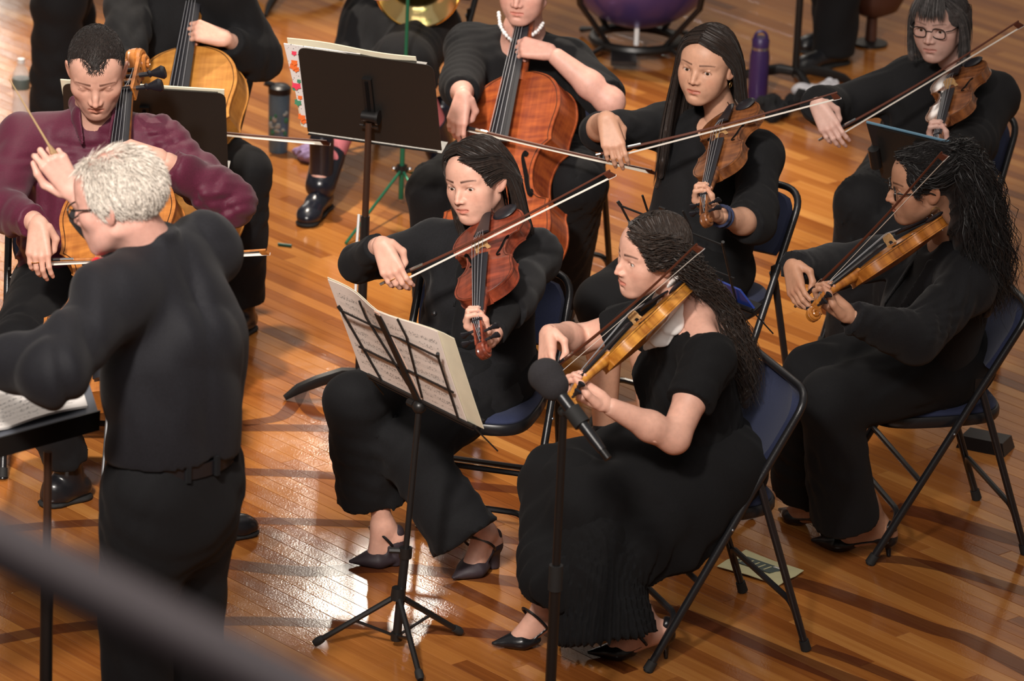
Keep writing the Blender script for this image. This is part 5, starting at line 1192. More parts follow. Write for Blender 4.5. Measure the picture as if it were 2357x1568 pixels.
# ------------------------------------------------------------------ cellist in maroon shirt
def person_m():
    ch = CH['H']; f, l = ch['f'], ch['l']; pel = ch['seat'] + A(0, 0, .09)
    p = Person('man with short receding dark hair in a maroon shirt playing an orange brown cello', ch['o'] * A(1, 1, 0))
    R, c = headframe(at(222, 162, 13.22), (.06, -.90, -.42), (-.02, 0, 1))
    neck = at(222, 276, 13.30); mid = at(210, 322, 13.32); shR = mid - l * .195 + A(0, 0, -.01); shL = mid + l * .195 + A(0, 0, -.01); chest = mid * .68 + pel * .32
    WR, ER = bow_hand(p, 'M', (.12, -.45, -.88), shR, (-.8, -.1, -.55), along=.03, up=.30, fo=.27, wr=.027, curls=((14, 30, 18), (18, 32, 18), (22, 34, 20), (20, 30, 20)), scale=1.06)
    rg_ = make_hand.mids[2]
    WL, EL = neck_hand(p, 'M', .755 + .04, shL, (.8, .0, -.55), tilt=(.1, 0), up=.30, fo=.27, wr=.027, cello=True, scale=1.05)
    hd, ey = make_head(R, c, neck, (.056, .062), open_=.10, wide=1.03, jaw=1.08, male=True, nose=1.05, look=(0, -.5), lips=(.85, .62, .58), brow=(.22, .17, .15), brow_w=1.3, brow_tilt=-.12, stubble=.4, chest=[(neck, chest + A(0, 0, .1) + f * .05, .050, .05, .04)], scale=1.07)
    p.skin(*hd)
    for e in ey: p.own(e, 'eye')
    for S_, E_, W_ in ((shR, ER, WR), (shL, EL, WL)): skin_arm(p, S_, E_, W_, (.05, .044, .042, .030))
    hipR, hipL = pel - l * .10, pel + l * .10; kR = reach(hipR, 48, 800, .46); kL = reach(hipL, 420, 780, .46); aR = atz(155, 1075, .11); aL = atz(470, 1170, .11)
    core(p, pel, chest, neck - A(0, 0, .05), shL, shR, f, ((hipR, kR, aR), (hipL, kL, aL)))
    dress_shoe(p, aR, atz(96, 1168, 0)); dress_shoe(p, aL, atz(592, 1225, 0)); p.body('skin_fair')
    s = SDF(); torso(s, pel, chest, neck - A(0, 0, .015), shL, shR, f, (.160, .165, .150), grow=.008, sh=.07); sleeve(s, shR, ER, WR, (.078, .066, .060, .046), .86); sleeve(s, shL, EL, WL, (.078, .068, .062, .046), .84)
    s.rc(chest, pel + A(0, 0, -.01), .155, .185, .06, flat=(f, .85)); s.rc(neck + A(0, 0, -.02), neck + A(0, 0, .042), .074, .066, .012, capb=True)
    s.rc(neck + f * .070 + A(0, 0, .06), neck + f * .125 + A(0, 0, -.045), .034, .004, .006, sub=True); s.rc(neck + A(0, 0, .03), neck + A(0, 0, .08), .054, .058, .004, sub=True)
    s.plane((0, 0, .446), (0, 0, -1)); p.cloth('shirt', s, 'cloth_maroon', .0075, wrinkle(52, .010, 11))
    for q in (-1, 1):
        s = SDF(); s.chain([neck - f * .02 + l * q * .072 + A(0, 0, .045), neck + f * .055 + l * q * .060 + A(0, 0, .030), neck + f * .112 + l * q * .040 + A(0, 0, -.035)], [.022, .024, .010], .01, flat=(nrm(f * .6 + l * q + A(0, 0, .3)), .28)); p.cloth('collar', s, 'cloth_maroon', .004)
    s = SDF(); s.rc(pel, pel + f * .05, .18, .17, .05, flat=(A(0, 0, 1), .75))
    for h_, k_, a_ in ((hipR, kR, aR), (hipL, kL, aL)): s.rc(h_, k_, .108, .086, .05); s.rc(k_, a_ + A(0, 0, .02), .082, .066, .03, capb=True)
    p.cloth('trousers', s, 'cloth_trouser', .011, wrinkle(53, .007, 10))
    def mask(P, r):
        x, y, z = P.T; hl = .066 - .004 * np.exp(-(x / .022) ** 2) + .022 * np.exp(-((np.abs(x) - .044) / .016) ** 2)
        front = (y > .03) & (z < hl); low = (z < -.018) & (y > .012); low2 = (z < -.045) | ((z < .028) & (np.abs(y + .012) < .020) & (np.abs(x) > .06))
        thin = (np.abs(x) < .05) & (y > .0) & (r.uniform(size=len(P)) < .25)
        return ~(front | low | low2 | thin) | ((np.abs(x) > .062) & (y > .005) & (y < .032) & (z > -.01))
    short_hair(p, R, c, 'hair_short', 9500, .013, mask, 3, 1.07, .0006, flow=(0, .9, -.1), outw=.20, ell=((0, -.012, .037), (.0762, .1015, .0810)), base=lambda s: (s.ell((0, -.012, .037), (.0766, .1020, .0814), .01), s.plane((0, -.02, -.022), (0, .25, -1)), s.ell((0, .105, .008), (.064, .062, .064), .008, sub=True), [s.ell((q * .044, .078, .070), (.024, .026, .018), .016, sub=True) for q in (-1, 1)]))
    finger_ring(p, rg_, .0112)
person_m()
# ------------------------------------------------------------------ cellist with pearl necklace
def person_p():
    ch = CH['F']; f, l = ch['f'], ch['l']; pel = ch['seat'] + A(0, 0, .09)
    p = Person('woman with pearl necklace in a black top playing a red brown cello', ch['o'] * A(1, 1, 0))
    R, c = headframe(at(1208, -32, 14.62), (-.25, -.95, -.08), (.0, 0, 1))
    neck = at(1205, 92, 14.70); mid = at(1195, 130, 14.72); shR = mid - l * .17; shL = mid + l * .17; chest = mid * .68 + pel * .32
    WR, ER = bow_hand(p, 'P', (.25, -.45, -.85), shR, (-.35, .3, -1), along=.03, curls=((14, 30, 18), (18, 32, 18), (22, 34, 20), (20, 30, 20)))
    WL, EL = neck_hand(p, 'P', .755 + .06, shL, (.8, -.1, -.6), tilt=(.1, 0), cello=True)
    hd, ey = make_head(R, c, neck, (.050, .060), wide=1.06, jaw=1.12, lips=(.88, .60, .58), chest=[(neck, chest + A(0, 0, .09) + f * .06, .06, .07, .05), (neck + A(0, 0, .03), neck + f * .03 + A(0, 0, .04), .05, .05, .03)])
    p.skin(*hd)
    for e in ey: p.own(e, 'eye')
    for S_, E_, W_ in ((shR, ER, WR), (shL, EL, WL)): skin_arm(p, S_, E_, W_, (.052, .045, .043, .029))
    hipR, hipL = pel - l * .10, pel + l * .10; kR = reach(hipR, 1005, 440, .43); kL = reach(hipL, 1330, 420, .43); aR = kR * A(1, 1, 0) + A(.02, .03, .10); aL = atz(1290, 690, .1)
    core(p, pel, chest, neck - A(0, 0, .06), shL, shR, f, ((hipR, kR, aR), (hipL, kL, aL)))
    for a_ in (aR, aL): dress_shoe(p, a_, a_ + f * .17)
    p.body('skin_rosy')
    s = SDF(); torso(s, pel, chest, neck - A(0, 0, .045), shL, shR, f, (.175, .170, .150), bust=.075, grow=.012); s.rc(shR, ER, .075, .066, .04); s.rc(ER + (shR - ER) * .2, ER + (WR - ER) * .55, .066, .052, .03, capb=True); s.rc(shL, EL + (shL - EL) * .06, .075, .066, .04, capb=True)
    s.rc(chest, pel - A(0, 0, .03), .17, .20, .06, flat=(f, .85)); s.ell(neck + f * .06 + A(0, 0, .045), (.082, .09, .085), .02, sub=True); s.plane((0, 0, .446), (0, 0, -1)); p.cloth('top', s, 'cloth_black', .0085, wrinkle(62, .006, 11))
    s = SDF(); s.rc(pel, pel + f * .05, .185, .175, .05, flat=(A(0, 0, 1), .75))
    for h_, k_, a_ in ((hipR, kR, aR), (hipL, kL, aL)): s.rc(h_, k_, .115, .092, .05); s.rc(k_, a_ + A(0, 0, .03), .090, .085, .03, capb=True)
    p.cloth('trousers', s, 'cloth_trouser', .011, wrinkle(63, .006, 16))
    pts = spline([at(1148, 30, 14.66), at(1153, 62, 14.61), at(1172, 88, 14.575), at(1192, 97, 14.57), at(1215, 86, 14.58), at(1238, 70, 14.60), at(1252, 50, 14.64)], 60); mb = MB(); mb2 = MB()
    d = np.concatenate([[0], np.cumsum(np.linalg.norm(np.diff(pts, axis=0), axis=1))]); n = int(d[-1] / .0125)
    nk = empty('necklace', (0, 0, 0)); p.own(nk)
    for k in range(n + 1):
        q = [np.interp(k * .0125, d, pts[:, i]) for i in range(3)]; link('pearl', MB().ball(q, (.0068 + .001 * math.sin(k * 2)), 10, 8).mesh('pearl', 'pearl'), nk)
    short_hair(p, R, c, 'hair_brown', 1800, .05, lambda P, r: ~((P[:, 1] > .03) & (P[:, 2] < .07)) & (P[:, 2] > -.05), 6, 1.0, .0012, flow=(0, .1, -1), outw=.3, base=lambda s: cap_long(s, low=-.06))
person_p()
# ------------------------------------------------------------------ cellist at back left (head above the frame)
def person_r():
    ch = CH['G']; f, l = ch['f'], ch['l']; pel = ch['seat'] + A(0, 0, .09)
    p = Person('cellist in black at the back left with amber cello, head out of the picture', ch['o'] * A(1, 1, 0))
    neck = at(395, -95, 14.74); R, c = headframe(neck + A(-.02, -.06, .16), (-.1, -.98, -.12), (0, 0, 1)); mid = at(405, -55, 14.76); shR = mid - l * .18; shL = mid + l * .17; chest = mid * .68 + pel * .32
    WR, ER = bow_hand(p, 'R', (.25, -.45, -.85), shR, (-.9, 0, -.5), along=.03); WL, EL = neck_hand(p, 'R', .755 + .03, shL, (.35, -.2, -1), tilt=(.15, 0), cello=True, up=.30, fo=.27, wr=.026, scale=1.05)
    hd, ey = make_head(R, c, neck, (.054, .060), male=True, h=.003); p.skin(*hd)
    for e in ey: p.own(e, 'eye')
    for S_, E_, W_ in ((shR, ER, WR), (shL, EL, WL)): skin_arm(p, S_, E_, W_)
    hipR, hipL = pel - l * .10, pel + l * .10; kR = reach(hipR, 300, 350, .45); kL = reach(hipL, 560, 400, .45); aR = kR * A(1, 1, 0) + A(.02, .03, .10); aL = kL * A(1, 1, 0) + A(.0, .06, .10)
    core(p, pel, chest, neck, shL, shR, f, ((hipR, kR, aR), (hipL, kL, aL)))
    for a_ in (aR, aL): dress_shoe(p, a_, a_ + f * .17)
    p.body('skin_fair')
    s = SDF(); torso(s, pel, chest, neck, shL, shR, f, (.165, .165, .150), grow=.01, sh=.07); sleeve(s, shR, ER, WR, (.078, .068, .062, .046), .86); sleeve(s, shL, EL, WL, (.080, .072, .066, .046), .84); s.rc(chest, pel, .16, .185, .06, flat=(f, .85)); s.plane((0, 0, .446), (0, 0, -1)); p.cloth('shirt', s, 'cloth_black', .0085, wrinkle(72, .006, 11))
    s = SDF(); s.rc(pel, pel + f * .05, .18, .17, .05, flat=(A(0, 0, 1), .75))
    for h_, k_, a_ in ((hipR, kR, aR), (hipL, kL, aL)): s.rc(h_, k_, .11, .09, .05); s.rc(k_, a_ + A(0, 0, .02), .085, .075, .03, capb=True)
    p.cloth('trousers', s, 'cloth_trouser', .011, wrinkle(73, .006, 16))
    short_hair(p, R, c, 'hair_short', 1500, .02, lambda P, r: ~((P[:, 1] > .03) & (P[:, 2] < .07)) & (P[:, 2] > -.03), 7, base=lambda s: cap_long(s, low=-.03))
person_r()
# ------------------------------------------------------------------ the conductor
def person_c():
    f = nrm(A(-.82, .57, 0)); l = A(-f[1], f[0], 0)
    pel = at(398, 1075, 10.95); base = A(pel[0], pel[1], 0); p = Person('white-haired conductor in black shirt and red bow tie, standing with back to camera', base)
    R, c = headframe(at(268, 462, 10.95), (-.93, .30, -.25), (-.10, .02, 1))
    neck = at(345, 575, 10.98); mid = at(372, 632, 10.98); shL = at(262, 690, 10.80); shR = at(470, 580, 11.14); chest = mid * .62 + pel * .38 - f * .02
    HR = at(140, 372, 11.38); WR = at(168, 440, 11.36); ER = ik(shR, WR, .31, .27, A(-.1, .7, -.7))
    EL = reach(shL, 118, 858, .33, True); WL = EL + nrm(at(-90, 800, 10.75) - EL) * .28
    d = nrm(at(105, 345, 11.36) - WR); hdr, _ = make_hand(WR, d, A(-.55, .75, .35), True, ((35, 60, 35), (42, 70, 40), (55, 75, 45), (60, 75, 45)), ((.012, .008, .026), (.046, .022, .046), (.078, .020, .046), (.104, .024, .040)), ER, .029, scale=1.08); p.skin(hdr)
    hdl, _ = make_hand(WL, nrm(WL - EL), A(0, 0, -1), False, ((10, 20, 15),) * 4, ((.012, .0, .03), (.045, .012, .055), (.07, .016, .064), (.09, .02, .066)), EL, .028, scale=1.05); p.skin(hdl)
    hd, ey = make_head(R, c, neck, (.056, .062), male=True, jaw=1.06, nose=1.1, open_=.7, lips=(.86, .64, .60), brow=(.9, .85, .82), scale=1.10); p.skin(*hd)
    for e in ey: p.own(e, 'eye')
    for S_, E_, W_ in ((shR, ER, WR), (shL, EL, WL)): skin_arm(p, S_, E_, W_, (.05, .044, .042, .031))
    hipR, hipL = pel - l * .095, pel + l * .095; aR = A(hipR[0], hipR[1], .11) - f * .0 + A(.0, .02, 0); aL = A(hipL[0], hipL[1], .11) + f * .02; kR = (hipR + aR) / 2 + f * .02; kL = (hipL + aL) / 2 + f * .02
    core(p, pel, chest, neck, shL, shR, f, ((hipR, kR, aR), (hipL, kL, aL)))
    for a_ in (aR, aL): dress_shoe(p, a_, a_ + f * .20)
    p.body('skin_rosy')
    wst = pel + A(0, 0, .045)
    s = SDF(); torso(s, wst, chest, neck - A(0, 0, .01), shL, shR, f, (.160, .182, .172), grow=.012, sh=.078); s.rc(shL, EL, .088, .076, .05); s.rc(EL, EL + (WL - EL) * .5, .076, .066, .04); s.rc(EL + (WL - EL) * .5, EL + (WL - EL) * .9, .066, .05, .03, capb=True); sleeve(s, shR, ER, WR, (.085, .072, .066, .05), .80)
    s.rc(chest - f * .02 + A(0, 0, .02), wst + A(0, 0, .03), .17, .165, .06, flat=(f, .86)); s.rc(neck - A(0, 0, .02), neck + A(0, 0, .055), .076, .070, .015, capb=True); s.plane(wst + A(0, 0, .014), (0, 0, -1))
    p.cloth('shirt', s, 'cloth_shirt_black', .0085, wrinkle(82, .013, 4.2, (1, 1, .9)))
    s = SDF(); s.rc(wst, pel - A(0, 0, .10), .166, .185, .06, flat=(f, .80), capa=True)
    for h_, k_, a_ in ((hipR, kR, aR), (hipL, kL, aL)): s.rc(h_ - A(0, 0, .04), k_, .115, .092, .05); s.rc(k_, a_ + A(0, 0, -.05), .092, .082, .03, capb=True)
    p.cloth('trousers', s, 'cloth_trouser', .011, wrinkle(83, .006, 9, (1, 1, .3)))
    a = np.linspace(0, 2 * math.pi, 40); ax = nrm(f); ay = l
    ring = [wst + A(0, 0, -.004) + ax * .141 * math.cos(t) + ay * .176 * math.sin(t) for t in a]; belt = MB(); B0 = np.array(ring)
    P = np.stack([B0 + A(0, 0, -.018), B0 + A(0, 0, .018)], 1); P2 = np.stack([B0 * 1.0 + A(0, 0, -.018), B0 + A(0, 0, .018)], 1); belt.grid(P, thick=.006); p.mb('belt', belt, 'shoe_leather')
    for t in (-2.0, 2.6, 3.1, -2.55): q = wst + ax * .147 * math.cos(t) + ay * .182 * math.sin(t); p.mb('belt_loop', MB().box(q, (.012, .012, .052), frame(z=A(0, 0, 1), x=nrm(ax * math.cos(t) + ay * math.sin(t)))), 'cloth_trouser')
    bt = at(254, 602, 10.97); s = SDF()
    for q in (-1, 1): s.rc(bt, bt + l * q * .052, .010, .026, .008, flat=(f, .5))
    s.ell(bt + f * .006, .013, .006); p.cloth('bow_tie', s, 'red_satin', .004)
    glasses(p, R, c, scale=1.1, rim=.0022)
    def mask(P, r):
        x, y, z = P.T; face = (y > .035) & (z < .085); low = (z < -.045) | ((y > -.035) & (z < .0) & (np.abs(x) > .02))
        crown = np.exp(-(((x) / .045) ** 2 + ((y - .0) / .06) ** 2)) * (z > .05); return ~(face | low) & (r.uniform(size=len(P)) > crown * .97)
    def flow(q): return (q[0] * 6, -.5, -.9)
    short_hair(p, R, c, 'hair_white', 11000, .040, mask, 5, 1.10, .0007, flow=flow, outw=.42, base=lambda s: (s.ell((0, -.026, .032), (.0765, .088, .0775), .01), s.plane((0, 0, -.035), (0, .3, -1)), s.ell((0, .07, .0), (.07, .062, .11), .01, sub=True), s.ell((0, .0, .125), (.050, .065, .036), .02, sub=True)), jit=.28)
    b = empty('baton', tuple(HR), "conductor's thin pale wooden baton raised in his right hand", 'baton')
    t0, t1 = at(97, 308, 11.36), at(22, 183, 11.36); g0 = at(135, 372, 11.37)
    o = MB().tube([g0, t0, t1], [.0034, .003, .0014], 8).build('baton_shaft', 'baton_wood'); o.parent = b; o.matrix_parent_inverse = Matrix.Translation(-Vector(HR))
    o = MB().tube([g0, g0 + nrm(t0 - g0) * .025, g0 + nrm(t0 - g0) * .05], [.004, .010, .004], 10).build('baton_grip', 'cork'); o.parent = b; o.matrix_parent_inverse = Matrix.Translation(-Vector(HR))
mat('baton_wood', (.42, .29, .15), .5); mat('cork', (.35, .22, .11), .8, noise=.3, nscale=300)
person_c()
# ------------------------------------------------------------------ printed music
def music_mat(name, paper, ink=(0.10, 0.09, 0.085), staves=10, tint=(1, 1, 1)):
    m = bpy.data.materials.new(name); m.use_nodes = True; nt = m.node_tree; L = nt.links.new; b = nt.nodes['Principled BSDF']; N = nt.nodes.new
    uv = N('ShaderNodeUVMap'); sp = N('ShaderNodeSeparateXYZ'); L(uv.outputs[0], sp.inputs[0])
    def M(op, a, b_=None, c=None):
        n = N('ShaderNodeMath'); n.operation = op
        for i, v in enumerate((a, b_, c)):
            if v is None: continue
            if isinstance(v, (int, float)): n.inputs[i].default_value = v
            else: L(v, n.inputs[i])
        return n.outputs[0]
    u, v = sp.outputs[0], sp.outputs[1]
    row = M('FRACT', M('MULTIPLY', v, staves)); inst = M('MULTIPLY', M('GREATER_THAN', row, .28), M('LESS_THAN', row, .72))
    line = M('LESS_THAN', M('FRACT', M('MULTIPLY', M('SUBTRACT', row, .28), 9.1)), .2)
    pg = M('FRACT', M('MULTIPLY', u, 1.0)); marg = M('MULTIPLY', M('MULTIPLY', M('GREATER_THAN', pg, .07), M('LESS_THAN', pg, .93)), M('MULTIPLY', M('GREATER_THAN', v, .05), M('LESS_THAN', v, .93)))
    vo = N('ShaderNodeTexVoronoi'); vo.feature = 'F1'; mp = N('ShaderNodeMapping'); mp.inputs['Scale'].default_value = (46, staves * 4.2, 1); L(uv.outputs[0], mp.inputs['Vector']); L(mp.outputs[0], vo.inputs['Vector']); vo.inputs['Scale'].default_value = 1.0
    note = M('MULTIPLY', M('LESS_THAN', vo.outputs['Distance'], .36), M('MULTIPLY', M('GREATER_THAN', row, .2), M('LESS_THAN', row, .8)))
    n2 = N('ShaderNodeTexNoise'); n2.inputs['Scale'].default_value = 5; L(uv.outputs[0], n2.inputs['Vector']); note = M('MULTIPLY', note, M('GREATER_THAN', n2.outputs['Fac'], .44))
    k = M('MULTIPLY', M('MAXIMUM', M('MULTIPLY', M('MULTIPLY', line, inst), .55), M('MULTIPLY', note, .8)), marg)
    mx = N('ShaderNodeMix'); mx.data_type = 'RGBA'; L(k, mx.inputs[0]); mx.inputs[6].default_value = (*paper, 1); mx.inputs[7].default_value = (*ink, 1); L(mx.outputs[2], b.inputs['Base Color']); b.inputs['Roughness'].default_value = .7; MATS[name] = m
music_mat('music_pink', (0.74, 0.64, 0.58), staves=11); music_mat('music_white', (0.82, 0.78, 0.75), staves=13); mat('paper_cream', (0.72, 0.66, 0.50), .75, noise=.05, nscale=20); mat('paper_yellow', (0.66, 0.62, 0.36), .7, noise=.05, nscale=30); mat('paper_white', (0.80, 0.78, 0.74), .7); mat('paper_peach', (0.72, 0.47, 0.36), .7)
def sheet(name, P, m, parent=None, thick=.0015, **kw):
    """curved sheet from a (rows, cols, 3) grid with UVs"""
    P = np.asarray(P, float); mb = MB().grid(P, thick=thick); me = mb.mesh(name, m); uv = me.uv_layers.new(name='UVMap'); r, c = P.shape[:2]; n = r * c
    co = [((i % n) % c / (c - 1), 1 - (i % n) // c / (r - 1)) for i in range(2 * n)]
    for lp in me.loops: uv.data[lp.index].uv = co[lp.vertex_index]
    return link(name, me, parent, **kw)
def quadgrid(TL, TR, BL, BR, r=9, c=13, bulge=None):
    u = np.linspace(0, 1, c)[None, :, None]; v = np.linspace(0, 1, r)[:, None, None]; P = (TL * (1 - u) + TR * u) * (1 - v) + (BL * (1 - u) + BR * u) * v
    if bulge is not None: P = P + bulge(u[..., 0] + 0 * v[..., 0], v[..., 0] + 0 * u[..., 0])
    return P
# ------------------------------------------------------------------ folding wire stand
def wire_stand(base, B, e, n, label, tilt=28):
    """base: floor point under the pole; B: middle of the desk's lower edge; e: unit vector along the lower edge; n: towards the reader"""
    root = empty('music_stand', tuple(base), label, 'music stand', 'folding wire music stands'); T = Matrix.Translation(-Vector(base))
    def own(mb, nm, m='black_metal'):
        o = mb.build(nm, m); o.parent = root; o.matrix_parent_inverse = T; return o
    t = math.radians(tilt); up = A(0, 0, math.cos(t)) - n * math.sin(t); q = lambda a, b, c=0.0: B + e * a + up * b + n * c
    bar = lambda a, b, w=.0035, nm='desk_bar': own(MB().tube([a, b], w, 6), nm)
    bar(q(-.235, .0), q(.235, 0), .006, 'desk_lip'); own(MB().box(B + n * .02, (.47, .045, .004), frame(z=up, x=e)), 'desk_ledge')
    own(MB().box(q(0, .15, -.008), (.026, .006, .33), frame(z=up, x=e)), 'desk_spine')
    for s in (-1, 1):
        bar(q(s * .02, .02), q(s * .09, .27)); bar(q(s * .09, .27), q(s * .085, .33)); bar(q(s * .17, 0), q(s * .215, .245)); bar(q(0, .245), q(s * .215, .245)); bar(q(0, .115), q(s * .21, .115)); bar(q(s * .215, .245), q(s * .222, .26), .0055)
        bar(q(s * .235, .0), q(s * .255, -.09, .03), .0022, 'page_clip')
    top = B - up * .02 - n * .012; hub = base + A(0, 0, .16); mid = base + (top - base) * .42
    own(MB().tube([mid - A(0, 0, .02), top], .0085, 10), 'inner_pole'); own(MB().tube([base + A(0, 0, .03), mid], .0125, 12), 'outer_pole'); own(MB().ball(top, .02, 10, 8), 'tilt_joint')
    own(MB().tube([top - e * .02, top - e * .045], .012, 8), 'tilt_knob'); own(MB().tube([mid - A(0, 0, .03), mid], .018, 10), 'clamp'); own(MB().tube([mid - A(.015, .0, .01), mid - A(.045, .0, .01)], .009, 8), 'clamp_knob')
    own(MB().tube([hub - A(0, 0, .012), hub + A(0, 0, .022)], [.022, .018], 12), 'hub'); low = base + A(0, 0, .035); own(MB().tube([low - A(0, 0, .01), low + A(0, 0, .012)], .017, 10), 'lower_collar')
    return root, own, hub, low, q, up
def tripod(own, hub, low, feet):
    for ft in feet:
        ft = np.asarray(ft, float); d = nrm(ft - hub); own(MB().tube([hub + d * .012, ft], .0085, 8), 'leg'); own(MB().tube([ft - d * .03, ft - d * .012, ft], [.011, .0125, .009], 10), 'foot_cap', 'black_rubber'); own(MB().tube([low, hub + (ft - hub) * .52], .0048, 6), 'brace')
sb = atz(912, 1492); B = at(967, 922, 11.99); e_ = nrm(A(.33, -.40, 0)); n_ = A(-e_[1], e_[0], 0)
root, own, hub, low, q, up = wire_stand(sb, B, e_, n_, 'folding black wire music stand holding yellowed sheet music in front of the violist')
tripod(own, hub, low, [atz(722, 1482, .01), atz(1062, 1456, .01), sb + A(.075, -.23, .01)])
def pbul(u, v): return n_ * ((.010 + .030 * np.abs(u - .5)[..., None] * 2 * (1 - v[..., None])) + .012 * np.sin(u * 9)[..., None] * (1 - v[..., None]) ** 2)
sm = empty('sheet_music', tuple(B), 'open yellowed sheet music standing on the wire music stand', 'sheet music'); Tm = Matrix.Translation(-Vector(B))
for nm, a0, a1, h0, h1, m, off in (('cover', -.278, .270, .335, .322, 'paper_cream', .012), ('left_page', -.272, .0, .330, .330, 'music_pink', .006), ('right_page', .0, .205, .330, .322, 'music_pink', .006), ('spine_tape', -.012, .010, .325, .325, 'paper_peach', .0045)):
    o = sheet(nm, quadgrid(q(a0, h0), q(a1, h1), q(a0, .004), q(a1, .004), bulge=lambda u, v: pbul(a0 / .53 + .5 + u * (a1 - a0) / .53, v) + n_ * (off - .012)), m); o.parent = sm; o.matrix_parent_inverse = Tm
# second wire stand, behind the front violinist's head
B2 = at(1602, 664, 12.95); e2 = nrm(A(.30, -.33, 0)); n2 = A(-e2[1], e2[0], 0); b2 = B2 * A(1, 1, 0) + n2 * -.03
root, own, hub, low, q, up = wire_stand(b2, B2, e2, n2, 'folding black wire music stand half hidden behind the head of the front violinist')
tripod(own, hub, low, [b2 + A(-.26, .04, .01), b2 + A(.24, .10, .01), b2 + A(.02, -.26, .01)])
mat('folder_blue', (0.015, 0.035, 0.20), .35); mat('folder_black', (0.012, 0.012, 0.014), .4)
o = sheet('music_folder', quadgrid(q(-.10, .085, .012), q(.20, .065, .012), q(-.10, .006, .012), q(.235, .006, .012)), 'folder_blue', None, .006, label='dark blue folder on the wire stand behind the front violinist, only its corner showing', cat='folder')
# ------------------------------------------------------------------ heavy black stands
def plate_stand(base, C, e, n, label, w=.50, hgt=.315, tilt=20, legs=None, pole_m='black_metal'):
    root = empty('music_stand', tuple(base), label, 'music stand', 'heavy black music stands'); T = Matrix.Translation(-Vector(base))
    def own(mb, nm, m='black_metal', **kw):
        o = mb.build(nm, m, **kw); o.parent = root; o.matrix_parent_inverse = T; return o
    t = math.radians(tilt); up = A(0, 0, math.cos(t)) - n * math.sin(t); q = lambda a, b, c=0.0: C + e * a + up * b + n * c
    # plate with rounded upper corners
    out = fillet([q(-w / 2, -hgt / 2), q(-w / 2, hgt / 2), q(w / 2, hgt / 2), q(w / 2, -hgt / 2)], .028, 6); k = len(out); bn_ = np.cross(e, up)
    mb = MB(); mb.add(np.vstack([out, out + n * .003]), [list(range(k)), list(range(k, 2 * k))[::-1]] + [[i, i + k, (i + 1) % k + k, (i + 1) % k] for i in range(k)]); own(mb, 'desk', 'stand_black', smooth=False)
    own(MB().box(q(0, -hgt / 2, .03), (w, .06, .003), frame(z=up, x=e)), 'ledge', 'stand_black')
    own(MB().box(q(0, hgt / 2 - .0015, .008), (w - .05, .016, .003), frame(z=up, x=e)), 'top_flange', 'stand_black')
    own(MB().box(q(0, -.005, -.007), (.030, .012, .17), frame(z=up, x=e)), 'channel'); own(MB().box(q(0, -.005, -.0135), (.010, .006, .15), frame(z=up, x=e)), 'channel_slot', 'void_black')
    j = q(0, -.06, -.022); own(MB().tube([j - e * .022, j + e * .026], .017, 12), 'tilt_joint'); own(MB().tube([j + e * .026, j + e * .034], .024, 12), 'tilt_knob')
    top = j - A(0, 0, .02); pb = base + A(0, 0, .05); own(MB().tube([top, (top + pb) / 2 + A(0, 0, .10)], .0105, 12), 'inner_pole', pole_m); m_ = (top + pb) / 2 + A(0, 0, .12)
    own(MB().tube([m_, pb], .0145, 12), 'outer_pole'); own(MB().tube([top + A(0, 0, -.012) - e * .03, top + A(0, 0, -.012) + e * .03], .004, 6), 'set_screw', 'chrome')
    for a in legs or (0.3, 2.4, 4.5):
        d = A(math.cos(a), math.sin(a), 0); own(MB().tube([pb + A(0, 0, .02), pb + d * .06 + A(0, 0, .025), base + d * .14 + A(0, 0, .055), base + d * .20 + A(0, 0, .035), base + d * .245 + A(0, 0, .008)], [.016, .017, .017, .015, .008], 8, flat=(A(0, 0, 1), 1.25)), 'leg')
    return root, q, own
mat('stand_black', (0.013, 0.012, 0.011), .42, 0, .5, bump=.12, bscale=90); mat('pole_bronze', (0.085, 0.045, 0.030), .35, .6)
base1 = atz(826, 908); C1 = at(851, 228, 13.93); e1 = nrm(A(.94, -.30, 0)); n1 = A(-e1[1], e1[0], 0); t0 = atz(650, 922)
root, q, own = plate_stand(base1, C1, e1, n1, 'black plate music stand with bronze pole in front of the cellist with the pearl necklace', w=.445, hgt=.325, legs=(math.atan2(*(t0 - base1)[1::-1]), math.atan2(*(t0 - base1)[1::-1]) + 2.1, math.atan2(*(t0 - base1)[1::-1]) - 2.1), pole_m='pole_bronze')
pp = base1 + (q(0, 0) - base1) * .40; own(MB().tube([base1 + A(-.022, 0, .30), base1 + A(-.018, 0, .46)], .0045, 6), 'taped_pencil', 'white_plastic'); own(MB().tube([base1 + A(-.022, 0, .49), base1 + A(-.018, 0, .60)], .0045, 6), 'taped_pencil', 'white_plastic')
# sheets and a flowered folder on it
def floral():
    m = bpy.data.materials.new('floral_paper'); m.use_nodes = True; nt = m.node_tree; L = nt.links.new; b = nt.nodes['Principled BSDF']; N = nt.nodes.new
    uv = N('ShaderNodeUVMap'); base = (0.80, 0.77, 0.76, 1); prev = None
    for sc, th, c in ((26, .16, (.05, .05, .08, 1)),):
        v = N('ShaderNodeTexVoronoi'); v.inputs['Scale'].default_value = sc; L(uv.outputs[0], v.inputs['Vector']); lt = N('ShaderNodeMath'); lt.operation = 'LESS_THAN'; L(v.outputs['Distance'], lt.inputs[0]); lt.inputs[1].default_value = th
        mx = N('ShaderNodeMix'); mx.data_type = 'RGBA'; L(lt.outputs[0], mx.inputs[0]); mx.inputs[6].default_value = base; mx.inputs[7].default_value = c; prev = mx.outputs[2]
    L(prev, b.inputs['Base Color']); b.inputs['Roughness'].default_value = .6; MATS['floral_paper'] = m
floral()
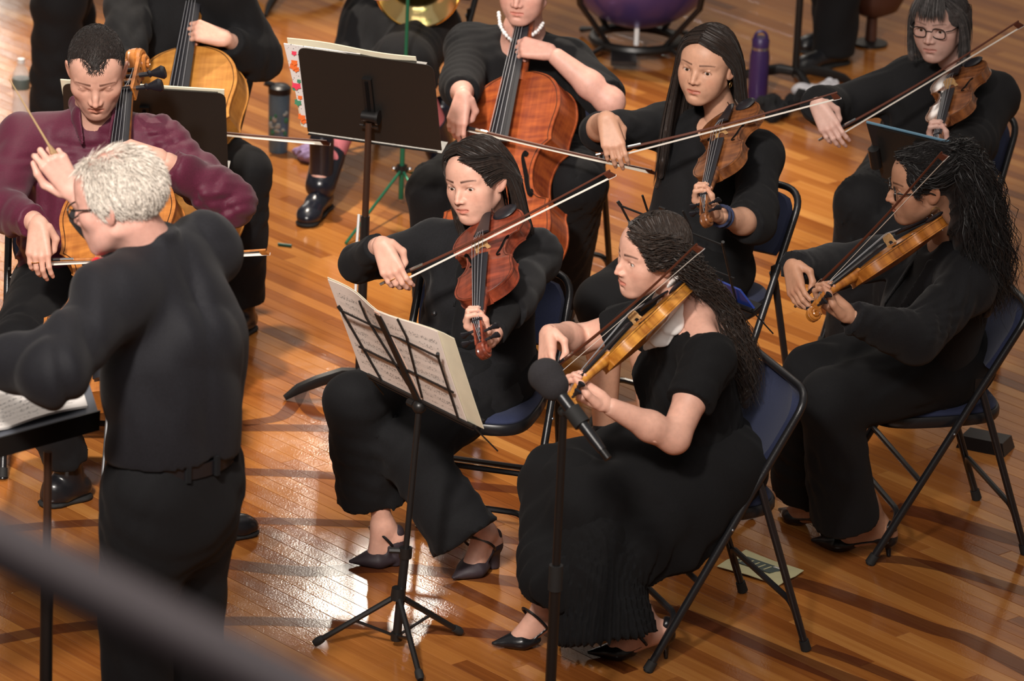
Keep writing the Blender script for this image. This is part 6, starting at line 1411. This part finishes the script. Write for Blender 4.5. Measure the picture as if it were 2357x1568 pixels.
fol = empty('music_folder', tuple(C1), 'white folder with pink and orange flower print sticking out left of the black music stand', 'folder'); Tf = Matrix.Translation(-Vector(C1))
o = sheet('cover', quadgrid(q(-.272, .165, .012), q(-.02, .165, .012), q(-.238, -.150, .012), q(-.02, -.15, .012)), 'floral_paper', None, .003); o.parent = fol; o.matrix_parent_inverse = Tf
mat('print_orange', (.75, .14, .02), .6); mat('print_pink', (.72, .04, .09), .6); mat('print_green', (.05, .22, .12), .6)
def deco(x, y, r_, m, nm='flower_print'):
    c = q(x, y, .0085); mb = MB(); a = np.linspace(0, 6.28, 13)[:-1]; V = [c] + [c + (e1 * math.cos(t) + A(0, 0, 1) * math.sin(t)) * r_ * (1 if i % 2 else .72) for i, t in enumerate(a)]
    mb.add(V, [[0, i + 1, (i + 1) % 12 + 1] for i in range(12)]); o = mb.build(nm, m, smooth=False); o.parent = fol; o.matrix_parent_inverse = Tf
for x, y, r_, m in ((-.247, .085, .016, 'print_orange'), (-.243, .100, .013, 'print_orange'), (-.240, .075, .013, 'print_orange'), (-.245, .012, .018, 'print_pink'), (-.235, .028, .008, 'print_green'), (-.255, -.005, .007, 'print_green'), (-.240, .135, .010, 'print_pink'), (-.247, -.055, .014, 'print_green'), (-.238, -.035, .009, 'print_orange'), (-.240, -.110, .015, 'print_orange'), (-.236, -.125, .012, 'print_orange')): deco(x, y, r_, m)
o = sheet('sheet_music', quadgrid(q(-.262, .185, .02), q(.16, .180, .02), q(-.25, -.15, .018), q(.20, -.15, .018), bulge=lambda u, v: n1 * (.012 * np.sin(u * 6.3)[..., None] * (1 - v[..., None]))), 'paper_cream', None, .003, label='cream sheets of music sticking up behind the black plate stand', cat='sheet music')
base3 = atz(318, 640); C3 = at(335, 292, 13.98); e3 = nrm(A(.99, -.06, 0)); n3 = A(-e3[1], e3[0], 0)
root, q, own = plate_stand(base3, C3, e3, n3, 'black plate music stand between the maroon cellist and the cellist behind him', w=.51, hgt=.30)
sheet('sheet_music', quadgrid(q(-.262, .160, .012), q(.25, .160, .012), q(-.24, -.10, .012), q(.24, -.12, .012)), 'paper_cream', None, .004, label='cream sheet music on the black stand behind the maroon cellist, corner showing', cat='sheet music')
base4 = atz(655, 6); root, q, own = plate_stand(base4, base4 + A(0, 0, 1.1), e3, n3, 'black music stand at the top edge, only its curved feet in view', legs=(4.45, .3, 2.4))
base5 = atz(1828, 205); root, q, own = plate_stand(base5, base5 + A(0, 0, 1.12), nrm(A(.9, -.4, 0)), nrm(A(.4, .9, 0)), 'dark music stand pole beside the purple bottle', legs=(2.9, .3, 5.0))
base6 = atz(2040, 800); C6 = at(2122, 376, 13.86); e6 = nrm(A(.80, -.55, 0)); n6 = A(-e6[1], e6[0], 0); root, q, own = plate_stand(base6, C6, e6, n6, 'black music stand with dark folder between the two right-hand violinists', w=.30, hgt=.20, tilt=22)
own(MB().tube([q(-.16, -.05, -.02), q(-.16, .02, -.02)], .018, 10), 'clamp'); mat('folder_edge', (0.10, 0.20, 0.28), .4)
fo = empty('music_folder', tuple(C6), 'dark folder with pale blue top edge on the right-hand stand', 'folder'); Tf = Matrix.Translation(-Vector(C6))
o = sheet('cover', quadgrid(q(-.19, .105, .012), q(.17, .105, .012), q(-.165, -.10, .012), q(.17, -.10, .012)), 'folder_black', None, .008); o.parent = fo; o.matrix_parent_inverse = Tf
o = MB().tube([q(-.19, .107, .012), q(.17, .107, .012)], .0045, 6).build('page_edge', 'folder_edge'); o.parent = fo; o.matrix_parent_inverse = Tf
# ------------------------------------------------------------------ conductor's desk and score
cz = at(226, 948, 11.02); d1 = nrm(A(-.72, -.69, 0)); d2 = nrm(A(-.22, .97, .05)); nn = nrm(np.cross(d2, d1)); nn = nn if nn[2] > 0 else -nn
pb = cz + d1 * .24 + d2 * .22; pb0 = at(110, 1060, 10.95) * A(1, 1, 0); cs_ = empty('conductor_stand', tuple(pb0), "conductor's wide grey music desk on a thin post", 'music stand'); Tc = Matrix.Translation(-Vector(pb0))
def ownc(mb, nm, m):
    o = mb.build(nm, m); o.parent = cs_; o.matrix_parent_inverse = Tc; return o
mat('desk_grey', (0.105, 0.115, 0.14), .55, bump=.1, bscale=200)
V = [cz + a * d1 * .62 + b * d2 * .50 + nn * h_ for h_ in (-.045, 0) for a, b in ((0, 0), (1, 0), (1, 1), (0, 1))]
ownc(MB().add(V, [[0, 1, 2, 3], [4, 7, 6, 5], [0, 4, 5, 1], [1, 5, 6, 2], [2, 6, 7, 3], [3, 7, 4, 0]]), 'desk', 'desk_grey')
V = [cz + (a * (.62) + (.006 if a == 0 else 0) * -1) * d1 + d2 * b + nn * h_ for h_ in (-.05, .004) for a, b in ((0, -.006), (1, -.006), (1, 0), (0, 0))]
ownc(MB().add(V, [[0, 1, 2, 3], [4, 7, 6, 5], [0, 4, 5, 1], [1, 5, 6, 2], [2, 6, 7, 3], [3, 7, 4, 0]]), 'edge_trim', 'black_metal')
pt = at(112, 1030, 10.98)
ownc(MB().tube([pb0 + A(0, 0, .62), A(pb0[0], pb0[1], pt[2])], .0105, 12), 'inner_post', 'pole_bronze'); ownc(MB().tube([pb0 + A(0, 0, .02), pb0 + A(0, 0, .66)], .0165, 12), 'outer_post', 'black_metal'); ownc(MB().lathe([(.0, 0), (.17, 0), (.17, .012), (.03, .03), (.018, .05)], 28, Matrix.Translation(Vector(pb0))), 'base', 'black_metal')
s0 = cz + d1 * .03 + d2 * .03 + nn * .008
o = sheet('score', quadgrid(s0 + d2 * .33, s0 + d1 * .5 + d2 * .33, s0, s0 + d1 * .5, bulge=lambda u, v: nn * (.008 * np.abs(np.sin(u * 6.28))[..., None])), 'music_white', None, .006, label='open white orchestral score on the conductor\'s desk', cat='score')
# ------------------------------------------------------------------ microphone on a stand
mp = at(1297, 955, 11.25); mb0 = A(mp[0], mp[1], 0); ms = empty('microphone_stand', tuple(mb0), 'thin black microphone stand in front of the front violinist', 'microphone stand'); Tq = Matrix.Translation(-Vector(mb0))
for nm, mb, m in (('lower_tube', MB().tube([mb0 + A(0, 0, .02), A(mb0[0], mb0[1], .52)], .0145, 12), 'black_metal'), ('upper_tube', MB().tube([A(mb0[0], mb0[1], .50), mp], .0105, 12), 'black_metal'), ('clutch', MB().tube([A(mb0[0], mb0[1], .49), A(mb0[0], mb0[1], .56)], .0185, 12), 'black_rubber'), ('base', MB().lathe([(0, 0), (.13, 0), (.13, .014), (.02, .03)], 28, Matrix.Translation(Vector(mb0))), 'black_metal'), ('swivel', MB().ball(mp + A(0, 0, .01), .016, 10, 8), 'black_rubber')):
    o = mb.build(nm, m); o.parent = ms; o.matrix_parent_inverse = Tq
m0 = at(1262, 872, 11.22); m1 = at(1388, 1040, 11.10); md = nrm(m1 - m0); mi = empty('microphone', tuple(m0), 'black microphone with foam windscreen on the stand', 'microphone'); Tq = Matrix.Translation(-Vector(m0)); mat('foam', (0.022, 0.020, 0.023), .95, noise=.4, nscale=600, bump=.6, bscale=700)
s = SDF(); s.rc(m0 - md * .010, m0 + md * .022, .046, .040, .01); v_, f_ = s.surf(.004)
for nm, me in (('windscreen', npmesh('windscreen', [(v_, f_, 0)], ['foam'])), ('microphone_body', MB().tube([m0 + md * .03, m0 + md * .06, m0 + md * .20, m0 + md * .235], [.020, .0165, .0145, .012], 14).mesh('microphone_body', 'black_paint')), ('connector', MB().tube([m0 + md * .232, m0 + md * .262], .010, 10).mesh('connector', 'black_metal')), ('clip', MB().tube([m0 + md * .10, m0 + md * .15], .023, 12).mesh('clip', 'black_rubber')), ('clip_arm', MB().tube([m0 + md * .125, mp + A(0, 0, .01)], .010, 8).mesh('clip_arm', 'black_rubber'))):
    o = link(nm, me); o.parent = mi; o.matrix_parent_inverse = Tq
# ------------------------------------------------------------------ balcony handrail close to the camera
mat('rail_dark', (0.034, 0.027, 0.030), .6, 0, .25)
h0, h1 = at(-900, 790, 3.25), at(1250, 1900, 2.95); hr = empty('handrail', tuple(h0), 'blurred dark balcony handrail crossing the lower left corner', 'handrail')
hv = h1 - h0
o = MB().tube([h0, h1], .0235, 20).build('rail', 'rail_dark'); o.parent = hr; o.matrix_parent_inverse = Matrix.Translation(-Vector(h0))
for k in (h0 + A(0, 0, 0), h1): o = MB().tube([k - A(0, 0, k[2]), k], .018, 12).build('rail_post', 'rail_dark'); o.parent = hr; o.matrix_parent_inverse = Matrix.Translation(-Vector(h0))
# ------------------------------------------------------------------ things on the floor
def lathe_thing(name, base, label, cat, pieces, tilt=None):
    r_ = empty(name, tuple(base), label, cat)
    for nm, prof, m in pieces: link(nm, MB().lathe(prof, 24).mesh(nm, m), r_)
    return r_
mat('bottle_plastic', (0.80, 0.82, 0.84), .08, 0, .5, alpha=.34); mat('bottle_label', (0.10, 0.13, 0.12), .5); mat('tumbler_blue', (0.12, 0.21, 0.30), .4, .2, noise=.15, nscale=20); mat('tumbler_pattern', (0.42, 0.46, 0.44), .5); mat('bottle_purple', (0.035, 0.016, 0.085), .4, .1)
lathe_thing('water_bottle', atz(48, 262), 'clear plastic water bottle with dark label at the left edge', 'bottle', [('bottle_body', [(0, 0), (.030, 0), (.033, .01), (.032, .04), (.029, .07), (.032, .10), (.033, .14), (.028, .165), (.014, .19), (.0125, .20)], 'bottle_plastic'), ('bottle_label', [(.0335, .10), (.0338, .101), (.0338, .139), (.0335, .14)], 'bottle_label'), ('bottle_cap', [(0, .198), (.014, .198), (.014, .214), (0, .215)], 'white_plastic')])
tb = lathe_thing('tumbler', atz(640, 348), 'blue insulated tumbler with black lid and pale print beside the black music stand', 'tumbler', [('tumbler_body', [(0, 0), (.034, 0), (.035, .01), (.038, .10), (.040, .22), (.039, .225)], 'tumbler_blue'), ('lid', [(.039, .222), (.042, .224), (.042, .245), (.030, .255), (0, .256)], 'black_vinyl')])
link('lid_spout', MB().tube([(-.02, 0, .25), (-.055, -.005, .262)], .012, 8).mesh('lid_spout', 'black_vinyl'), tb)
pr = random.Random(4)
for k in range(16):
    a = -1.57 + pr.uniform(-.9, .9); z = pr.uniform(.07, .17); link('print_mark', MB().ball((.0385 * math.cos(a), .0385 * math.sin(a), z), (pr.uniform(.004, .011), .004, pr.uniform(.004, .013)), 8, 6).mesh('print_mark', 'tumbler_pattern' if k % 3 else 'print_green'), tb)
pb_ = lathe_thing('water_bottle', atz(1743, 226), 'purple water bottle with carrying loop behind the straight-haired violinist', 'bottle', [('bottle_body', [(0, 0), (.036, 0), (.038, .01), (.038, .17), (.033, .20)], 'bottle_purple'), ('band', [(.0335, .197), (.0335, .207), (.031, .208)], 'steel_grey'), ('lid', [(.033, .205), (.034, .235), (.026, .245), (0, .246)], 'bottle_purple')])
link('carrying_loop', MB().tube([(.024 * math.cos(t), .0, .24 + .028 * math.sin(t)) for t in np.linspace(0, math.pi, 14)], .006, 8).mesh('carrying_loop', 'bottle_purple'), pb_)
def program(name, px, m, label, printed=False):
    P = [atz(*p_, .002) for p_ in px]; r_ = empty(name, tuple(P[0]), label, 'programme'); T = Matrix.Translation(-Vector(P[0]))
    g = quadgrid(P[0], P[1], P[3], P[2], 5, 7, bulge=lambda u, v: A(0, 0, 1) * (.002 + .004 * np.sin(u * 5 + v * 3) ** 2)[..., None]); o = sheet('paper', g, m, None, .002); o.parent = r_; o.matrix_parent_inverse = T
    if printed:
        c_ = lambda u, v, h_=.0095: (P[0] * (1 - u) + P[1] * u) * (1 - v) + (P[3] * (1 - u) + P[2] * u) * v + A(0, 0, h_ - .002)
        o = MB().add([c_(.36, .06), c_(.74, .16), c_(.74, .80), c_(.36, .70)], [[0, 3, 2, 1]]).build('print_panel', 'bottle_label', smooth=False); o.parent = r_; o.matrix_parent_inverse = T
        for k in range(5): v0 = .16 + k * .1; o = MB().add([c_(.42, v0, .0100), c_(.66, v0 + .03, .0100), c_(.66, v0 + .055, .0100), c_(.42, v0 + .025, .0100)], [[0, 3, 2, 1]]).build('print_line', 'paper_yellow', smooth=False); o.parent = r_; o.matrix_parent_inverse = T
        o = MB().add([c_(.66, .62, .0101), c_(.72, .64, .0101), c_(.72, .76, .0101), c_(.66, .74, .0101)], [[0, 3, 2, 1]]).build('print_emblem', 'paper_white', smooth=False); o.parent = r_; o.matrix_parent_inverse = T
program('programme', [(1650, 1306), (1716, 1270), (1850, 1318), (1792, 1350)], 'paper_yellow', 'pale yellow printed programme lying under the nearest chair', True)
program('programme', [(1803, 1113), (1846, 1122), (1846, 1152), (1822, 1150)], 'paper_yellow', 'pale yellow paper by the trouser leg of the curly-haired violinist')
program('programme', [(955, 1212), (1020, 1190), (1088, 1222), (1030, 1252)], 'paper_yellow', 'pale yellow paper behind the feet of the violist')
def crumple(name, c, r_, m, label, cat, seed, sq=.6):
    s = SDF(); g = np.random.default_rng(seed)
    for k in range(9): d = g.normal(size=3) * r_ * A(.6, .5, .35); s.ell(c + d * A(1, 1, 0) + A(0, 0, r_ * sq * .6 + abs(d[2])), r_ * g.uniform(.3, .55, 3), .02)
    s.plane((0, 0, .001), (0, 0, -1)); v, f = s.surf(.007, wrinkle(seed, .010, 26, (1, 1, 1))); o = link(name, npmesh(name, [(v - c, f, 0)], [m]), None, label, cat); o.location = tuple(c); return o
mat('plastic_bag', (0.62, 0.62, 0.66), .3, alpha=.75); mat('lavender_cloth', (0.36, 0.26, 0.48), .7)
crumple('plastic_bag', atz(1895, 262), .075, 'plastic_bag', 'crumpled white plastic bag on the floor under the grey-haired violinist\'s arm', 'bag', 5, 1.2); crumple('lavender_cloth', atz(703, 372), .045, 'lavender_cloth', 'lavender cloth on the floor beside the black boot', 'cloth', 6)
crumple('black_bag', atz(1800, 268), .07, 'cloth_black', 'small black bag on the floor beside the purple bottle', 'bag', 8)
mat('green_plastic', (0.01, 0.10, 0.075), .5); g0, g1 = atz(640, 562, .006), atz(671, 566, .006); o = MB().tube([g0, g1], .0055, 8).build('pencil_stub', 'green_plastic', label='short green pencil stub lying on the bare floor', cat='pencil')
sh = at(2262, 1012, 13.05) * A(1, 1, 0); o = MB().box(atz(2268, 1030) + A(0, 0, .02), (.16, .10, .04), frame(z=A(0, 0, 1), x=A(.9, -.4, 0)), taper=.85).build('black_case', 'black_vinyl', label='small black ribbed case on the floor behind the chair at the right edge', cat='case')
# cloth under the chin of the front violinist
i1 = INS['V1']; s = SDF(); L1 = lambda x, y, z: i1['o'] + i1['x'] * x + i1['y'] * y + i1['z'] * z
s.rc(L1(-.060, .005, .026), L1(.045, -.004, .028), .026, .034, .012, flat=(i1['z'], .35)); s.rc(L1(.045, -.016, .026), L1(.082, -.016, -.010), .030, .026, .012, flat=(i1['y'], .35)); s.rc(L1(.084, -.012, -.010), L1(.090, .04, -.040), .026, .026, .012, flat=(i1['x'], .3))
yb_ = i1['o'][1] - .06; h_ = [at(1558, 705, yb_), at(1545, 742, yb_), at(1518, 775, yb_), at(1487, 800, yb_ + .01)]; s.chain(h_, [.020, .034, .030, .010], .012, flat=(nrm(A(.2, -1, .3)), .28))
v, f = s.surf(.0035, wrinkle(91, .003, 40, (1, 1, 1))); o = link('chin_cloth', npmesh('chin_cloth', [(v - i1['o'], f, 0)], ['white_cloth']), None, 'white cloth tucked between the chin and the golden violin', 'cloth'); o.location = tuple(i1['o'])
# ------------------------------------------------------------------ people and things at the top edge of the picture
def standing(label, base, f, legs_px=None, hgt=1.0):
    l = A(-f[1], f[0], 0); p = Person(label, base); pel = base + A(0, 0, .98); neck = base + A(0, 0, 1.48); mid = base + A(0, 0, 1.42); shL, shR = mid + l * .19, mid - l * .19; chest = base + A(0, 0, 1.30)
    R, c = headframe(base + f * .05 + A(0, 0, 1.64), f, (0, 0, 1)); hd, ey = make_head(R, c, neck, (.055, .06), male=True, h=.004); p.skin(*hd)
    for e in ey: p.own(e, 'eye')
    leg = []
    for q in (-1, 1): h_ = pel + l * q * .095; a_ = base + l * q * .10 + f * (.10 * q) + A(0, 0, .11); leg.append((h_, (h_ + a_) / 2 + f * .03, a_))
    core(p, pel, chest, neck, shL, shR, f, leg)
    for S_, q in ((shL, 1), (shR, -1)):
        E_ = S_ + A(0, 0, -.29) + l * q * .04; W_ = E_ + A(0, 0, -.22) + f * .10; skin_arm(p, S_, E_, W_); h_, _ = make_hand(W_, A(0, 0, -1) + f * .3, -l * q, q < 0, ((15, 20, 15),) * 4, ((.012, .0, .03), (.045, .012, .045), (.07, .016, .05), (.09, .02, .05)), E_, h=.004); p.skin(h_)
    for _, _, a_ in leg: dress_shoe(p, a_, a_ + f * .20)
    p.body('skin_fair')
    s = SDF(); torso(s, pel, chest, neck, shL, shR, f, (.16, .17, .155), grow=.01, sh=.07)
    for S_, q in ((shL, 1), (shR, -1)): E_ = S_ + A(0, 0, -.29) + l * q * .04; sleeve(s, S_, E_, E_ + A(0, 0, -.22) + f * .10, (.08, .07, .065, .05))
    p.cloth('shirt', s, 'cloth_black', .012)
    s = SDF(); s.rc(pel + A(0, 0, .04), pel - A(0, 0, .08), .16, .18, .06, flat=(f, .8))
    for h_, k_, a_ in leg: s.rc(h_, k_, .112, .092, .05); s.rc(k_, a_ + A(0, 0, -.06), .092, .085, .03, capb=True)
    p.cloth('trousers', s, 'cloth_trouser', .010, wrinkle(95, .006, 9, (1, 1, .3)))
    short_hair(p, R, c, 'hair_short', 1200, .02, lambda P, r: ~((P[:, 1] > .03) & (P[:, 2] < .07)) & (P[:, 2] > -.03), 7, base=lambda s: cap_long(s, low=-.03))
standing('person in black trousers standing at the upper left behind the cellists', atz(158, 318), nrm(A(-.9, -.45, 0))); standing('person in black trousers standing at the top right, one leg in view', atz(1918, 128), nrm(A(-.75, -.65, 0)))
def horn_player():
    base = atz(905, 330); f = nrm(A(-.42, -.9, 0)); l = A(-f[1], f[0], 0); pel = at(925, 55, 16.45); p = Person('seated horn player in black with pink socks and black boots at the top centre', base * A(1, 1, 0))
    neck = pel + A(0, -.03, .53); mid = neck - A(0, 0, .06); shL, shR = mid + l * .17, mid - l * .17; chest = mid * .7 + pel * .3; R, c = headframe(neck + f * .05 + A(0, 0, .15), f, (0, 0, 1)); hd, ey = make_head(R, c, neck, h=.004); p.skin(*hd)
    for e in ey: p.own(e, 'eye')
    for S_, q in ((shL, 1), (shR, -1)):
        W_ = pel + f * .25 + l * q * .10 + A(0, 0, .22); E_ = ik(S_, W_, .28, .25, l * q + A(0, 0, -1)); skin_arm(p, S_, E_, W_); h_, _ = make_hand(W_, f, -l * q, q < 0, ((30, 40, 25),) * 4, BOWTHUMB, E_, h=.004); p.skin(h_)
    hipR, hipL = pel - l * .10, pel + l * .10; aR = atz(738, 408, .13); aL = atz(1015, 330, .13); kR = ik(hipR, aR, .43, .42, f + A(-.3, 0, .8)); kL = ik(hipL, aL, .43, .42, f + A(0, 0, .8)); core(p, pel, chest, neck, shL, shR, f, ())
    for h_, k_, a_ in ((hipR, kR, aR), (hipL, kL, aL)): s = SDF(); s.rc(h_, k_, .07, .054, .03); s.rc(k_, k_ * .7 + a_ * .3, .052, .056, .03); s.rc(k_ * .7 + a_ * .3, a_, .056, .038, .03); v, fc = s.surf(.007); p.skin((v, fc, 0, None)); dress_shoe(p, a_, a_ + nrm(f * A(1, 1, 0) + A(.2, 0, 0)) * .19, 'boot_leather', boot=.115); s = SDF(); s.rc(a_ - A(0, 0, .03), a_ + (k_ - a_) * .30, .054, .060, .01, capb=True); p.cloth('boot_shaft', s, 'boot_leather', .007); s = SDF(); s.rc(a_ + (k_ - a_) * .2, a_ + (k_ - a_) * .55, .054, .062, .01, capb=True); p.cloth('sock', s, 'sock_pink', .007)
    p.body('skin_rosy')
    s = SDF(); torso(s, pel, chest, neck, shL, shR, f, (.165, .155, .135), bust=.06, grow=.012)
    for S_, q in ((shL, 1), (shR, -1)): W_ = pel + f * .25 + l * q * .10 + A(0, 0, .22); sleeve(s, S_, ik(S_, W_, .28, .25, l * q + A(0, 0, -1)), W_)
    p.cloth('top', s, 'cloth_black', .011)
    s = SDF(); s.rc(pel, pel + f * .06, .185, .175, .05, flat=(A(0, 0, 1), .75))
    for h_, k_, a_ in ((hipR, kR, aR), (hipL, kL, aL)): s.rc(h_, k_, .125, .105, .05); s.rc(k_, k_ * .75 + a_ * .25, .10, .105, .04, capb=True)
    s.rc(kR, kL, .09, .09, .06); p.cloth('skirt', s, 'cloth_black', .010, wrinkle(96, .008, 9))
    short_hair(p, R, c, 'hair_brown', 1200, .05, lambda P, r: ~((P[:, 1] > .03) & (P[:, 2] < .07)) & (P[:, 2] > -.05), 7, flow=(0, -.2, -1), base=lambda s: cap_long(s, low=-.06))
    put_chair('I', *(pel + f * .2)[:2], math.atan2(-f[0], f[1]), 'navy padded folding chair under the horn player at the top centre')
    # french horn
    bc = at(963, -26, 16.12); ax = nrm(A(.05, -.85, -.1)); Rb = frame(z=ax, x=A(1, 0, 0)); h = empty('french_horn', tuple(bc), 'shiny brass french horn bell at the top centre edge', 'horn'); T = Matrix.Translation(-Vector(bc)); Mx = np.eye(4); Mx[:3, :3] = Rb; Mx[:3, 3] = bc
    prof = [(.155, 0), (.150, -.006), (.115, -.03), (.08, -.07), (.05, -.13), (.03, -.20), (.022, -.28)]; t = [(r_ - .003, z_) for r_, z_ in prof[::-1]]
    mb = MB(); a = np.linspace(0, 2 * math.pi, 40, endpoint=False); allp = prof + t[:-1] + [(.151, .002)]; V = np.array([[bc + Rb @ A(r_ * math.cos(x), r_ * math.sin(x), z_) for x in a] for r_, z_ in allp]); m = len(allp); mb.add(V.reshape(-1, 3), [[i * 40 + j, i * 40 + (j + 1) % 40, ((i + 1) % m) * 40 + (j + 1) % 40, ((i + 1) % m) * 40 + j] for i in range(m) for j in range(40)])
    for nm, o in (('bell', mb.build('bell', 'brass')), ('tubing', MB().tube([bc + Rb @ A(.13 * math.cos(x) - .06, .13 * math.sin(x) + .13, -.26 - .01 * x) for x in np.linspace(-1.2, 11.5, 90)], .0085, 8).build('tubing', 'brass')), ('valves', MB().tube([bc + Rb @ A(-.06, .10, -.30), bc + Rb @ A(-.06, .16, -.30)], .02, 10).build('valves', 'brass'))): o.parent = h; o.matrix_parent_inverse = T
mat('sock_pink', (.55, .16, .19), .8); mat('boot_leather', (.010, .011, .018), .25)
horn_player()
# green stand of the horn player
gb = atz(922, 476); g = empty('music_stand', tuple(gb), 'thin green folding music stand with splayed legs behind the black stand', 'music stand'); T = Matrix.Translation(-Vector(gb)); mat('green_metal', (0.02, 0.16, 0.085), .35, .4)
def og(mb, nm, m='green_metal'):
    o = mb.build(nm, m); o.parent = g; o.matrix_parent_inverse = T
gh = gb + A(0, 0, .14); og(MB().tube([gb + A(0, 0, .03), gb + A(0, 0, .55)], .009, 10), 'outer_pole'); og(MB().tube([gb + A(0, 0, .55), gb + A(0, 0, 1.15)], .0065, 10), 'inner_pole'); og(MB().tube([gh - A(0, 0, .012), gh + A(0, 0, .015)], .02, 10), 'hub', 'black_metal')
for s_ in (-1, 1): og(MB().ball(gh + A(.028 * s_, 0, 0), .010, 8, 6), 'wing_nut', 'chrome')
for ft in (atz(796, 560, .008), atz(1010, 540, .008), gb + A(.10, .30, .008)): og(MB().tube([gh, ft], .0055, 8), 'leg')
og(MB().box(gb + A(0, 0, 1.25), (.44, .02, .26), frame(z=A(0, -.3, 1), x=A(1, 0, 0))), 'desk')
# timpani and stool
mat('kettle_purple_sheen', (0.12, 0.09, 0.34), .3, .6); mat('kettle_rim', (0.06, 0.035, 0.025), .4, .3); mat('stool_brown', (0.075, 0.028, 0.018), .45); mat('drum_head', (.7, .66, .58), .6)  # purple reflections on the bowl are put into the kettle colour
tb_ = atz(1462, 118); tm = empty('kettledrum', tuple(tb_), 'kettledrum with purple reflections put into its colour and brown rim at the top edge', 'drum'); tm.location = tuple(tb_)
a_ = np.linspace(.02, math.pi / 2, 14); prof = [(.36 * math.sin(t), .52 - .36 * math.cos(t) * 1.15) for t in a_]
link('kettle', MB().lathe([(0, prof[0][1])] + prof + [(.355, .54), (.34, .54)], 40).mesh('kettle', 'kettle_purple_sheen'), tm); link('rim', MB().lathe([(.355, .52), (.385, .52), (.385, .555), (.355, .56)], 40).mesh('rim', 'kettle_rim'), tm); link('drum_head', MB().lathe([(0, .55), (.36, .55), (.36, .554), (0, .556)], 40).mesh('drum_head', 'drum_head'), tm)
for k in range(4): t = .8 + k * 1.571; link('strut', MB().tube([(.385 * math.cos(t), .385 * math.sin(t), .52), (.33 * math.cos(t), .33 * math.sin(t), .25), (.16 * math.cos(t), .16 * math.sin(t), .06), (.30 * math.cos(t), .30 * math.sin(t), .02)], .013, 8).mesh('strut', 'black_metal'), tm)
link('base_ring', MB().tube([(.17 * math.cos(t), .17 * math.sin(t), .05) for t in np.linspace(0, 6.28, 25)], .02, 8).mesh('base_ring', 'black_metal'), tm); link('pedal', MB().box((-.05, -.24, .04), (.10, .16, .02)).mesh('pedal', 'black_metal'), tm); link('pedal_tip', MB().tube([(0, -.1, .20), (0, -.12, .06)], .010, 8).mesh('pedal_tip', 'white_plastic'), tm)
st_ = atz(2003, 102); lathe_thing('stool', st_, 'dark brown round stool at the top edge above the grey-haired violinist\'s bow', 'stool', [('seat', [(0, .12), (.04, .12), (.10, .15), (.125, .20), (.125, .30), (0, .31)], 'stool_brown'), ('stem', [(0, .0), (.025, .0), (.022, .12), (0, .125)], 'stool_brown'), ('foot', [(0, 0), (.07, 0), (.07, .01), (.02, .02)], 'black_metal')])
